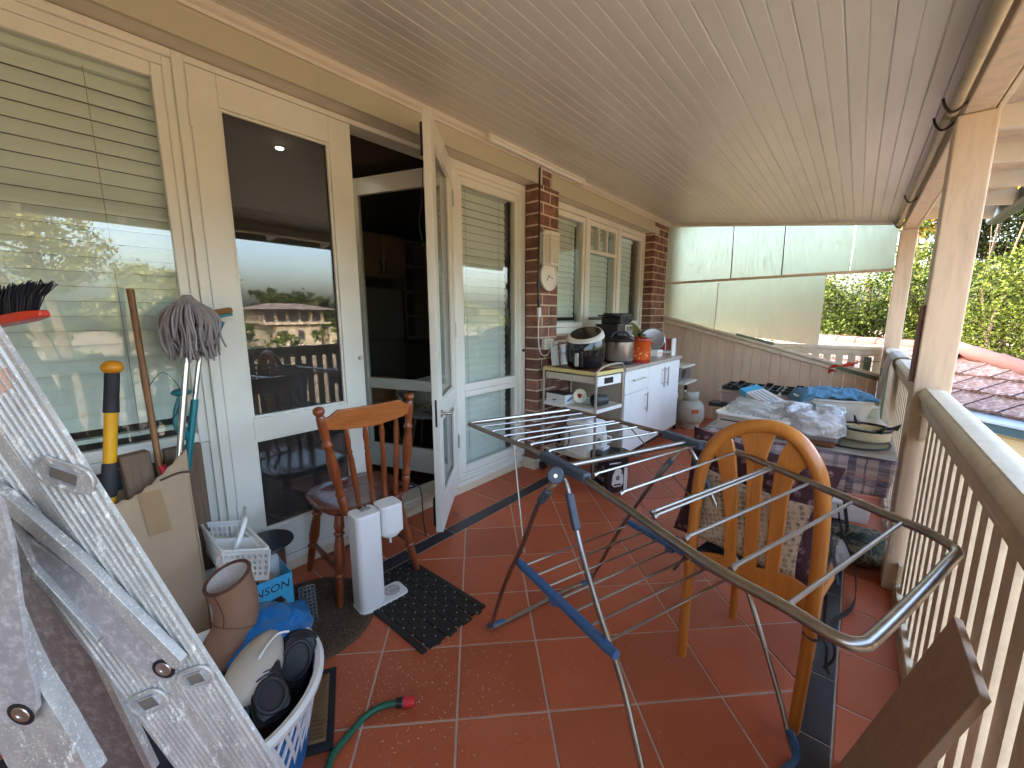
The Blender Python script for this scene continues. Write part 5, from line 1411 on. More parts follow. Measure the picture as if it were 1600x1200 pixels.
def wrapf(cx, cy, cz, w_, d_, h_, sd):
    def f(u, v):
        a = 2 * math.pi * u; t = v
        r = 1.0 if t < 0.55 else math.cos((t - 0.55) / 0.45 * math.pi / 2)
        n_ = noise.noise(Vector((math.cos(a) * 2.2 + sd, math.sin(a) * 2.2, t * 3))) + 0.5 * noise.noise(Vector((math.cos(a) * 6, math.sin(a) * 6 + sd, t * 8)))
        k = 1 + 0.13 * n_
        p = 3.0; ca, sa = math.cos(a), math.sin(a); q_ = (abs(ca) ** p + abs(sa) ** p) ** (-1 / p)
        zz = h_ * (min(t, 0.55) / 0.55 * 0.75 + (0.25 * math.sin((t - 0.55) / 0.45 * math.pi / 2) if t > 0.55 else 0))
        return (cx + w_ / 2 * ca * q_ * r * k, cy + d_ / 2 * sa * q_ * r * k, cz + zz * (1 + 0.2 * n_))
    return f
MB().grid(wrapf(-0.29, 2.37, TT + 0.085, 0.36, 0.28, 0.06, 1.0), 56, 22, cu=True).build('plastic_bag', film('crumpled_film', 0.45, rough=0.12, white=0.4), smooth=True, label='crumpled clear plastic bag lying over the tray', cat='plastic bag')
bw_ = thing('wrapped_parcel', 'bubble wrapped parcel stacked beside the tray box', 'parcel', (-0.1, 2.30, TT))
Tw = Matrix.Translation((-0.115, 2.335, TT)) @ Matrix.Rotation(-0.06, 4, 'Z')
MB().boxp((-0.10, -0.115, 0.045), (0.10, 0.10, 0.105), Tw).build('carton', M['white_card'], bw_, bevel=0.004)
MB().grid(wrapf(-0.115, 2.33, TT + 0.046, 0.24, 0.26, 0.115, 7.0), 60, 24, cu=True).build('bubble_wrap', film('bubble_film', 0.30, rough=0.15, white=0.45), bw_, smooth=True)
MB().boxp((-0.20, -0.12, 0.004), (0.10, 0.11, 0.024), Tw).build('wooden_board', M['board_brown'], label='brown wooden board under the wrapped parcel', cat='board', bevel=0.003)
MB().boxp((-0.19, -0.115, 0.0245), (0.108, 0.11, 0.0445), Tw).build('grey_case', mat('grey_case', S(128, 122, 122), 0.5), label='flat grey case between the wooden board and the wrapped parcel', cat='case', bevel=0.004)

# barbecue behind the table
bq = thing('gas_stove', 'dark gas cooktop stove with iron grates standing behind the table', 'stove', (-0.62, 4.35, 0))
MB().boxp((-0.93, 4.20, 0.50), (-0.22, 4.62, 0.60)).build('body', M['brushed'], bq, bevel=0.006)
MB().boxp((-0.95, 4.18, 0.602), (-0.20, 4.64, 0.625)).build('hob_top', M['brushed'], bq, bevel=0.005)
for k in range(3):
    x = -0.83 + 0.24 * k; g = MB()
    for i in range(4): g.boxp((x - 0.10 + 0.066 * i, 4.22, 0.645), (x - 0.09 + 0.066 * i, 4.60, 0.655))
    for yy in (4.25, 4.41, 4.57): g.boxp((x - 0.105, yy, 0.626), (x + 0.115, yy + 0.012, 0.6555))
    for yy in (4.25, 4.57): g.boxp((x - 0.02, yy - 0.01, 0.656), (x + 0.03, yy + 0.02, 0.672))
    g.build('grate', M['black'], bq)
    MB().lathe([(0.04, 0), (0.04, 0.012), (0, 0.014)], 16, (x, 4.41, 0.626)).build('burner', M['black'], bq, smooth=40)
MB().boxp((-1.02, 4.16, 0.46), (-0.50, 4.30, 0.498)).build('front_shelf', M['dark_metal'], bq, bevel=0.004)
for x in (-0.90, -0.27):
    for y in (4.24, 4.58): MB().boxp((x - 0.018, y - 0.018, 0), (x + 0.018, y + 0.018, 0.4995)).build('leg', M['dark_metal'], bq)
MB().boxp((-0.88, 4.25, 0.10), (-0.29, 4.57, 0.13)).build('lower_shelf', M['black'], bq)

# ================================================================ WINDSOR CHAIR
wc_ = thing('spindle_chair', 'chestnut brown spindle back wooden chair by the closed door', 'chair', (-1.85, 1.0, 0))
seat_c = Vector((-1.835, 0.985, 0.0)); rot = Matrix.Rotation(-0.11, 4, 'Z')
def sup(a, n_, rx, ry):
    c, s = math.cos(a), math.sin(a)
    return (rx * math.copysign(abs(c) ** (2 / n_), c), ry * math.copysign(abs(s) ** (2 / n_), s))
def seat_ring(k, z):
    out = []
    for i in range(48):
        a = 2 * math.pi * i / 48
        x, y = sup(a, 3.2, 0.215, 0.215); y *= 1.0 - 0.10 * (x / 0.215)
        out.append(seat_c + rot @ Vector((x * k, y * k, z)))
    return out
rings = [(0.0, 0.432), (0.86, 0.428), (0.97, 0.434), (1.0, 0.446), (0.985, 0.458), (0.93, 0.464), (0.7, 0.456), (0.35, 0.450), (0.0, 0.451)]
mb = MB(); vs = []; fs = []
for k, z in rings: vs += seat_ring(max(k, 0.001), z)
for i in range(len(rings) - 1):
    for j in range(48): fs.append((i * 48 + j, i * 48 + (j + 1) % 48, (i + 1) * 48 + (j + 1) % 48, (i + 1) * 48 + j))
mb.add(vs, fs).build('seat', M['windsor_seat'], wc_, smooth=50)
def turned(p, q_, prof, name, n=12):
    p = Vector(p); q_ = Vector(q_)
    pts = [p.lerp(q_, t) for t, r in prof]; rs = [r for t, r in prof]
    MB().tube(pts, rs, n).build(name, M['windsor'], wc_, smooth=50)
LEG = [(0, .019), (.10, .021), (.16, .024), (.20, .017), (.215, .024), (.235, .024), (.25, .017), (.36, .022), (.52, .025), (.60, .020), (.63, .016), (.645, .023), (.67, .023), (.685, .016), (.72, .019), (.85, .017), (1.0, .0125)]
feet = [(-2.079, 0.817), (-1.673, 0.772), (-1.634, 1.174), (-2.04, 1.215)]
tops = [(-1.965, 0.85), (-1.73, 0.83), (-1.71, 1.12), (-1.945, 1.13)]
for f_, t_ in zip(feet, tops): turned((t_[0], t_[1], 0.436), (f_[0], f_[1], 0.0), LEG, 'leg')
lerp2 = lambda a, b, t: Vector((a[0] + (b[0] - a[0]) * t, a[1] + (b[1] - a[1]) * t, 0))
pL = [lerp2(tops[i], feet[i], 0.62) + Vector((0, 0, 0.166)) for i in range(4)]
ST = [(0, .008), (.3, .012), (.45, .014), (.5, .016), (.55, .014), (.7, .012), (1, .008)]
turned(pL[0], pL[1], ST, 'stretcher'); turned(pL[3], pL[2], ST, 'stretcher')
turned(pL[0].lerp(pL[1], .5), pL[3].lerp(pL[2], .5), ST, 'stretcher')
POST = [(0, .015), (.06, .017), (.10, .019), (.15, .021), (.17, .015), (.19, .021), (.215, .021), (.235, .015), (.30, .019), (.42, .023), (.52, .022), (.60, .018), (.645, .015), (.66, .021), (.685, .021), (.70, .015), (.76, .018), (.86, .019), (.915, .017), (.93, .013), (.945, .019), (.965, .023), (.985, .021), (1.0, .011)]
bL, tL = Vector((-1.655, 0.822, 0.455)), Vector((-1.585, 0.707, 0.965))
bR, tR = Vector((-1.650, 1.135, 0.455)), Vector((-1.585, 1.14, 0.96))
turned(bL, tL, POST, 'back_post'); turned(bR, tR, POST, 'back_post')
SP = [(0, .009), (.08, .011), (.12, .0135), (.15, .009), (.17, .0135), (.2, .009), (.32, .012), (.5, .0135), (.66, .012), (.70, .009), (.72, .013), (.75, .009), (.86, .0125), (1.0, .007)]
for k in range(4):
    f_ = 0.2 + 0.2 * k
    bow = 0.020 * (1 - (2 * f_ - 1) ** 2)
    turned(bL.lerp(bR, f_) + Vector((bow, 0, 0)), bL.lerp(tL, 0.80).lerp(bR.lerp(tR, 0.80), f_) + Vector((bow * 1.3, 0, 0)), SP, 'spindle', 10)
cr = MB(); N = 24; vs = []
for i in range(N + 1):
    f_ = i / N; bow = 0.026 * (1 - (2 * f_ - 1) ** 2)
    e = min(f_, 1 - f_)
    top = 0.905 if e < 0.06 else (0.905 + (0.962 - 0.905) * min(1, (e - 0.06) / 0.10))
    bot = 0.815 - 0.045 * (1 - abs(2 * f_ - 1)) ** 0.6
    for kx in (-0.010, 0.010):
        for t_ in (bot, top):
            vs.append(bL.lerp(tL, t_).lerp(bR.lerp(tR, t_), f_) + Vector((bow + kx, 0, 0)))
fs = []
for i in range(N):
    a = 4 * i; b = a + 4
    fs += [(a, a + 1, b + 1, b), (a + 2, b + 2, b + 3, a + 3), (a + 1, a + 3, b + 3, b + 1), (a, b, b + 2, a + 2)]
fs += [(0, 2, 3, 1), (4 * N, 4 * N + 1, 4 * N + 3, 4 * N + 2)]
cr.add(vs, fs).build('crest_rail', M['windsor_rail'], wc_, smooth=30, bevel=0.004)
sg = thing('sunglasses', 'dark glasses with a cord resting on the back edge of the spindle chair seat', 'glasses', (-1.66, 1.15, 0.462))
MB().tube(smooth_path([(-1.70, 1.12, 0.472), (-1.665, 1.135, 0.475), (-1.64, 1.165, 0.472), (-1.66, 1.19, 0.470), (-1.70, 1.185, 0.468)], 5), 0.007, 6).build('frame', mat('dark_blue_plastic', S(24, 26, 40), 0.3), sg, smooth=True)
MB().tube(smooth_path([(-1.64, 1.165, 0.474), (-1.615, 1.19, 0.47), (-1.605, 1.20, 0.42), (-1.60, 1.20, 0.30), (-1.59, 1.205, 0.20)], 5), 0.0035, 6).build('cord', M['black'], sg, smooth=True)
# ================================================================ THINGS ON THE BRICK PIER AND WALL
PF = -2.017
lt = thing('wall_lantern', 'cream panelled lantern on the brick pier above the clock', 'lantern', (-1.99, 2.86, 1.72))
def hexp(k): return [(-0.10 * k, 0.0), (-0.10 * k, 0.03 * k), (-0.055 * k, 0.078 * k), (0.055 * k, 0.078 * k), (0.10 * k, 0.03 * k), (0.10 * k, 0.0)]
LM = Matrix(((0, 1, 0, PF), (1, 0, 0, 2.862), (0, 0, 1, 0), (0, 0, 0, 1)))
MB().prism(hexp(0.92), 1.735, 1.96, LM).build('glass_body', mat('milky_glass', S(206, 196, 170), 0.35, bump=0), lt)
for z0, z1, k in ((1.722, 1.738, 1.02), (1.955, 1.975, 1.06), (1.975, 1.985, 0.9)): MB().prism(hexp(k), z0, z1, LM).build('cap_band', M['white_frame'], lt, bevel=0.002)
fm = MB()
for (a, b) in hexp(0.955): fm.tube([LM @ Vector((a, b, 1.738)), LM @ Vector((a, b, 1.956))], 0.006, 6)
hp = hexp(0.955)
for i in range(5):
    p, q_ = Vector((*hp[i], 0)), Vector((*hp[i + 1], 0))
    fm.bar(LM @ (p + Vector((0, 0, 1.93))), LM @ (q_ + Vector((0, 0, 1.93))), 0.005, 0.008)
    m_ = (p + q_) / 2; fm.bar(LM @ (m_ + Vector((0, 0, 1.74))), LM @ (m_ + Vector((0, 0, 1.955))), 0.004, 0.004)
fm.build('frame_bars', M['white_frame'], lt)
MB().boxp((PF - 0.002, 2.80, 1.70), (PF + 0.014, 2.93, 2.0)).build('back_plate', M['white_frame'], lt)

ck = thing('wall_clock', 'round white wall clock with black numerals on the brick pier', 'clock', (PF, 2.866, 1.52))
CM = face_frame((PF + 0.001, 2.866, 1.638), (1, 0, 0))
MB().lathe([(0.112, 0), (0.12, 0.006), (0.122, 0.018), (0.116, 0.026), (0.106, 0.026), (0.102, 0.016)], 48, (0, 0, 0), CM).build('rim', M['offwhite'], ck, smooth=True)
MB().lathe([(0, 0.0), (0.105, 0.0), (0.105, 0.014), (0, 0.014)], 48, (0, 0, 0), CM).build('face', M['white_card'], ck)
nm = MB()
for k in range(12):
    a = math.pi / 2 - 2 * math.pi * (k + 1) / 12
    t_ = text_mb(str(k + 1), 0.033, CM @ Matrix.Translation((0.082 * math.cos(a), 0.082 * math.sin(a), 0.0145)))
    nm.add(t_.v, t_.f)
nm.build('numerals', M['ink'], ck)
hn = MB()
for a, L, w_ in ((math.pi / 2 - 2 * math.pi * (7.3 / 12), 0.045, 0.007), (math.pi / 2 - 2 * math.pi * (17.5 / 60), 0.068, 0.005)):
    hn.bar(CM @ Vector((-0.012 * math.cos(a), -0.012 * math.sin(a), 0.0165)), CM @ Vector((L * math.cos(a), L * math.sin(a), 0.0165)), w_, 0.0012, CM.to_3x3() @ Vector((0, 0, 1)))
hn.lathe([(0.005, 0.0146), (0.005, 0.018), (0, 0.018)], 10, (0, 0, 0), CM)
hn.build('hands', M['ink'], ck)

cb_ = thing('power_cable', 'black power cable running down the brick pier to a white outlet', 'cable', (-2.0, 2.74, 1.1))
MB().tube([(-2.008, 2.736, 2.47), (-2.008, 2.733, 2.0), (-2.008, 2.731, 1.62), (-2.008, 2.733, 1.39)], 0.0075, 8).build('black_run', M['black'], cb_, smooth=True)
MB().box((-2.004, 2.728, 1.565), (0.02, 0.034, 0.05)).build('clip_box', M['black'], cb_, bevel=0.003)
MB().tube([(-2.006, 2.733, 1.44), (-2.006, 2.733, 1.38)], 0.012, 8).build('black_plug', M['black'], cb_, smooth=True)
MB().box((-2.002, 2.734, 1.345), (0.026, 0.03, 0.075)).build('white_connector', M['white_plastic'], cb_, bevel=0.005)
MB().tube(smooth_path([(-2.004, 2.734, 1.31), (-2.008, 2.737, 1.2), (-2.008, 2.742, 1.08), (-2.0, 2.77, 1.0), (-1.995, 2.83, 0.985), (-1.985, 2.87, 1.02), (-1.975, 2.87, 1.06)], 6), 0.004, 6).build('white_flex', M['white_plastic'], cb_, smooth=True)
ol = thing('power_outlet', 'cream weatherproof power outlet low on the brick pier', 'outlet', (-2.0, 2.855, 1.04))
MB().boxp((PF - 0.001, 2.79, 1.035), (PF + 0.04, 2.92, 1.125)).build('box', M['offwhite'], ol, bevel=0.006)
MB().tube([(PF + 0.04, 2.875, 1.082), (PF + 0.075, 2.878, 1.08)], 0.024, 12).build('plug', M['offwhite'], ol, smooth=40)
MB().tube(smooth_path([(PF + 0.07, 2.885, 1.075), (PF + 0.09, 2.92, 1.07), (PF + 0.085, 2.955, 0.99), (PF + 0.08, 2.95, 0.92)], 5), 0.0035, 6).build('flex', mat('grey_flex', S(120, 116, 110), 0.6, bump=0), ol, smooth=True)

ft = thing('batten_light', 'long white fluorescent batten fixed along the ceiling cornice', 'light', (-1.99, 2.7, 2.44))
MB().boxp((-1.985, 2.10, 2.462), (-1.945, 3.32, 2.492)).build('housing', M['offwhite'], ft, bevel=0.005)
MB().tube([(-1.962, 2.13, 2.452), (-1.962, 3.29, 2.452)], 0.013, 10).build('tube', M['white_plastic'], ft, smooth=True)
for yy in (2.105, 3.295): MB().box((-1.962, yy + 0.01, 2.455), (0.04, 0.03, 0.04)).build('end_cap', M['offwhite'], ft, bevel=0.006)

# ================================================================ TROLLEY
tv = thing('serving_trolley', 'old metal serving trolley with three trays beside the brick pier', 'trolley', (-1.65, 2.9, 0))
tA = Vector((-1.965, 2.76, 0)); ux = Vector((0.52, -0.06, 0)); tB = tA + ux; uy = Vector((0.042, 0.36, 0))
tC = tB + uy; tD = tA + uy
Tt = lambda a, b, z: tA + ux * a + uy * b + Vector((0, 0, z))
for (a, b), top in (((0, 0), 0.89), ((1, 0), 0.885), ((1, 1), 0.89), ((0, 1), 0.89)):
    MB().tube([Tt(a, b, 0.075), Tt(a, b, top)], 0.0105, 10).build('leg', M['trolley_metal'], tv, smooth=True)
    p = Tt(a, b, 0.04)
    cs = MB(); cs.lathe([(0.012, -0.012), (0.036, -0.012), (0.038, 0), (0.036, 0.012), (0.012, 0.012)], 18, p, face_frame((0, 0, 0), uy))
    cs.tube([p + Vector((0, 0, 0.0)), Tt(a, b, 0.08)], 0.010, 6); cs.build('castor', M['black_rubber'], tv, smooth=40)
def tray(z, m, edge, nm, th=0.02, edge_h=0.028):
    MB().add([Tt(0, 0, z), Tt(1, 0, z), Tt(1, 1, z), Tt(0, 1, z), Tt(0, 0, z + th), Tt(1, 0, z + th), Tt(1, 1, z + th), Tt(0, 1, z + th)], [(3, 2, 1, 0), (4, 5, 6, 7), (0, 1, 5, 4), (1, 2, 6, 5), (2, 3, 7, 6), (3, 0, 4, 7)]).build(nm, m, tv, bevel=0.003)
    if edge:
        for a, b in (((0, 0), (1, 0)), ((1, 0), (1, 1)), ((1, 1), (0, 1)), ((0, 1), (0, 0))):
            MB().bar(Tt(*a, z + th / 2 + 0.003), Tt(*b, z + th / 2 + 0.003), 0.012, edge_h).build('tray_edge', edge, tv, bevel=0.002)
tray(0.875, M['board_brown'], M['yellow_edge'], 'top_tray')
tray(0.585, M['trolley_tray'], M['melamine'], 'middle_tray')
tray(0.19, M['trolley_tray'], None, 'lower_tray', 0.022)
MB().bar(Tt(0.03, 0.03, 0.835), Tt(0.97, 0.03, 0.835), 0.008, 0.05).build('apron', M['trolley_tray'], tv)
MB().bar(Tt(0.985, 0.05, 0.825), Tt(0.985, 0.95, 0.825), 0.010, 0.075).build('apron', M['melamine'], tv)
MB().bar(Tt(0.997, 0.30, 0.825), Tt(0.997, 0.62, 0.825), 0.006, 0.045).build('label_window', M['black'], tv)
MB().tube(smooth_path([Tt(1, 0, 0.87), Tt(1.01, 0.02, 0.91), Tt(1.03, 0.25, 0.945), Tt(1.03, 0.75, 0.95), Tt(1.01, 0.97, 0.93), Tt(1.0, 1.0, 0.88)], 6), 0.0095, 8).build('push_handle', M['trolley_metal'], tv, smooth=True)

# air fryer
af = thing('air_fryer', 'black glossy egg shaped air fryer with silver band on the trolley', 'air fryer', (-1.64, 2.92, 0.897))
ac = Vector((-1.675, 2.925, 0.897))
AM = Matrix.Rotation(math.atan2(-2.9, 1.66) + 0.25, 4, 'Z')
def slant(mb):
    # the top of the body is cut by a plane sloping towards the front
    for i, v in enumerate(mb.v):
        k = max(0.0, v.z / 0.275)
        mb.v[i] = Vector((v.x, v.y, v.z + k ** 2.2 * (-0.06 * v.x + 0.36 * v.y)))
    return mb.xf(Matrix.Translation(ac))
slant(MB().lathe([(0.10, 0), (0.135, 0.012), (0.152, 0.06), (0.160, 0.13), (0.159, 0.19), (0.150, 0.245)], 48)).build('body', M['black_gloss'], af, smooth=True)
slant(MB().lathe([(0.1505, 0.244), (0.151, 0.248), (0.143, 0.270), (0.130, 0.284), (0.122, 0.284)], 48, cap=False)).build('silver_band', M['offwhite'], af, smooth=True)
slant(MB().lathe([(0.123, 0.283), (0.10, 0.285), (0.0, 0.287)], 48)).build('top_panel', M['black_gloss'], af, smooth=True)
fr_dir = (Vector((0, 0, 0)) - ac); fr_dir.z = 0; fr_dir.normalize(); fd = Matrix.Rotation(-0.32, 3, 'Z') @ fr_dir; sd_ = Vector((-fd.y, fd.x, 0))
MB().bar(ac + fd * 0.150 + Vector((0, 0, 0.02)), ac + fd * 0.168 + Vector((0, 0, 0.145)), 0.075, 0.03, fd).build('basket_front', M['black'], af, bevel=0.012)
MB().bar(ac + fd * 0.196 + Vector((0, 0, 0.03)), ac + fd * 0.200 + Vector((0, 0, 0.135)), 0.030, 0.022, fd).build('handle', M['brushed'], af, bevel=0.007)
MB().bar(ac + fd * 0.16 + Vector((0, 0, 0.11)), ac + fd * 0.196 + Vector((0, 0, 0.115)), 0.026, 0.03).build('handle_stem', M['black'], af)

for c, sz, lab in (((-1.955, 2.90, 1.0), (0.012, 0.10, 0.20), 'tall white board leaning on the pier beside the outlet'), ((-1.93, 3.03, 0.985), (0.012, 0.15, 0.175), 'white card with a brown strip leaning behind the air fryer')):
    t = thing('leaning_board', lab, 'board', (c[0], c[1], 0.897))
    MB().box(c, sz, (0, -0.12, 0)).build('panel', M['white_plastic'], t, bevel=0.002)
    if sz[1] > 0.12:
        MB().box((c[0] + 0.02, c[1] + 0.045, c[2] + 0.01), (0.010, 0.012, 0.16), (0.35, -0.12, 0)).build('brown_strip', M['board_brown'], t)
        MB().tube([(c[0] + 0.02, c[1] - 0.05, c[2] + 0.02), (c[0] + 0.02, c[1] + 0.02, c[2] - 0.05)], 0.003, 5).build('grey_line', M['grey_ink'], t)

# middle tray things
SM_ = 0.607
wb = thing('white_box', 'flat white box with black lid and black tick mark on the middle tray', 'box', (-1.8, 2.8, SM_))
MB().add([Tt(0.03, 0.04, SM_ - .001), Tt(0.42, 0.04, SM_ - .001), Tt(0.42, 0.40, SM_ - .001), Tt(0.03, 0.40, SM_ - .001), Tt(0.03, 0.04, SM_ + .075), Tt(0.42, 0.04, SM_ + .075), Tt(0.42, 0.40, SM_ + .075), Tt(0.03, 0.40, SM_ + .075)], [(3, 2, 1, 0), (4, 5, 6, 7), (0, 1, 5, 4), (1, 2, 6, 5), (2, 3, 7, 6), (3, 0, 4, 7)]).build('body', M['white_card'], wb, bevel=0.002)
MB().add([Tt(0.028, 0.036, SM_ + .0755), Tt(0.424, 0.036, SM_ + .0755), Tt(0.424, 0.404, SM_ + .0755), Tt(0.028, 0.404, SM_ + .0755), Tt(0.028, 0.036, SM_ + .084), Tt(0.424, 0.036, SM_ + .084), Tt(0.424, 0.404, SM_ + .084), Tt(0.028, 0.404, SM_ + .084)], [(3, 2, 1, 0), (4, 5, 6, 7), (0, 1, 5, 4), (1, 2, 6, 5), (2, 3, 7, 6), (3, 0, 4, 7)]).build('lid', M['black_card'], wb)
uxn = ux.normalized(); fn = Vector((uxn.y, -uxn.x, 0))
TkM = frame(Tt(0.22, 0.036, SM_ + 0.032), uxn, (0, 0, 1), fn)
MB().prism([(-0.028, 0.004), (-0.020, -0.012), (-0.008, -0.014), (0.034, 0.010), (-0.006, -0.004), (-0.018, 0.0)], 0.0002, 0.0012, TkM).build('tick_mark', M['ink'], wb)
RkM = frame(Tt(0.4205, 0.22, SM_ + 0.035), uy.normalized(), (0, 0, 1), uxn)
MB().prism([(-0.05, -0.008), (-0.03, -0.02), (0.01, 0.0), (0.06, 0.022), (0.0, 0.012)], 0.0006, 0.0014, RkM).build('tick_mark', mat('blue_print', S(60, 120, 170), 0.5, bump=0), wb)
pt = thing('trinket_plate', 'small round cream dish with a red picture standing on the middle tray', 'plate', Tt(0.50, 0.35, SM_))
PM_ = face_frame(Tt(0.50, 0.40, SM_ + 0.062), (1.0, -0.75, 0.15))
MB().lathe([(0, 0), (0.038, 0.0), (0.056, 0.008), (0.058, 0.012), (0.042, 0.006), (0, 0.005)], 32, (0, 0, 0), PM_).build('dish', M['cream_enamel'], pt, smooth=True)
MB().prism([(0.02 * math.cos(a) * (1 + 0.2 * math.sin(3 * a)), 0.02 * math.sin(a)) for a in [2 * math.pi * k / 14 for k in range(14)]], 0.0055, 0.0066, PM_).build('picture', M['pot_red'], pt)
MB().lathe([(0, 0), (0.035, 0), (0.04, 0.02), (0.038, 0.07), (0.03, 0.085), (0.028, 0.09)], 20, Tt(0.66, 0.45, SM_), sx=1.4, cap=False).build('glass_jar', M['glass_clean'], smooth=True, label='small clear glass jar on the middle tray beside the dish', cat='jar')
tb_ = MB().lathe([(0, 0), (0.042, 0), (0.048, 0.06), (0.05, 0.115), (0.044, 0.115), (0.04, 0.02), (0, 0.012)], 24, Tt(0.88, 0.62, SM_ + 0.05), Matrix.Rotation(R_(-25), 4, 'Z') @ Matrix.Rotation(R_(90), 4, 'X'))
tb_.build('tumbler', mat('ribbed_charcoal', S(50, 50, 54), 0.5, bump=0.2), smooth=40, label='charcoal tumbler lying on its side on the middle tray', cat='tumbler')

# lower tray appliance, mug and cord
SL = 0.212
rc = thing('rice_cooker', 'white rounded kitchen appliance with a black flex on the lower tray', 'appliance', Tt(0.55, 0.45, SL))
rcc = Tt(0.60, 0.48, SL)
MB().grid(lambda u, v: rcc + Matrix.Rotation(-0.26, 3, 'Z') @ Vector((*[c * (1 - 0.12 * v ** 3) for c in sup(2 * math.pi * u, 4, 0.155, 0.14)], 0.24 * v)), 40, 10, cu=True).build('body', M['white_plastic'], rc, smooth=True)
MB().grid(lambda u, v: rcc + Matrix.Rotation(-0.26, 3, 'Z') @ Vector((*[c * (0.90 * math.cos(v * math.pi / 2) ** 0.6) for c in sup(2 * math.pi * u, 4, 0.155, 0.14)], 0.243 + 0.05 * math.sin(v * math.pi / 2))), 40, 8, cu=True).build('lid', M['white_plastic'], rc, smooth=True)
MB().tube(smooth_path([Tt(0.22, 0.16, SL + 0.02), Tt(0.32, 0.05, SL + 0.02), Tt(0.46, 0.10, SL + 0.06), Tt(0.46, 0.12, SL + 0.20), Tt(0.34, 0.14, SL + 0.21), Tt(0.26, 0.14, SL + 0.12), Tt(0.22, 0.12, SL + 0.02), Tt(0.3, 0.2, SL + 0.012)], 6), 0.0045, 6).build('flex', M['black'], rc, smooth=True)
MB().box(Tt(0.27, 0.13, SL + 0.08), (0.035, 0.035, 0.05), (0.2, 0.3, 0.4)).build('plug', M['black'], rc, bevel=0.006)
mg = thing('mug', 'white mug with grey picture beside the rice cooker', 'mug', Tt(0.92, 0.35, SL))
mc = Tt(0.93, 0.40, SL + 0.085)
MB().boxp(mc + Vector((-0.05, -0.05, -0.0845)), mc + Vector((0.05, 0.05, -0.001))).build('base_block', M['white_card'], mg, bevel=0.004)
MB().lathe([(0, 0), (0.038, 0), (0.042, 0.01), (0.042, 0.095), (0.038, 0.095), (0.036, 0.012), (0, 0.01)], 28, mc).build('body', M['white_plastic'], mg, smooth=40)
MB().tube(smooth_path([mc + Vector((0.03, 0.028, 0.075)), mc + Vector((0.055, 0.05, 0.07)), mc + Vector((0.058, 0.052, 0.035)), mc + Vector((0.03, 0.028, 0.022))], 5), 0.006, 8).build('handle', M['white_plastic'], mg, smooth=True)
MB().grid(lambda u, v: mc + Vector((0.0424 * math.cos(-1.9 + 0.9 * u), 0.0424 * math.sin(-1.9 + 0.9 * u), 0.03 + 0.045 * v * (1 - abs(u - .5)))), 8, 5).build('picture', mat('mug_print', S(120, 150, 176), 0.5, var=0.5, vs=60, bump=0), mg)

# black kettle carton on the floor
kb = thing('kettle_carton', 'black printed carton with a white kettle picture on the floor in front of the trolley', 'carton', (-1.36, 2.77, 0))
kF, kR, kL = Vector((-1.306, 2.659, 0)), Vector((-1.215, 2.815, 0)), Vector((-1.505, 2.760, 0))
kB = kR + kL - kF; kh = Vector((0, 0, 0.275))
MB().add([kF, kR, kB, kL, kF + kh, kR + kh, kB + kh, kL + kh], [(3, 2, 1, 0), (4, 5, 6, 7), (0, 1, 5, 4), (1, 2, 6, 5), (2, 3, 7, 6), (3, 0, 4, 7)]).build('body', M['black_card'], kb, bevel=0.003)
fl = MB(); a, b = kB + kh, kR + kh
fl.add([a, b, b + Vector((0.10, 0.03, 0.006)), a + Vector((0.10, 0.03, 0.008))], [(0, 1, 2, 3)]); fl.build('flap', M['black_card'], kb, solid=0.003)
xr = (kR - kF).normalized(); nr = Vector((xr.y, -xr.x, 0)); KR = frame((kF + kR) / 2 + Vector((0, 0, 0.13)) + nr * 0.0012, xr, (0, 0, 1), nr)
kp = [(-0.030, -0.085), (0.03, -0.085), (0.05, -0.06), (0.046, 0.0), (0.030, 0.045), (0.012, 0.06), (0.006, 0.075), (-0.012, 0.075), (-0.02, 0.055), (-0.044, 0.01), (-0.052, -0.06)]
MB().prism(kp, 0, 0.0008, KR).build('kettle_print', M['white_ink'], kb)
MB().prism([(-0.03, -0.075), (0.028, -0.075), (0.03, -0.062), (-0.034, -0.062)], 0.001, 0.0016, KR).build('kettle_base_print', M['ink'], kb)
MB().prism([(0.018 * math.cos(a), -0.015 + 0.020 * math.sin(a)) for a in [2 * math.pi * k / 14 for k in range(14)]], 0.001, 0.0016, KR).build('kettle_window_print', M['grey_ink'], kb)
MB().tube([KR @ Vector((0.012 + 0.028 * math.cos(a), 0.055 + 0.05 * math.sin(a), 0.001)) for a in [R_(-60 + 15 * k) for k in range(17)]], 0.003, 5).build('kettle_handle_print', M['ink'], kb)
pr_ = MB()
for k in range(5): pr_.prism([(-0.075, 0.098 + 0.0 * k), (-0.075 + 0.10, 0.098), (-0.075 + 0.10, 0.108), (-0.075, 0.108)], 0, 0.0008, KR) if k == 0 else None
pr_.prism([(0.055, -0.12), (0.085, -0.12), (0.085, 0.06), (0.055, 0.06)], 0, 0.0006, KR)
pr_.build('panel_print', M['white_ink'], kb)
xl = (kF - kL).normalized(); nl = Vector((xl.y, -xl.x, 0)); KL = frame((kF + kL) / 2 + Vector((0, 0, 0.14)) + nl * 0.0012, xl, (0, 0, 1), nl)
pr2_ = MB(); rk = random.Random(3)
for i in range(3):
    for j in range(4):
        x0 = -0.085 + j * 0.042; y0 = -0.06 + i * 0.045
        if rk.random() < 0.75: pr2_.prism([(x0, y0), (x0 + 0.03, y0), (x0 + 0.03, y0 + 0.032), (x0, y0 + 0.032)], 0, 0.0007, KL)
for j in range(3): pr2_.prism([(-0.09, 0.092 - 0.012 * j), (-0.01 - 0.02 * j, 0.092 - 0.012 * j), (-0.01 - 0.02 * j, 0.098 - 0.012 * j), (-0.09, 0.098 - 0.012 * j)], 0, 0.0007, KL)
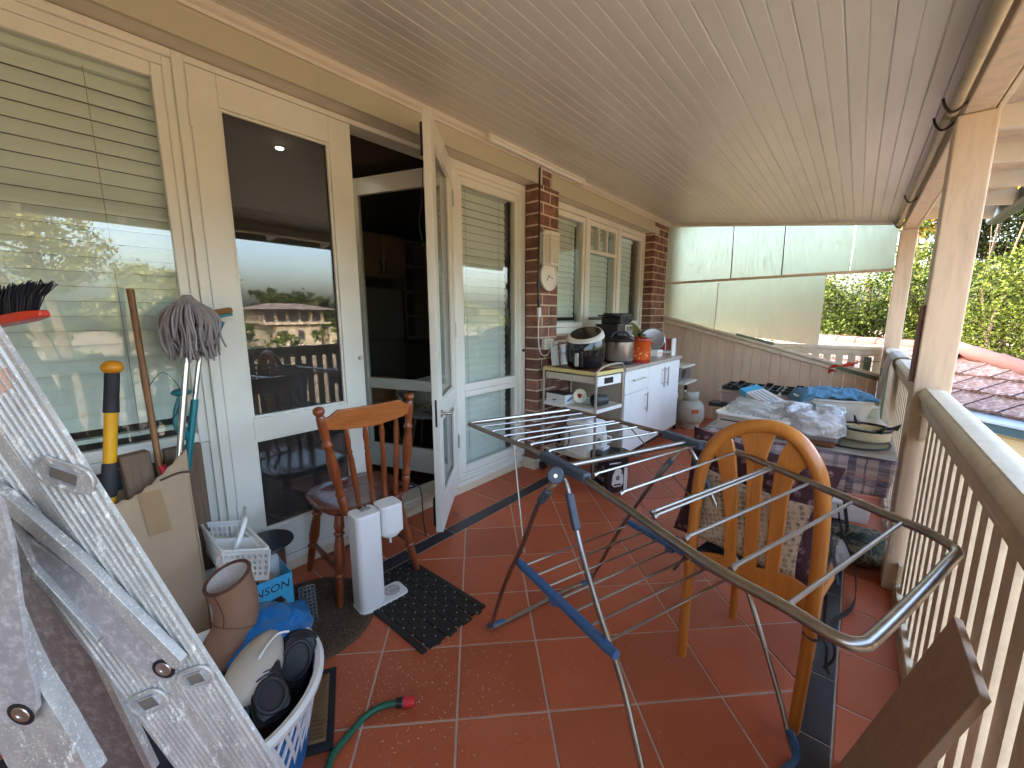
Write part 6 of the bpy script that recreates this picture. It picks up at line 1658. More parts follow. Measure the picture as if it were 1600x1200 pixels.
for j in range(3): pr2_.prism([(-0.09, -0.10 - 0.010 * j), (0.0, -0.10 - 0.010 * j), (0.0, -0.096 - 0.010 * j), (-0.09, -0.096 - 0.010 * j)], 0, 0.0007, KL)
pr2_.prism([(0.06, -0.13), (0.09, -0.13), (0.09, -0.09), (0.06, -0.09)], 0, 0.0007, KL)
pr2_.build('icon_print', M['grey_ink'], kb)

# ================================================================ CABINET
cbn = thing('cabinet', 'white kitchen cabinet with speckled top under the kitchen window', 'cabinet', (-1.75, 3.95, 0))
CX, CY0, CY1 = -1.49, 3.26, 4.655
MB().boxp((-2.02, CY0 + 0.018, 0.09), (CX, CY1, 0.843)).build('carcass', M['melamine'], cbn)
MB().boxp((-2.02, CY0, 0.03), (CX, CY0 + 0.0175, 0.843)).build('side_panel', M['beige_panel'], cbn)
MB().boxp((-1.99, CY0 + 0.03, 0.0), (CX - 0.06, CY1 - 0.03, 0.089)).build('plinth', M['black'], cbn)
MB().boxp((-2.025, CY0 - 0.03, 0.845), (CX + 0.035, CY1 + 0.03, 0.876)).build('worktop', M['granite'], cbn, bevel=0.006)
def front(y0, y1, z0, z1, nm, handles):
    f = MB().boxp((CX + 0.001, y0 + 0.002, z0), (CX + 0.019, y1 - 0.002, z1)).build(nm, M['melamine'], cbn, bevel=0.002)
    for p, q_ in handles:
        hb = MB(); p = Vector((CX + 0.045, *p)); q_ = Vector((CX + 0.045, *q_)); dr = (q_ - p).normalized()
        hb.tube([p, q_], 0.0070, 8)
        for t_ in (p + dr * 0.03, q_ - dr * 0.03): hb.tube([t_, Vector((CX + 0.018, t_.y, t_.z))], 0.005, 8)
        hb.build('handle', M['brushed'], f, smooth=True)
front(CY0, 3.775, 0.64, 0.838, 'drawer', [((3.39, 0.755), (3.66, 0.755))])
front(CY0, 3.775, 0.095, 0.634, 'door', [((3.715, 0.42), (3.715, 0.61))])
front(3.775, 4.19, 0.095, 0.838, 'door', [((4.135, 0.60), (4.135, 0.80))])
front(4.19, CY1, 0.095, 0.838, 'door', [((4.245, 0.60), (4.245, 0.80))])

CT = 0.877
po = thing('stock_pot', 'orange enamel stock pot with flower print on the cabinet', 'pot', (-1.575, 3.76, CT))
pc = Vector((-1.575, 3.765, CT))
MB().lathe([(0, 0), (0.10, 0), (0.106, 0.01), (0.108, 0.035), (0.108, 0.205), (0.112, 0.21), (0.104, 0.213), (0.102, 0.2), (0.10, 0.02), (0, 0.015)], 40, pc).build('body', M['pot_orange'], po, smooth=40)
MB().lathe([(0.1065, 0.0), (0.1085, 0.008), (0.109, 0.032)], 40, pc, cap=False).build('base_band', M['pot_red'], po, smooth=True)
MB().lathe([(0.114, 0.214), (0.113, 0.222), (0.08, 0.236), (0.03, 0.243), (0, 0.244)], 40, pc).build('lid', M['pot_red'], po, smooth=40)
MB().lathe([(0.010, 0.244), (0.012, 0.252), (0.02, 0.262), (0.014, 0.27), (0, 0.271)], 16, pc).build('knob', M['black'], po, smooth=True)
for s_ in (1, -1):
    c0 = pc + Vector((0.07 * s_, 0.085 * s_, 0.17))
    MB().tube(smooth_path([c0 + Vector((-0.015, 0.02, 0)) * 1.0, c0 + Vector((0.018 * s_ - 0.01, 0.02 * s_ + 0.01, 0.008)), c0 + Vector((0.018 * s_ + 0.01, 0.02 * s_ - 0.01, 0.008)), c0 + Vector((0.018, -0.012, 0))], 5), 0.007, 8).build('handle', M['pot_red'], po, smooth=True)
vd = math.atan2(-pc.y, -pc.x); fm = MB(); rf_ = random.Random(8)
for k in range(22):
    a0 = vd + rf_.uniform(-0.75, 0.85); z0 = rf_.gauss(0.09, 0.035); rr_ = rf_.uniform(0.008, 0.017)
    if not 0.045 < z0 < 0.17: continue
    np_ = 5; pts = [(0, 0)]
    vs = [pc + Vector((0.1088 * math.cos(a0), 0.1088 * math.sin(a0), z0))]
    for i in range(15):
        a = 2 * math.pi * i / 15; r = rr_ * (0.65 + 0.35 * math.cos(np_ * a))
        aa = a0 + r * math.cos(a) / 0.108
        vs.append(pc + Vector((0.1088 * math.cos(aa), 0.1088 * math.sin(aa), z0 + r * math.sin(a))))
    fm.add(vs, [(0, 1 + i, 1 + (i + 1) % 15) for i in range(15)])
fm.build('flower_print', M['pot_flower'], po)

pk_ = thing('pressure_cooker', 'silver electric cooker with black domed lid next to the orange pot', 'cooker', (-1.66, 3.52, CT))
qc = Vector((-1.665, 3.545, CT))
MB().lathe([(0.12, 0), (0.125, 0.006), (0.125, 0.03)], 36, qc).build('base', M['black'], pk_, smooth=40)
MB().lathe([(0.119, 0.03), (0.123, 0.035), (0.123, 0.20), (0.119, 0.204)], 36, qc).build('body', M['brushed'], pk_, smooth=40)
MB().lathe([(0.127, 0.205), (0.128, 0.222), (0.115, 0.238), (0.07, 0.256), (0.03, 0.262), (0, 0.263)], 36, qc).build('lid', M['black'], pk_, smooth=40)
MB().tube(smooth_path([qc + Vector((-0.05, -0.10, 0.24)), qc + Vector((-0.03, -0.05, 0.285)), qc + Vector((0.03, 0.05, 0.285)), qc + Vector((0.05, 0.10, 0.24))], 6), 0.012, 8).build('lid_handle', M['black'], pk_, smooth=True)
sdv = Vector((0.55, 0.83, 0)).normalized()
MB().tube(smooth_path([qc + sdv * 0.12 + Vector((0, 0, 0.20)), qc + sdv * 0.165 + Vector((0, 0, 0.18)), qc + sdv * 0.165 + Vector((0, 0, 0.09)), qc + sdv * 0.125 + Vector((0, 0, 0.06))], 6), 0.013, 8).build('side_handle', M['black'], pk_, smooth=True)

cm_ = thing('coffee_machine', 'big black coffee machine standing at the back of the cabinet', 'coffee machine', (-1.85, 3.75, CT))
Tc = Matrix.Translation((-1.84, 3.79, CT)) @ Matrix.Rotation(0.12, 4, 'Z')
MB().boxp((-0.13, -0.20, 0), (0.10, 0.20, 0.36), Tc).build('body', M['black'], cm_, bevel=0.01)
MB().boxp((-0.11, -0.10, 0.361), (0.09, 0.19, 0.43), Tc).build('upper_body', M['black'], cm_, bevel=0.008)
MB().prism(rpoly(0.25, 0.40, 0.05), 0.431, 0.446, Tc @ Matrix.Translation((-0.01, 0.03, 0))).build('tray_top', M['dark_metal'], cm_, bevel=0.003)
MB().prism(rpoly(0.20, 0.30, 0.05), 0.447, 0.462, Tc @ Matrix.Translation((-0.01, 0.05, 0))).build('cup_warmer', M['black_gloss'], cm_, bevel=0.003)
MB().boxp((0.101, -0.02, 0.20), (0.115, 0.185, 0.345), Tc).build('front_panel', M['brushed'], cm_, bevel=0.004)
MB().boxp((0.1155, 0.0, 0.245), (0.118, 0.165, 0.335), Tc).build('display', mat('screen_glass', S(96, 100, 78), 0.15, bump=0), cm_)
for k in (0.03, 0.15): MB().lathe([(0.018, 0), (0.018, 0.014), (0, 0.016)], 16, (0, 0, 0), Tc @ Matrix.Translation((0.115, k, 0.222)) @ Matrix.Rotation(R_(90), 4, 'Y')).build('dial', M['black'], cm_, smooth=40)
MB().tube(smooth_path([Tc @ Vector((0.05, 0.02, 0.345)), Tc @ Vector((0.11, 0.03, 0.40)), Tc @ Vector((0.115, 0.15, 0.40)), Tc @ Vector((0.06, 0.17, 0.345))], 5), 0.008, 8).build('bail_handle', M['dark_metal'], cm_, smooth=True)
MB().lathe([(0, 0), (0.05, 0), (0.055, 0.10), (0.05, 0.10), (0.046, 0.01), (0, 0.01)], 24, (-1.80, 4.09, CT)).build('white_cup', M['white_plastic'], smooth=40, label='white plastic cup beside the coffee machine', cat='cup')
MB().lathe([(0, 0), (0.06, 0), (0.065, 0.13), (0.058, 0.13), (0.055, 0.012), (0, 0.012)], 24, (-1.80, 4.23, CT)).build('cream_canister', M['cream_enamel'], smooth=40, label='cream canister at the back of the cabinet top', cat='canister')
MB().ball((-1.83, 4.11, CT + 0.20), (0.055, 0.055, 0.05), 16, 10).build('garlic_bulb', M['offwhite'], smooth=True, label='pale rounded lidded pot top above the white cup', cat='pot')
MB().lathe([(0, 0), (0.05, 0), (0.05, 0.15)], 16, (-1.83, 4.11, CT)).build('stand_pot', M['offwhite'], label='plain pale jar standing behind the white cup', cat='jar', smooth=40)
lf = thing('potted_leaf', 'broad olive green leaves standing behind the round mirror', 'plant', (-1.84, 4.34, CT))
MB().lathe([(0, 0), (0.045, 0), (0.055, 0.10), (0.05, 0.10), (0.045, 0.09), (0, 0.085)], 20, (-1.84, 4.34, CT)).build('pot', M['offwhite'], lf, smooth=40)
for a, L, wd, tl_ in ((2.4, 0.34, 0.07, 1.2), (1.2, 0.30, 0.07, 1.1), (0.2, 0.2, 0.05, 0.9), (-0.6, 0.22, 0.05, 1.1), (3.4, 0.2, 0.05, 0.8)):
    def leaff(u, v, a=a, L=L, wd=wd, tl_=tl_):
        w_ = wd * math.sin(math.pi * min(1, u * 0.95 + 0.05)) ** 0.8 * (v - 0.5) * 2
        r = L * u * math.cos(tl_) + 0.05 * u * u; z = 0.10 + L * u * math.sin(tl_) - 0.05 * u * u
        return (-1.84 + r * math.cos(a) - w_ * math.sin(a), 4.34 + r * math.sin(a) + w_ * math.cos(a), CT + z + 0.2 * abs(w_))
    MB().grid(leaff, 9, 5).build('leaf', M['leaf_olive'], lf, smooth=True, solid=0.002)
mr = thing('makeup_mirror', 'round tilting mirror in a white stand on the cabinet', 'mirror', (-1.68, 4.42, CT))
MrM = face_frame((-1.69, 4.40, CT + 0.185), (0.45, -0.85, 0.27))
MB().lathe([(0.118, -0.012), (0.126, -0.006), (0.127, 0.008), (0.118, 0.014), (0.108, 0.010)], 44, (0, 0, 0), MrM).build('rim', mat('silver_rim', S(150, 152, 158), 0.3, 0.7, bump=0), mr, smooth=True)
MB().lathe([(0, 0.004), (0.112, 0.004), (0.112, 0.006), (0, 0.006)], 44, (0, 0, 0), MrM).build('glass', M['mirror'], mr)
MB().lathe([(0.0, -0.03), (0.10, -0.028), (0.122, -0.012)], 40, (0, 0, 0), MrM).build('back_shell', M['white_plastic'], mr, smooth=True)
MB().boxp((-1.77, 4.33, CT), (-1.60, 4.48, CT + 0.075)).build('drawer_base', M['white_plastic'], mr, bevel=0.012)
MB().boxp((-1.599, 4.34, CT + 0.025), (-1.596, 4.47, CT + 0.05)).build('pink_strip', mat('pinkish_strip', S(214, 176, 166), 0.5, bump=0), mr)
MB().box((-1.60, 4.36, CT + 0.005), (0.03, 0.04, 0.018), (0, 0, 0.3)).build('white_clip', M['white_plastic'], label='small white clip by the foot of the orange pot', cat='clip', bevel=0.005)
rb = thing('red_brick_box', 'brick red patterned box on a white rack at the end of the cabinet', 'box', (-1.72, 4.60, CT))
MB().boxp((-1.84, 4.555, CT + 0.06), (-1.57, 4.64, CT + 0.19)).build('body', M['terra_box'], rb, bevel=0.004)
wl = MB()
for k in range(4): wl.boxp((-1.568, 4.56, CT + 0.08 + 0.028 * k), (-1.565, 4.635, CT + 0.084 + 0.028 * k))
wl.build('pale_line', M['paper'], rb)
wrk = thing('white_rack', 'white wire rack and board at the end of the cabinet top', 'rack', (-1.6, 4.62, CT))
MB().boxp((-1.54, 4.55, CT), (-1.525, 4.66, CT + 0.19)).build('end_board', M['white_plastic'], wrk, bevel=0.003)
MB().boxp((-1.84, 4.54, CT + 0.03), (-1.545, 4.655, CT + 0.055)).build('shelf', M['white_plastic'], wrk, bevel=0.003)
wr2 = MB()
for y in (4.545, 4.65): wr2.tube(smooth_path([(-1.60, y, CT), (-1.60, y, CT + 0.13), (-1.605, y, CT + 0.16), (-1.63, y, CT + 0.17), (-1.66, y, CT + 0.165)], 4), 0.004, 6)
wr2.build('wire', M['white_plastic'], wrk, smooth=True)

ov = thing('small_oven', 'small grey oven with pale ledges half hidden behind the cabinet', 'oven', (-1.6, 4.95, 0))
MB().boxp((-1.95, 4.78, 0.56), (-1.50, 5.15, 0.72)).build('body', mat('oven_grey', S(96, 94, 92), 0.4, bump=0), ov, bevel=0.005)
MB().boxp((-1.97, 4.76, 0.722), (-1.45, 5.17, 0.742)).build('top_ledge', M['offwhite'], ov, bevel=0.004)
MB().boxp((-1.97, 4.76, 0.535), (-1.42, 5.17, 0.558)).build('lower_ledge', M['offwhite'], ov, bevel=0.004)
MB().boxp((-1.4995, 4.85, 0.60), (-1.495, 4.97, 0.69)).build('dark_window', M['black_gloss'], ov)
for x in (-1.93, -1.53):
    for y in (4.80, 5.13): MB().boxp((x - 0.015, y - 0.015, 0), (x + 0.015, y + 0.015, 0.534)).build('leg', M['dark_metal'], ov)
MB().ball((-1.56, 4.80, 0.40), (0.05, 0.05, 0.09), 16, 10).build('bag_bulge', M['white_plastic'], label='white rounded bag bulging behind the cabinet side', cat='bag', smooth=True)

gb = thing('gas_bottle', 'grey green gas bottle with a faded orange label', 'gas bottle', (-1.43, 4.98, 0))
gc_ = Vector((-1.43, 5.02, 0.0))
MB().lathe([(0.09, 0.0), (0.11, 0.0), (0.11, 0.035), (0.12, 0.05)], 32, gc_, cap=False).build('foot_ring', M['gas_grey'], gb, smooth=40, solid=0.004)
MB().lathe([(0, 0.03), (0.07, 0.032), (0.12, 0.05), (0.148, 0.085), (0.155, 0.12), (0.155, 0.178), (0.1575, 0.180), (0.1575, 0.186), (0.155, 0.188), (0.155, 0.235), (0.145, 0.275), (0.115, 0.31), (0.06, 0.328), (0, 0.33)], 40, gc_).build('body', M['gas_grey'], gb, smooth=40)
ring_ = []
MB().grid(lambda u, v: gc_ + Vector((0.083 * math.cos(R_(-215 + 290 * u)), 0.083 * math.sin(R_(-215 + 290 * u)), 0.315 + 0.115 * v)), 36, 3).build('collar', M['gas_grey'], gb, smooth=True, solid=0.005)
MB().tube([gc_ + Vector((0, 0, .33)), gc_ + Vector((0, 0, .395))], 0.022, 12).tube([gc_ + Vector((0, 0, .37)), gc_ + Vector((0.05, -0.03, .372))], 0.013, 10).build('valve', M['dark_metal'], gb, smooth=40)
va = math.atan2(-gc_.y, -gc_.x)
MB().grid(lambda u, v: gc_ + Vector((0.1578 * math.cos(va - 0.5 + 1.25 * u), 0.1578 * math.sin(va - 0.5 + 1.25 * u), 0.19 + 0.062 * v - 0.02 * u + 0.02 * abs(u - .5))), 20, 4).build('label_paper', M['paper'], gb, smooth=True)
MB().grid(lambda u, v: gc_ + Vector((0.1592 * math.cos(va + 0.10 + 0.52 * u), 0.1592 * math.sin(va + 0.10 + 0.52 * u), 0.192 + 0.045 * v)), 12, 4).build('label_orange', mat('faded_orange_label', S(206, 112, 76), 0.6, var=0.25, vs=40, bump=0), gb, smooth=True)
# scuffs and a small door latch on the lining boards
MB().box((-1.03, 5.595, 0.98), (0.06, 0.012, 0.02)).build('door_latch', M['hook'], label='small rusty latch on the lining boards', cat='latch')
# ================================================================ LEFT FOREGROUND CLUTTER
# tall torn carton with garden tools in it
cx0, cy0, cy1 = -1.86, -0.02, 0.338
ct = thing('tall_carton', 'tall torn cardboard box full of long handled tools', 'box', (-1.98, 0.16, 0))
def top_z(t):   # torn front edge, from left to right
    pts = [(0, 0.70), (0.42, 0.695), (0.55, 0.70), (0.70, 0.735), (0.80, 0.765), (0.90, 0.80), (1.0, 0.832)]
    for (a, za), (b, zb) in zip(pts[:-1], pts[1:]):
        if t <= b: return za + (zb - za) * (t - a) / (b - a) + 0.004 * math.sin(t * 70)
    return pts[-1][1]
MB().grid(lambda u, v: (cx0 + 0.008 * math.sin(u * 3.1) + 0.012 * math.sin(v * 4 + u * 2) * (1 - v * .3), cy0 + (cy1 - cy0) * u, top_z(u) * v), 40, 14).build('front_panel', M['carton'], ct, smooth=True, solid=0.005)
MB().grid(lambda u, v: (cx0 - 0.003 - 0.22 * u, cy1 + 0.004 * math.sin(v * 5) - 0.01 * u, (0.832 - 0.10 * u) * v), 10, 10).build('side_panel', M['carton'], ct, smooth=True, solid=0.005)
MB().boxp((-2.105, cy0, 0.0), (-2.10, cy1 - 0.012, 0.66)).boxp((-2.10, cy0, 0.0), (cx0 - 0.01, cy0 + 0.005, 0.66)).build('back_panel', M['carton'], ct)
MB().grid(lambda u, v: (cx0 + 0.0105 + 0.008 * math.sin((0.60 + 0.15 * u) * 3.1) + 0.012 * math.sin((0.72 + .26 * v) * 4 + 1.3), cy0 + (cy1 - cy0) * (0.62 + 0.17 * u - 0.10 * v * 0.4), 0.545 + 0.165 * v), 8, 8).build('tape', M['tape'], ct, smooth=True)
MB().tube(smooth_path([(cx0 + 0.012, 0.25, 0.742), (cx0 + 0.016, 0.285, 0.752), (cx0 + 0.018, 0.31, 0.756), (cx0 + 0.02, 0.335, 0.752)], 4), 0.004, 5).build('twig', M['bark'], label='short dark twig caught on the torn carton edge', cat='twig')

yt = thing('yellow_handle_tool', 'yellow tool handle with black grips and an orange ball end', 'tool', (-1.95, 0.15, 0))
a, b = Vector((-1.95, 0.186, 1.146)), Vector((-1.93, 0.119, 0.67)); dv = (b - a).normalized(); b2 = a + dv * (a.z - 0.06) / -dv.z
f_ = lambda t: a + dv * t
MB().ball(a, (0.031, 0.031, 0.024), 20, 12).build('ball_end', M['orange'], yt, smooth=True)
MB().tube([f_(0.012), f_(0.03), f_(0.10), f_(0.155)], [0.019, 0.0205, 0.0205, 0.022], 14).build('grip', M['grip'], yt, smooth=40)
MB().tube([f_(0.155), f_(0.33)], 0.0185, 14).build('shaft', M['yellow'], yt, smooth=40)
MB().tube([f_(0.33), f_(0.335), f_(0.445), f_(0.45)], [0.019, 0.0215, 0.0215, 0.019], 14).build('grip', M['grip'], yt, smooth=40)
MB().tube([f_(0.45), b2], 0.0185, 14).build('shaft', M['yellow'], yt, smooth=40)

bs_ = thing('bamboo_stick', 'brown bamboo stick leaning on the window', 'stick', (-1.98, 0.27, 0.1))
a, b = Vector((-2.06, 0.277, 1.417)), Vector((-1.95, 0.269, 0.748)); b2 = a + (b - a) * ((a.z - 0.1) / (a.z - b.z))
pts = [a.lerp(b2, k / 24) for k in range(25)]
MB().tube(pts, [0.0105 + (0.0016 if k % 6 == 0 else 0) for k in range(25)], 10).build('cane', M['bamboo'], bs_, smooth=True)
MB().tube(smooth_path([a.lerp(b2, .28), a.lerp(b2, .27) + Vector((0.02, 0.05, 0.05)), a.lerp(b2, .31) + Vector((0.02, 0.095, 0.02)), a.lerp(b2, .36) + Vector((0.01, 0.06, -0.01)), a.lerp(b2, .38)], 6), 0.0014, 5).build('wire_loop', M['dark_metal'], bs_)
MB().tube([b.lerp(a, 0.03) + Vector((0.012, 0.006, 0.0)), b + Vector((0.012, 0.012, -0.02)), b + Vector((0.015, 0.0, -0.08))], [0.012, 0.014, 0.010], 8).build('red_clip', mat('crimson_plastic', S(206, 34, 60), 0.4, bump=0), label='crimson plastic clip at the foot of the bamboo stick', cat='clip', smooth=True)

tp = thing('timber_offcut', 'weathered brown timber post standing in the carton', 'timber', (-1.95, 0.22, 0))
a, b = Vector((-1.94, 0.202, 0.836)), Vector((-1.91, 0.201, 0.621)); b2 = Vector((-1.93, b.y + 0.03, 0.05))
MB().bar(b2, a, 0.082, 0.055, (1, 0.1, 0)).build('post', M['old_timber'], tp, bevel=0.006)
MB().boxp((-2.07, 0.30, 0.05), (-2.03, 0.42, 0.80)).build('dark_board', M['old_timber'], label='dark board leaning on the sill behind the mop handle', cat='board', bevel=0.003)

# mop (head up)
mp = thing('string_mop', 'grey string mop standing head up on a silver handle', 'mop', (-1.93, 0.36, 0.1))
ma, mb_ = Vector((-1.99, 0.409, 1.206)), Vector((-1.93, 0.317, 0.721)); ml = ma + (mb_ - ma) * ((ma.z - 0.10) / (ma.z - mb_.z))
mdir = (ma - ml).normalized(); mtop = ma + mdir * 0.14
MB().tube([ml, mtop], 0.0115, 12).build('handle', M['chrome'], mp, smooth=True)
hd = mtop - mdir * 0.02
MB().lathe([(0, 0), (0.03, 0), (0.035, 0.02), (0.02, 0.05), (0, 0.055)], 16, hd - Vector((0, 0, 0.03))).build('socket', M['grey_plastic'], mp, smooth=True)
strand = MB(); rm_ = random.Random(21)
for k in range(230):
    a = rm_.uniform(0, 2 * math.pi); R0 = rm_.uniform(0.25, 1.0)
    ox, oy = math.cos(a), math.sin(a)
    top = hd + Vector((0, 0, 0.075 * (1.05 - 0.45 * R0 * R0)))
    L_ = rm_.uniform(0.12, 0.21); r1 = 0.088 * R0
    p0 = top + Vector((ox * 0.012, oy * 0.012, 0.0))
    p1 = hd + Vector((ox * r1 * 0.75, oy * r1 * 0.75, 0.055 * (1.1 - 0.6 * R0)))
    p2 = hd + Vector((ox * r1 * 1.12, oy * r1 * 1.1, -0.02))
    p3 = hd + Vector((ox * r1 * 1.15 + rm_.gauss(0, .008), oy * r1 * 1.1 + rm_.gauss(0, .008), -0.08))
    p4 = hd + Vector((ox * r1 * 1.05 + rm_.gauss(0, .012), oy * r1 * 1.0 + rm_.gauss(0, .012), -L_ + 0.03))
    strand.tube(smooth_path([p0, p1, p2, p3, p4], 4), 0.0042, 5)
strand.build('strands', mat('grey_mop_yarn', S(150, 142, 142), 0.95, var=0.2, vs=60, bump=0.6, bs=300, island=0.18), mp, smooth=True)
# sponge mop with teal fittings behind it
sm_ = thing('sponge_mop', 'teal sponge mop with lever behind the string mop', 'mop', (-2.02, 0.40, 0.1))
sa, sb = Vector((-2.03, 0.458, 1.189)), Vector((-1.99, 0.372, 0.801)); s0 = sa + (sb - sa) * ((sa.z - 0.1) / (sa.z - sb.z)); sd2 = (sa - s0).normalized()
MB().tube([s0, sa + sd2 * 0.10], 0.0095, 10).build('handle', M['chrome'], sm_, smooth=True)
sq_ = lambda z: s0 + sd2 * ((z - s0.z) / sd2.z)
MB().tube([sq_(0.72), sq_(0.99)], 0.0135, 10).build('sleeve', M['teal'], sm_, smooth=True)
lv = smooth_path([sq_(0.84) + Vector((0.01, -0.01, 0)), sq_(0.90) + Vector((0.015, -0.045, 0)), sq_(0.97) + Vector((0.015, -0.055, 0)), sq_(1.02) + Vector((0.015, -0.048, 0))], 6)
MB().tube(lv, [0.010, 0.012, 0.014, 0.016, 0.017, 0.018, 0.018, 0.018, 0.017, 0.016, 0.015, 0.014, 0.012, 0.011, 0.010, 0.010, 0.010, 0.010, 0.010][:len(lv)], 8).build('lever', M['teal'], sm_, smooth=True)
MB().ball(lv[-1] + Vector((0, 0, 0.006)), (0.040, 0.034, 0.015), 20, 8).build('lever_pad', M['teal'], sm_, smooth=True)
hz_ = sa + sd2 * 0.13
yk = MB()
yk.tube(smooth_path([sq_(1.17), sq_(1.20) + Vector((0.0, 0.03, 0)), hz_ + Vector((0.0, 0.06, -0.02))], 5), 0.012, 8)
yk.tube(smooth_path([sq_(1.17), sq_(1.20) + Vector((0.0, -0.03, 0)), hz_ + Vector((0.0, -0.05, -0.02))], 5), 0.010, 8)
yk.build('yoke', M['teal'], sm_, smooth=True)
hd2 = hz_ + Vector((-0.01, 0.0, 0.0))
MB().bar(hd2 + Vector((0, -0.10, -0.03)), hd2 + Vector((0, 0.10, 0.012)), 0.045, 0.012).build('plate', M['teal'], sm_, bevel=0.003)
MB().bar(hd2 + Vector((0, -0.10, -0.012)), hd2 + Vector((0, 0.10, 0.030)), 0.05, 0.022).build('sponge', mat('brown_sponge', S(140, 96, 54), 0.95, bump=0.6, bs=200), sm_, bevel=0.004)

# red broom held up behind the ladder
bm = thing('red_broom', 'red broom with black bristles pointing up behind the ladder', 'broom', (-1.8, -0.1, 0))
r0, r1 = Vector((-1.99, -0.143, 1.274)), Vector((-1.681, 0.048, 1.327))
bx_ = (r1 - r0).normalized(); vw = ((r0 + r1) / 2 - Vector((0, 0, 1.32))).normalized(); upv = Vector((0, 0, 1)); nb_ = bx_.cross(upv).normalized()
hm = MB(); sec = [(-0.024, -0.012), (0.024, -0.012), (0.020, 0.014), (-0.020, 0.014)]
vs = []
for t_, k in ((0, 1), (0.86, 1), (1.0, 0.55)):
    p = r0.lerp(r1, t_)
    for x_, z_ in sec: vs.append(p + nb_ * x_ * k + upv * z_ * (1 if k == 1 else 0.7))
n = 4
hm.add(vs, [(i * n + j, i * n + (j + 1) % n, (i + 1) * n + (j + 1) % n, (i + 1) * n + j) for i in range(2) for j in range(n)] + [(3, 2, 1, 0), (8, 9, 10, 11)])
hm.build('head', M['red'], bm, bevel=0.004)
br = MB(); rb_ = random.Random(4)
for k in range(420):
    t_ = rb_.uniform(0.02, 0.90); off = rb_.uniform(-0.018, 0.018)
    p = r0.lerp(r1, t_) + nb_ * off + upv * 0.012
    ln = rb_.uniform(0.060, 0.074); sp_ = 0.02 + 0.055 * (t_ - 0.2) + rb_.gauss(0, 0.004)
    q_ = p + upv * ln + bx_ * sp_ + nb_ * (off * 0.6 + rb_.gauss(0, .003))
    m_ = p.lerp(q_, 0.5) + upv * 0.006 - bx_ * sp_ * 0.12
    br.tube([p, m_, q_], 0.0014, 4)
br.build('bristles', mat('dark_bristle', S(44, 44, 52), 0.6, island=0.3, bump=0), bm)
MB().tube([r0.lerp(r1, 0.30) - upv * 0.01, Vector((-1.72, -0.16, 0.02))], 0.011, 10).build('handle', M['chrome'], bm, smooth=True)

# ---- white basket on a stock pot
sp2 = thing('saucepan', 'steel saucepan with dark rim under the white basket', 'saucepan', (-1.975, 0.60, 0))
spc = Vector((-1.975, 0.60, 0))
MB().lathe([(0, 0.0), (0.065, 0.0), (0.07, 0.01), (0.072, 0.285)], 36, spc).build('body', M['brushed'], sp2, smooth=40)
MB().lathe([(0.07, 0.284), (0.105, 0.288), (0.112, 0.294), (0.108, 0.300), (0.09, 0.302), (0, 0.304)], 40, spc).build('lid', M['black'], sp2, smooth=True)
bk_ = thing('white_basket', 'white perforated plastic basket holding a shower head on the saucepan', 'basket', (-1.84, 0.44, 0.31))
q00, q10, q11, q01 = Vector((-2.055, 0.384, 0.45)), Vector((-1.935, 0.504, 0.45)), Vector((-1.616, 0.498, 0.45)), Vector((-1.735, 0.378, 0.45))
cen = (q00 + q10 + q11 + q01) / 4
def bpt(c, z):
    k = 1.0 - 0.14 * (0.45 - z) / 0.135
    return Vector((cen.x + (c.x - cen.x) * k, cen.y + (c.y - cen.y) * k, z))
rimp = []
cs_ = [q00, q10, q11, q01]
for i in range(4):
    c = cs_[i]; p_ = cs_[i - 1]; n__ = cs_[(i + 1) % 4]
    d1_ = (p_ - c).normalized() * 0.022; d2_ = (n__ - c).normalized() * 0.022
    for k in range(5):
        t_ = k / 4; rimp.append(c + d1_ * (1 - t_) ** 2 + d2_ * t_ ** 2)
MB().tube(rimp, 0.0055, 8, closed=True).build('rim', M['white_plastic'], bk_, smooth=True)
wallm = MB()
for i in range(4):
    a, b = cs_[i], cs_[(i + 1) % 4]; L_ = (b - a).length; nc = max(3, int(L_ / 0.021))
    for k in range(nc + 1):
        t_ = k / nc; wallm.bar(bpt(a.lerp(b, t_), 0.449), bpt(a.lerp(b, t_), 0.315), 0.009, 0.003, (b - a).cross(Vector((0, 0, 1))))
    for z, hh in ((0.44, 0.018), (0.409, 0.008), (0.383, 0.008), (0.357, 0.008), (0.325, 0.022)):
        wallm.bar(bpt(a, z), bpt(b, z), 0.0035, hh)
wallm.build('perforated_wall', M['white_plastic'], bk_)
MB().add([bpt(c, 0.316) for c in cs_] + [bpt(c, 0.312) for c in cs_], [(0, 1, 2, 3), (7, 6, 5, 4), (0, 4, 5, 1), (1, 5, 6, 2), (2, 6, 7, 3), (3, 7, 4, 0)]).build('floor', M['white_plastic'], bk_)
dvd = MB(); dvd.bar(bpt(q00.lerp(q01, 0.5), 0.38), bpt(q10.lerp(q11, 0.5), 0.38), 0.004, 0.12); dvd.build('divider', M['white_plastic'], bk_)
sw = thing('shower_head', 'white hand shower with a clear cable lying in the basket', 'shower head', cen + Vector((0, 0, -0.1)))
hp_ = smooth_path([cen + Vector((0.02, -0.02, -0.08)), cen + Vector((0.05, 0.0, -0.02)), cen + Vector((0.045, 0.03, 0.045)), cen + Vector((0.015, 0.045, 0.06)), cen + Vector((-0.005, 0.045, 0.045))], 6)
MB().tube(hp_, [0.011] * 8 + [0.009] * (len(hp_) - 8), 8).build('handle', M['white_plastic'], sw, smooth=True)
MB().box(cen + Vector((0.03, -0.035, -0.075)), (0.05, 0.06, 0.05), (0, 0.3, 0.5)).build('head', M['white_plastic'], sw, bevel=0.01)
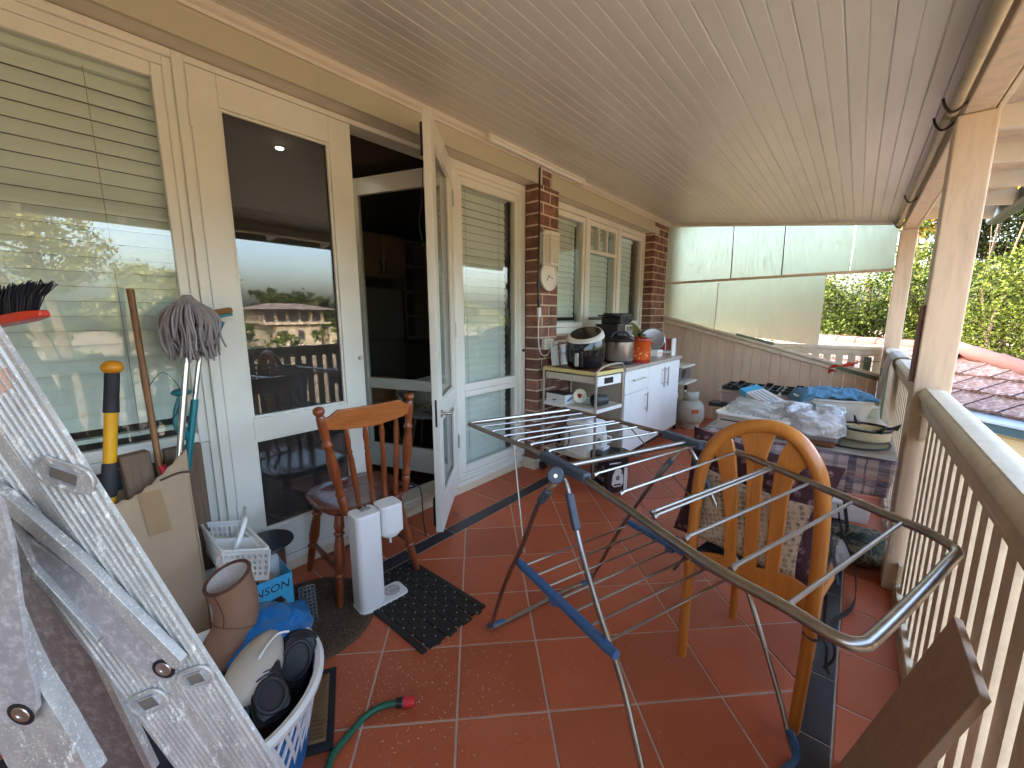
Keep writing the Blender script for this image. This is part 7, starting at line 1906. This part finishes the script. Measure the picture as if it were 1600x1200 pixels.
MB().tube(smooth_path([cen + Vector((-0.01, 0.05, 0.05)), cen + Vector((-0.01, 0.055, 0.10)), cen + Vector((-0.02, 0.03, 0.02)), cen + Vector((-0.08, 0.0, -0.06))], 6), 0.006, 6).build('hose', M['glass_clean'], sw, smooth=True)

# cyan carton reading NSON
ns = thing('cyan_carton', 'open cyan and white carton lettered NSON behind the laundry basket', 'carton', (-1.83, 0.53, 0))
nA, nB, nC = Vector((-1.732, 0.606, 0)), Vector((-1.725, 0.34, 0)), Vector((-1.922, 0.600, 0))
nB = nA + Vector((-0.022, -0.27, 0)); nC = nA + Vector((-0.150, 0.008, 0)); nD = nB + nC - nA; HH = 0.25
def wallq(a, b, nm, m, th=0.003, zt=HH):
    MB().bar(a + Vector((0, 0, zt / 2)), b + Vector((0, 0, zt / 2)), th, zt).build(nm, m, ns)
wallq(nA, nB, 'front_panel', M['cyan_card']); wallq(nC, nD, 'back_panel', M['white_card']); wallq(nB, nD, 'end_panel', M['white_card']); wallq(nA, nC, 'end_panel', M['cyan_card'])
MB().add([nA + Vector((0, 0, .004)), nB + Vector((0, 0, .004)), nD + Vector((0, 0, .004)), nC + Vector((0, 0, .004))], [(0, 1, 2, 3)]).build('base', M['white_card'], ns)
xa_ = (nA - nB).normalized(); nn_ = Vector((xa_.y, -xa_.x, 0))
NM = frame(nA - xa_ * 0.078 + Vector((0, 0, 0.205)) + nn_ * 0.0022, xa_, (0, 0, 1), nn_)
text_mb('NSON', 0.047, NM, 0.0004, 'CENTER', 0.15).build('lettering', M['ink'], ns)
MB().prism([(-0.055, -0.11), (-0.02, -0.05), (0.03, -0.04), (0.05, -0.07), (0.045, -0.16), (-0.03, -0.17)], 0, 0.0006, NM).build('product_print', M['grey_ink'], ns)
MB().prism([(-0.045, -0.075), (-0.015, -0.045), (0.03, -0.043), (0.046, -0.07), (0.0, -0.085)], 0.0008, 0.0014, NM).build('product_print', M['ink'], ns)
NM2 = frame(nC.lerp(nD, 0.40) + Vector((0, 0, 0.215)) + nn_ * 0.0022, xa_, (0, 0, 1), nn_)
text_mb('SON', 0.055, NM2, 0.0004).build('lettering', M['ink'], ns)
fl = MB().add([nC + Vector((0, 0, HH)), nD + Vector((0, 0, HH)), nD + Vector((-0.06, 0, HH + 0.03)), nC + Vector((-0.06, 0, HH + 0.03))], [(0, 1, 2, 3)]).build('flap', M['white_card'], ns, solid=0.002)
nc_ = (nA + nD) / 2
MB().box(nc_ + Vector((0, 0.02, 0.15)), (0.10, 0.17, 0.09), (0.2, 0.1, 0)).build('brown_insert', M['carton'], label='brown card insert inside the open cyan carton', cat='insert', bevel=0.004)
MB().lathe([(0, 0), (0.05, 0), (0.056, 0.02), (0.045, 0.04), (0, 0.045)], 28, nc_ + Vector((0.02, -0.02, 0.195)), Matrix.Rotation(0.35, 4, 'X')).build('black_disc', M['black_gloss'], smooth=True, label='black round appliance part inside the cyan carton', cat='appliance part')

gt = thing('plastic_grate', 'small black plastic grate leaning beside the cyan carton', 'grate', (-1.70, 0.66, 0))
GM_ = frame((-1.715, 0.665, 0.075), Vector((-0.25, 0.16, 0)), Vector((-0.30, -0.45, 1.0)), Vector((0.5, 0.78, 0.5)))
GM_ = face_frame((-1.715, 0.655, 0.075), (0.75, -0.25, 0.45)); g = MB()
for k in range(5): g.box((-0.03 + 0.015 * k, 0, 0), (0.0045, 0.15, 0.012), None, GM_)
for k in range(11): g.box((0, -0.073 + 0.0146 * k, 0), (0.066, 0.0045, 0.012), None, GM_)
g.build('grid', M['black'], gt)

# ---- laundry basket and its contents
lb = thing('laundry_basket', 'round white lattice laundry basket lined with blue', 'basket', (-1.255, 0.2, 0))
lc = Vector((-1.255, 0.205, 0)); RX, RY, RZ = 0.272, 0.272, 0.30
def lbp(a, z): 
    k = 0.76 + 0.24 * (z / RZ); return lc + Vector((RX * k * math.cos(a), RY * k * math.sin(a), z))
MB().lathe([(0.255, 0.27), (0.272, 0.272), (0.284, 0.285), (0.286, 0.30), (0.276, 0.308), (0.262, 0.304), (0.258, 0.285)], 56, lc, cap=False).build('rim', M['white_plastic'], lb, smooth=True)
MB().lathe([(0.215, 0.012), (0.225, 0.05), (0.258, 0.275)], 48, lc, cap=False).build('liner', mat('blue_liner', S(30, 104, 168), 0.5, var=0.15, bump=0.2, bs=30), lb, smooth=True)
MB().lathe([(0, 0.0), (0.205, 0.0), (0.212, 0.03), (0.208, 0.03), (0.2, 0.012), (0, 0.012)], 48, lc).build('base', M['white_plastic'], lb, smooth=40)
lat = MB(); NS_ = 44
for k in range(NS_):
    for s_ in (1, -1):
        a0 = 2 * math.pi * k / NS_
        pts = [lbp(a0 + s_ * 0.36 * t_ / 6, 0.02 + 0.26 * t_ / 6) for t_ in range(7)]
        for p, q_ in zip(pts[:-1], pts[1:]): lat.bar(p, q_ + (q_ - p) * 0.08, 0.009, 0.005, (p - lc) * Vector((1, 1, 0)) if False else Vector((p.x - lc.x, p.y - lc.y, 0)))
lat.build('lattice', M['white_plastic'], lb)
# sheepskin boot
bo = thing('sheepskin_boot', 'tan sheepskin boot standing in the laundry basket', 'boot', (-1.43, 0.30, 0.2))
def ellring(c, nrm, r, rx=1.0, ry=1.0, n=24, ref=(0, 0, 1)):
    z_ = Vector(nrm).normalized(); x_ = Vector(ref).cross(z_)
    if x_.length < 0.05: x_ = Vector((1, 0, 0)).cross(z_)
    x_.normalize(); y_ = z_.cross(x_)
    return [Vector(c) + x_ * r * rx * math.cos(2 * math.pi * k / n) + y_ * r * ry * math.sin(2 * math.pi * k / n) for k in range(n)]
bt0 = Vector((-1.453, 0.321, 0.5)); bt1 = Vector((-1.414, 0.327, 0.425)); bt2 = Vector((-1.396, 0.309, 0.36)); bt3 = Vector((-1.399, 0.269, 0.3)); bt4 = Vector((-1.412, 0.229, 0.245))
def loft(rings, cap0=False, cap1=True):
    n = len(rings[0]); mb = MB(); vs = [p for r in rings for p in r]
    fs = [(i * n + k, i * n + (k + 1) % n, (i + 1) * n + (k + 1) % n, (i + 1) * n + k) for i in range(len(rings) - 1) for k in range(n)]
    if cap0: fs.append(tuple(range(n - 1, -1, -1)))
    if cap1: fs.append(tuple((len(rings) - 1) * n + k for k in range(n)))
    return mb.add(vs, fs)
ax0 = Vector((-0.02, -0.40, 0.88)).normalized()
cl_ = smooth_path([bt0, bt1, bt2, bt3, bt4], 5)
rr_ = [0.067, 0.066, 0.064, 0.062, 0.061, 0.060, 0.059, 0.058, 0.057, 0.056, 0.055, 0.055, 0.055, 0.055, 0.055, 0.054, 0.052, 0.048, 0.041, 0.030, 0.012]
rings = []
xref = Vector((1, 0.6, 0)).normalized()
for i, p in enumerate(cl_):
    t = (cl_[min(i + 1, len(cl_) - 1)] - cl_[max(i - 1, 0)]).normalized()
    nrm_ = ax0.lerp(-t, min(1, i / 8)) if i < 8 else -t
    z_ = nrm_.normalized(); x_ = (xref - z_ * xref.dot(z_)).normalized(); y_ = z_.cross(x_)
    rings.append([p + x_ * rr_[i] * math.cos(2 * math.pi * k / 26) * 1.12 + y_ * rr_[i] * 0.95 * math.sin(2 * math.pi * k / 26) for k in range(26)])
loft(rings, False, True).build('upper', M['suede'], bo, smooth=True)
inr = [[bt0 + (p - bt0) * 0.90 + ax0 * -0.002 for p in rings[0]], [bt1 + (p - cl_[5]) * 0.84 for p in rings[5]], [bt2 + (p - cl_[10]) * 0.6 for p in rings[10]]]
loft([list(reversed(r)) for r in inr], False, True).build('fleece_lining', M['fleece'], bo, smooth=True)
MB().tube([bt0 + (p - bt0) * 0.97 for p in rings[0]], 0.0055, 7, closed=True).build('collar_binding', M['suede_dark'], bo, smooth=True)
sa_ = MB(); sa_.tube([cl_[9] + (p - cl_[9]) * 1.012 for p in rings[9]], 0.0016, 5, closed=True)
sa_.tube([cl_[i] + (rings[i][20] - cl_[i]) * 1.012 for i in range(0, 10)], 0.0016, 5); sa_.build('seam', M['suede_dark'], bo)
# blue bag
MB().ball(Vector((-1.37, 0.404, 0.3)) + Vector((-0.01, -0.01, -0.01)), (0.115, 0.125, 0.075), 40, 26, None, lambda p: p * (1 + 0.22 * noise.noise(p * 2.2 + Vector((3, 1, 0))) + 0.10 * abs(noise.noise(p * 5.5)))).build('blue_bag', M['blue_bag'], smooth=True, label='crumpled bright blue plastic bag in the laundry basket', cat='bag')
# pale slipper with white cord
MB().ball(Vector((-1.224, 0.314, 0.325)), (0.07, 0.105, 0.05), 28, 16, Matrix.Rotation(0.75, 4, 'Z') @ Matrix.Rotation(0.25, 4, 'X'), lambda p: Vector((p.x * (1 - 0.25 * p.y), p.y, p.z))).build('pale_slipper', mat('pale_putty_plastic', S(182, 172, 156), 0.45, bump=0), smooth=True, label='smooth putty coloured slipper between the boot and the black shoes', cat='slipper')
MB().tube(smooth_path([(-1.177, 0.307, 0.38), (-1.21, 0.345, 0.385), (-1.234, 0.38, 0.38), (-1.226, 0.407, 0.375)], 6), 0.0032, 6).build('white_flex', M['white_plastic'], smooth=True, label='thin white flex lying across the pale slipper', cat='flex')
def shoe(name, heel, toe, up, L, wd, label):
    t = thing(name, label, 'shoe', Vector(heel).lerp(Vector(toe), 0.5), 'black shoes in the laundry basket')
    h0, t0 = Vector(heel), Vector(toe); y_ = (t0 - h0).normalized(); z_ = Vector(up); z_ = (z_ - y_ * z_.dot(y_)).normalized(); x_ = y_.cross(z_)
    Ms = frame(h0, x_, y_, z_)
    prof = [(0.0, .25, .30), (0.03, .72, .62), (0.10, .92, .66), (0.25, .92, .62), (0.42, .88, .60), (0.55, .96, .56), (0.70, 1.06, .46), (0.84, .98, .34), (0.94, .70, .24), (1.0, .22, .14)]
    rg_ = []
    for f_, w_, hh in prof:
        r = []
        for k in range(22):
            a = 2 * math.pi * k / 22; c, s = math.cos(a), math.sin(a)
            cx = wd / 2 * w_ * math.copysign(abs(c) ** 0.8, c); cz = (hh * L * 0.42) * (0.5 + 0.5 * math.copysign(abs(s) ** 0.7, s))
            if 0.02 < f_ < 0.5 and s > 0.55: cz *= 0.93
            r.append(Ms @ Vector((cx, f_ * L, cz)))
        rg_.append(r)
    loft(rg_, True, True).build('upper', M['shoe'], t, smooth=True)
    op = [Ms @ Vector((wd * 0.36 * math.cos(a), L * (0.25 + 0.20 * math.sin(a)), L * 0.262 + 0.006)) for a in [2 * math.pi * k / 28 for k in range(28)]]
    MB().tube(op, 0.006, 7, closed=True).build('collar', M['shoe'], t, smooth=True)
    ins = [Ms @ Vector((wd * 0.34 * math.cos(a), L * (0.25 + 0.185 * math.sin(a)), L * 0.262 + 0.0035)) for a in [2 * math.pi * k / 28 for k in range(28)]]
    c_ = Ms @ Vector((0, L * 0.25, L * 0.262 + 0.003))
    MB().add([c_] + ins, [(0, 1 + k, 1 + (k + 1) % 28) for k in range(28)]).build('insole', M['ink'], t)
    lc_ = MB()
    for k in range(4):
        f_ = 0.50 + 0.05 * k; lc_.tube(smooth_path([Ms @ Vector((-wd * 0.22, f_ * L, L * (0.245 - 0.05 * k * .4))), Ms @ Vector((0, (f_ + 0.01) * L, L * (0.262 - 0.055 * k * .4))), Ms @ Vector((wd * 0.22, f_ * L, L * (0.245 - 0.05 * k * .4)))], 4), 0.0028, 5)
    lc_.build('laces', M['ink'], t)
    sl2 = [(f_ * L, w_ * wd / 2 * 1.06) for f_, w_, _ in prof]
    pl = [(x, y) for y, x in sl2] + [(-x, y) for y, x in reversed(sl2)]
    MB().prism(pl, -0.014, 0.006, Ms).build('sole', M['black_rubber'], t, bevel=0.003)
shoe('black_shoe', Vector((-1.249, 0.456, 0.335)), Vector((-1.213, 0.387, 0.2)), (.74, -.23, .63), 0.25, 0.10, 'black laced shoe propped against the far rim of the laundry basket')
shoe('black_shoe', Vector((-1.094, 0.31, 0.24)), Vector((-1.233, 0.316, 0.34)), (.70, -.10, .70), 0.205, 0.095, 'black laced shoe lying nearest the ladder in the laundry basket')
MB().ball((-1.33, 0.12, 0.22), (0.16, 0.16, 0.08), 30, 18, None, lambda p: p * (1 + 0.25 * noise.noise(p * 2.5))).build('dark_garment', mat('dark_cloth', S(40, 38, 42), 0.9, bump=0.3), smooth=True, label='dark cloth under the shoes in the laundry basket', cat='cloth')
MB().ball((-1.40, -0.02, 0.26), (0.10, 0.09, 0.08), 24, 14, None, lambda p: p * (1 + 0.3 * noise.noise(p * 3))).build('white_garment', mat('white_cloth', S(206, 198, 200), 0.9, bump=0.3), smooth=True, label='white cloth in the laundry basket behind the ladder braces', cat='cloth')

# ---- floor mats, hose, rubber mat
rmc = Vector((-1.725, 0.65, 0)); rmd = MB(); rc2 = random.Random(9)
MB().lathe([(0, 0.012), (0.26, 0.012), (0.28, 0.008), (0.285, 0.0)], 64, rmc).build('round_doormat', M['coir'], label='round brown coir doormat under the spindle chair', cat='doormat', smooth=True)
fz = MB()
for k in range(5200):
    a = rc2.uniform(0, 2 * math.pi); r = 0.289 * math.sqrt(rc2.random()); x, y = rmc.x + r * math.cos(a), rmc.y + r * math.sin(a)
    h_ = rc2.uniform(0.006, 0.014); dx, dy = rc2.gauss(0, .006), rc2.gauss(0, .006); w_ = 0.0016
    fz.add([(x - w_, y, 0.010 * (r < 0.27)), (x + w_, y + w_, 0.010 * (r < 0.27)), (x + dx, y + dy, 0.011 * (r < 0.27) + h_ * (1 if r < 0.27 else 0.5))], [(0, 1, 2)])
fz.build('doormat_fibres', M['coir'], label='coarse fibres standing up on the round brown doormat', kind='stuff')
rbm = thing('rubber_mat', 'black rubber strip mat with pale studs on the tiles', 'mat', (-1.45, 1.03, 0))
for k in range(12):
    y = 0.868 + 0.0295 * k
    st = MB(); jx = random.uniform(-0.012, 0.008); x0 = -1.735; x1 = -1.172 + jx
    pr = smooth_path([(x0, y, 0.006), (-1.6, y + random.uniform(-.002, .002), 0.008), (-1.4, y + random.uniform(-.002, .002), 0.007), (x1, y + random.uniform(-.004, .004), 0.006)], 4)
    for p, q_ in zip(pr[:-1], pr[1:]): st.bar(p, q_ + (q_ - p) * .05, 0.024, 0.011)
    st.build('rubber_strip', M['black_rubber'], rbm)
sd = MB()
for k in range(11):
    for j in range(8): sd.box((-1.71 + 0.072 * j + (0.036 if k % 2 else 0) + rc2.gauss(0, .006), 0.8825 + 0.0295 * k, 0.010), (0.007, 0.005, 0.006))
sd.build('studs', mat('pale_stud', S(150, 144, 128), 0.6, bump=0), rbm, kind='stuff')
for xx in [-1.71 + 0.072 * j for j in range(8)]: pass

wm = thing('woven_mat', 'herringbone sisal mat with black cloth border beside the laundry basket', 'mat', (-1.28, 0.5, 0))
wa, wb_ = Vector((-1.378, 0.606, 0)), Vector((-1.098, 0.452, 0)); wd_ = (wb_ - wa).normalized(); wp = Vector((-wd_.y, wd_.x, 0)) * -1
Lw = (wb_ - wa).length
def wmf(z0, e0, e1, l0, l1):
    def f(u, v):
        s = l0 + (l1 - l0) * u; q_ = e0 + (e1 - e0) * v
        p = wa + wd_ * s + wp * q_
        return p + Vector((0, 0, z0 + 0.05 * (q_ / 0.25) ** 2 + 0.004 * math.sin(s * 24)))
    return f
MB().grid(wmf(0.006, 0, 0.25, 0, Lw), 20, 14).build('border', mat('black_binding', (0.014, 0.013, 0.014), 0.9, bump=0.3, bs=150), wm, smooth=True, solid=0.006)
MB().grid(wmf(0.0115, 0.022, 0.22, 0.028, Lw - 0.03), 20, 14).build('weave', M['herring'], wm, smooth=True, solid=0.003)
MB().bar((-1.02, 0.405, 0.008), (-1.045, 0.36, 0.05), 0.035, 0.003).build('paper_strip', M['paper'], label='pink and white paper strip beside the woven mat', cat='paper')

hs = thing('garden_hose', 'green garden hose with red click connector on the tiles', 'hose', (-1.08, 0.6, 0))
MB().tube(smooth_path([(-1.16, 0.10, 0.012), (-1.06, 0.28, 0.012), (-1.048, 0.397, 0.012), (-1.078, 0.441, 0.012), (-1.098, 0.503, 0.012), (-1.113, 0.567, 0.012), (-1.102, 0.623, 0.012), (-1.073, 0.664, 0.013)], 8), 0.0105, 12).build('hose', M['green_hose'], hs, smooth=True)
ha, hb_ = Vector((-1.072, 0.661, 0.016)), Vector((-1.028, 0.704, 0.016)); hx = (hb_ - ha)
MB().tube([ha, ha + hx * 0.34], 0.0155, 12).build('nut', M['black'], hs, smooth=40)
MB().tube([ha + hx * 0.34, ha + hx * 0.40], 0.017, 12).build('collar', M['grey_plastic'], hs, smooth=40)
MB().tube([ha + hx * 0.40, ha + hx * 0.60, ha + hx * 0.65, ha + hx * 1.0], [0.016, 0.016, 0.0175, 0.0165], 12).build('connector', M['pink_red'], hs, smooth=40)

# ---- soda maker
sk = thing('soda_maker', 'white upright soda maker standing by the spindle chair', 'soda maker', (-1.59, 0.92, 0))
u_ = Vector((0.02, 0.205, 0)).normalized(); v_ = Vector((u_.y, -u_.x, 0)); so_ = Vector((-1.592, 0.815, 0))
SK = frame(so_, v_, u_, (0, 0, 1))
MB().prism([(a, b + 0.113) for a, b in rpoly(0.116, 0.236, 0.028, 6)], 0.0, 0.020, SK).build('base', M['white_plastic'], sk, bevel=0.004)
MB().prism([(a, b + 0.056) for a, b in rpoly(0.108, 0.116, 0.024, 6)], 0.0205, 0.468, SK).build('column', M['white_plastic'], sk, bevel=0.006)
MB().prism([(a, b + 0.171) for a, b in rpoly(0.104, 0.104, 0.020, 6)], 0.335, 0.474, SK).build('head', M['white_plastic'], sk, bevel=0.006)
MB().lathe([(0.038, -0.022), (0.046, -0.012), (0.046, 0.0)], 24, SK @ Vector((0, 0.175, 0.3345))).build('nozzle_cap', M['white_plastic'], sk, smooth=40)
MB().tube([SK @ Vector((0, 0.175, 0.312)), SK @ Vector((0, 0.175, 0.27))], 0.005, 8).build('nozzle', M['white_plastic'], sk, smooth=40)
lbm = MB()
for k in range(6): lbm.box((-0.005 + 0.0, 0.045 + 0.008 * k, 0.4742), (0.034 - 0.004 * (k % 3), 0.0032, 0.0006), None, SK)
lbm.box((-0.030, 0.052, 0.4742), (0.012, 0.022, 0.0006), None, SK); lbm.box((-0.030, 0.076, 0.4742), (0.012, 0.014, 0.0006), None, SK)
lbm.build('top_print', M['ink'], sk)
stk = MB(); stk.prism([(0.036 * math.cos(a), 0.168 + 0.036 * math.sin(a)) for a in [2 * math.pi * k / 30 for k in range(30)]], 0.0235, 0.0245, SK)
stk.build('base_sticker', M['paper'], sk)
stm = MB()
stm.tube([SK @ Vector((0.036 * math.cos(a), 0.168 + 0.036 * math.sin(a), 0.0248)) for a in [2 * math.pi * k / 30 for k in range(30)]], 0.0012, 4, closed=True)
for k in range(7): stm.box((0.008 + 0.002 * (k % 2), 0.196 - 0.0065 * k, 0.0249), (0.030, 0.0022, 0.0005), None, SK)
for k in range(3): stm.box((-0.020, 0.188 - 0.018 * k, 0.0249), (0.012, 0.004, 0.0005), (0, 0, 0.6), SK)
stm.build('base_print', M['grey_ink'], sk)

# ---- board leaning on the balustrade at lower right
lbd = MB().add([(0.258, 1.395, 0.585), (0.258, 1.108, 0.590), (0.096, 1.115, 0.002), (0.096, 1.405, 0.002), (0.275, 1.395, 0.580), (0.275, 1.108, 0.585), (0.114, 1.115, 0.002), (0.114, 1.405, 0.002)], [(0, 1, 2, 3), (7, 6, 5, 4), (0, 4, 5, 1), (1, 5, 6, 2), (2, 6, 7, 3), (3, 7, 4, 0)])
lbd.build('leaning_plank', M['ply'], label='wide grey brown board leaning on the near balustrade', cat='board', bevel=0.002)

# ================================================================ STEP LADDER
ld = thing('step_ladder', 'paint splashed aluminium step ladder in the left foreground', 'ladder', (-0.4, 0.3, 0))
Ra, Rb = Vector((-0.5774, -0.0118, 1.3012)), Vector((-0.4702, 0.1264, 0.7973))
La, Lb = Vector((-0.6405, -0.0402, 1.0929)), Vector((-0.5659, 0.0505, 0.7932))
ldir = (Rb - Ra).normalized()
wv = La - Ra; wv = (wv - ldir * wv.dot(ldir)); WW = wv.length; wv.normalize()
WB = (Lb - Rb - ldir * (Lb - Rb).dot(ldir)).length
ln_ = ldir.cross(wv).normalized()
if ln_.dot(Vector((0, 0, 1.32)) - Ra) < 0: ln_ = -ln_
top0 = Ra - ldir * 0.30; bot0 = Rb + ldir * (-Rb.z / ldir.z)
def stile(p, q_, wa_, wb2, nm, m, th=0.005):
    prof = []; N = 90
    for i in range(N + 1):
        f_ = i / N; z = 0.0
        if 0.03 < f_ < 0.43 or 0.55 < f_ < 0.97: z = 0.0012 if i % 5 < 3 else -0.0010
        prof.append((f_, z))
    vs = []
    for e, w_ in ((p, wa_), (q_, wb2)):
        for f_, z in prof: vs.append(e + wv * w_ * f_ + ln_ * z)
        vs.append(e + wv * w_ - ln_ * th); vs.append(e - ln_ * th)
    n = N + 3
    fs = [(i, (i + 1) % n, n + (i + 1) % n, n + i) for i in range(n)] + [tuple(range(n - 1, -1, -1)), tuple(range(n, 2 * n))]
    return MB().add(vs, fs).build(nm, m, ld)
ext = 0.30; slope_w = (WB - WW) / (Rb - Ra).length
stile(top0, bot0, WW - slope_w * ext, WB + slope_w * (bot0 - Rb).length, 'stile', M['alu'])
hol = mat('hollow_shade', S(104, 94, 84), 0.7, bump=0.1)  # dark colour on a flat face stands in for the hole's shade
def slot(c, w_, h_, xd):
    x_ = Vector(xd); x_ = (x_ - ln_ * x_.dot(ln_)).normalized(); y_ = ln_.cross(x_)
    Ms = frame(Vector(c) + ln_ * 0.0016, x_, y_, ln_)
    out = rpoly(w_ * 1.75, h_ * 1.75, h_ * 0.84, 6)
    MB().prism(out, -0.003, 0.0012, Ms).build('slot_plate', M['alu'], ld, bevel=0.0006)
    MB().tube([Ms @ Vector((a, b, 0.0012)) for a, b in out], 0.0018, 6, closed=True).build('slot_collar', M['alu'], ld, smooth=True)
    rp_ = rpoly(w_, h_, h_ * 0.10, 2); n = len(rp_)
    vs = [Ms @ Vector((a, b, 0.0036)) for a, b in rp_] + [Ms @ Vector((a * 0.9, b * 0.84, 0.0036)) for a, b in rp_] + [Ms @ Vector((a * 0.9, b * 0.84, 0.0014)) for a, b in rp_] + [Ms @ Vector((a * 1.03, b * 1.05, 0.001)) for a, b in rp_]
    fs = [(i, (i + 1) % n, n + (i + 1) % n, n + i) for i in range(n)] + [(n + i, n + (i + 1) % n, 2 * n + (i + 1) % n, 2 * n + i) for i in range(n)] + [(3 * n + i, 3 * n + (i + 1) % n, (i + 1) % n, i) for i in range(n)]
    MB().add(vs, fs).build('tread_end', M['alu_dull'], ld)
    MB().add([Ms @ Vector((a * 0.9, b * 0.84, 0.00145)) for a, b in rp_], [tuple(range(n))]).build('hollow_shade', hol, ld)
def pxd(a, b): return Vector(b) - Vector(a)
slot((-0.5655, 0.0114, 1.1705), 0.031, 0.0155, pxd((-0.5768, 0.0015, 1.1797), (-0.5512, 0.0232, 1.1666)))
slot((-0.5154, 0.0765, 0.9307), 0.0235, 0.0135, pxd((-0.5274, 0.0675, 0.9241), (-0.5034, 0.0853, 0.9372)))
slot((-0.5646, 0.041, 0.8949), 0.0270, 0.0150, pxd((-0.5785, 0.0307, 0.887), (-0.5506, 0.0512, 0.9036)))
def flat(pts, nm, m, th=0.003):
    P_ = [Vector(p) for p in pts]; n = len(P_)
    vs = P_ + [p - ln_ * th for p in P_]
    fs = [tuple(range(n)), tuple(range(2 * n - 1, n - 1, -1))] + [(i, n + i, n + (i + 1) % n, (i + 1) % n) for i in range(n)]
    return MB().add(vs, fs).build(nm, m, ld, bevel=0.0006)
def rivet(p, s_):
    F = face_frame(Vector(p), ln_)
    MB().lathe([(0.0130 * s_, 0), (0.0130 * s_, 0.0006), (0, 0.0006)], 20, (0, 0, 0), F).build('washer', M['dark_metal'], ld)
    MB().lathe([(0.0088 * s_, 0.0006), (0.0082 * s_, 0.0014), (0.0040 * s_, 0.0015), (0.0034 * s_, 0.0007), (0, 0.0007)], 20, (0, 0, 0), F).build('rivet', M['brushed'], ld, smooth=True)
# brace lying on the stile with its folded lip
flat([(-0.6433, -0.0564, 1.1527), (-0.6144, -0.0296, 1.1164), (-0.5745, 0.0084, 1.0571), (-0.5302, 0.0534, 0.9648), (-0.5279, 0.057, 0.9479), (-0.5336, 0.0541, 0.9322), (-0.5477, 0.0437, 0.9238), (-0.5833, 0.0093, 0.9817), (-0.6143, -0.024, 1.0638), (-0.65, -0.0596, 1.132)], 'brace_plate', M['alu_dull'])
flat([(-0.6227, -0.0518, 1.1791), (-0.5988, -0.0302, 1.1552), (-0.5579, 0.0102, 1.0809), (-0.5065, 0.0635, 0.9625), (-0.5102, 0.0616, 0.9524), (-0.5166, 0.0565, 0.953), (-0.5628, 0.0078, 1.0662), (-0.6059, -0.0343, 1.1397), (-0.6291, -0.0548, 1.1595)], 'brace_lip', M['alu'], 0.009)
flat([(-0.6364, -0.0575, 1.1422), (-0.6038, -0.0292, 1.1193), (-0.6021, -0.023, 1.0735), (-0.572, 0.01, 0.9876), (-0.5746, 0.0085, 0.9818), (-0.6073, -0.0264, 1.066), (-0.6419, -0.0601, 1.125)], 'brace_lip', M['alu'], 0.007)
rivet((-0.5337, 0.0523, 0.9454), 0.95)
# rear rail with its own brace, nearer the camera on the left
flat([(-0.59, -0.0675, 1.1248), (-0.5695, -0.0474, 1.0895), (-0.5696, -0.0379, 0.9977), (-0.5686, -0.035, 0.9772), (-0.5622, -0.0242, 0.9234), (-0.5555, -0.0113, 0.8507), (-0.6229, -0.0647, 0.8477), (-0.6242, -0.0725, 0.9127), (-0.6266, -0.0851, 1.0146)], 'rear_rail', M['alu'], 0.016)
flat([(-0.5364, -0.0435, 1.2064), (-0.5228, -0.0289, 1.1698), (-0.5267, -0.028, 1.1309), (-0.5385, -0.0313, 1.073), (-0.5513, -0.0349, 1.0101), (-0.5554, -0.0342, 0.9728), (-0.5606, -0.0361, 0.9509), (-0.5754, -0.0457, 0.9306), (-0.5922, -0.0589, 0.9275), (-0.5975, -0.066, 0.9559), (-0.5712, -0.06, 1.0986)], 'brace_plate', M['alu_dull'], 0.004)
rivet((-0.5745, -0.0467, 0.9444), 1.0)
# folded strut crossing behind
flat([(-0.7383, -0.0355, 1.0383), (-0.7228, -0.0216, 1.0236), (-0.7103, -0.0024, 0.9355), (-0.6971, 0.0335, 0.6925), (-0.749, -0.005, 0.6657), (-0.7594, -0.0307, 0.8322), (-0.7694, -0.0425, 0.8687), (-0.7568, -0.0413, 0.9536)], 'strut', mat('dark_aluminium', S(122, 112, 112), 0.5, 0.3, var=0.1, vs=20, dirt=0.6, dirtc=S(190, 184, 184), ds=90), 0.010)
flat([(-0.7087, -0.0212, 1.0294), (-0.7038, -0.0169, 1.0251), (-0.69, 0.0027, 0.9433), (-0.6749, 0.0396, 0.7051), (-0.6834, 0.0329, 0.7048), (-0.6969, -0.0026, 0.9412)], 'strut_lip', M['alu'], 0.010)
cpb = top0 + wv * WW * 0.5 - ln_ * 0.013
MB().bar(cpb - ldir * 0.03, cpb + ldir * 0.03, WW * 1.1, 0.06, ln_).build('top_cap', M['red'], ld, bevel=0.005)
for off in (0.0,):
    rr0 = Vector((-0.6396, -0.0664, 0.835)); rr1 = Vector((-0.5704, -0.0116, 0.8381))
    bt_ = Vector((rr0 + rr1) / 2); bt2_ = bt_ + (Vector((-0.5704, -0.0116, 0.8381)) - Vector((-0.5839, -0.036, 0.968))).normalized() * (bt_.z / 0.93)
    MB().bar(bt_, Vector((bt2_.x, bt2_.y, 0.01)), 0.06, 0.016, ln_).build('rear_rail_foot', M['alu'], ld)
flat([(-0.6025, -0.0305, 1.2772), (-0.5812, -0.0132, 1.2743), (-0.5794, -0.0101, 1.2584), (-0.5926, -0.0197, 1.2488), (-0.6123, -0.0351, 1.2463)], 'copper_patch', mat('copper_label', S(206, 160, 140), 0.5, bump=0.1), 0.0012)
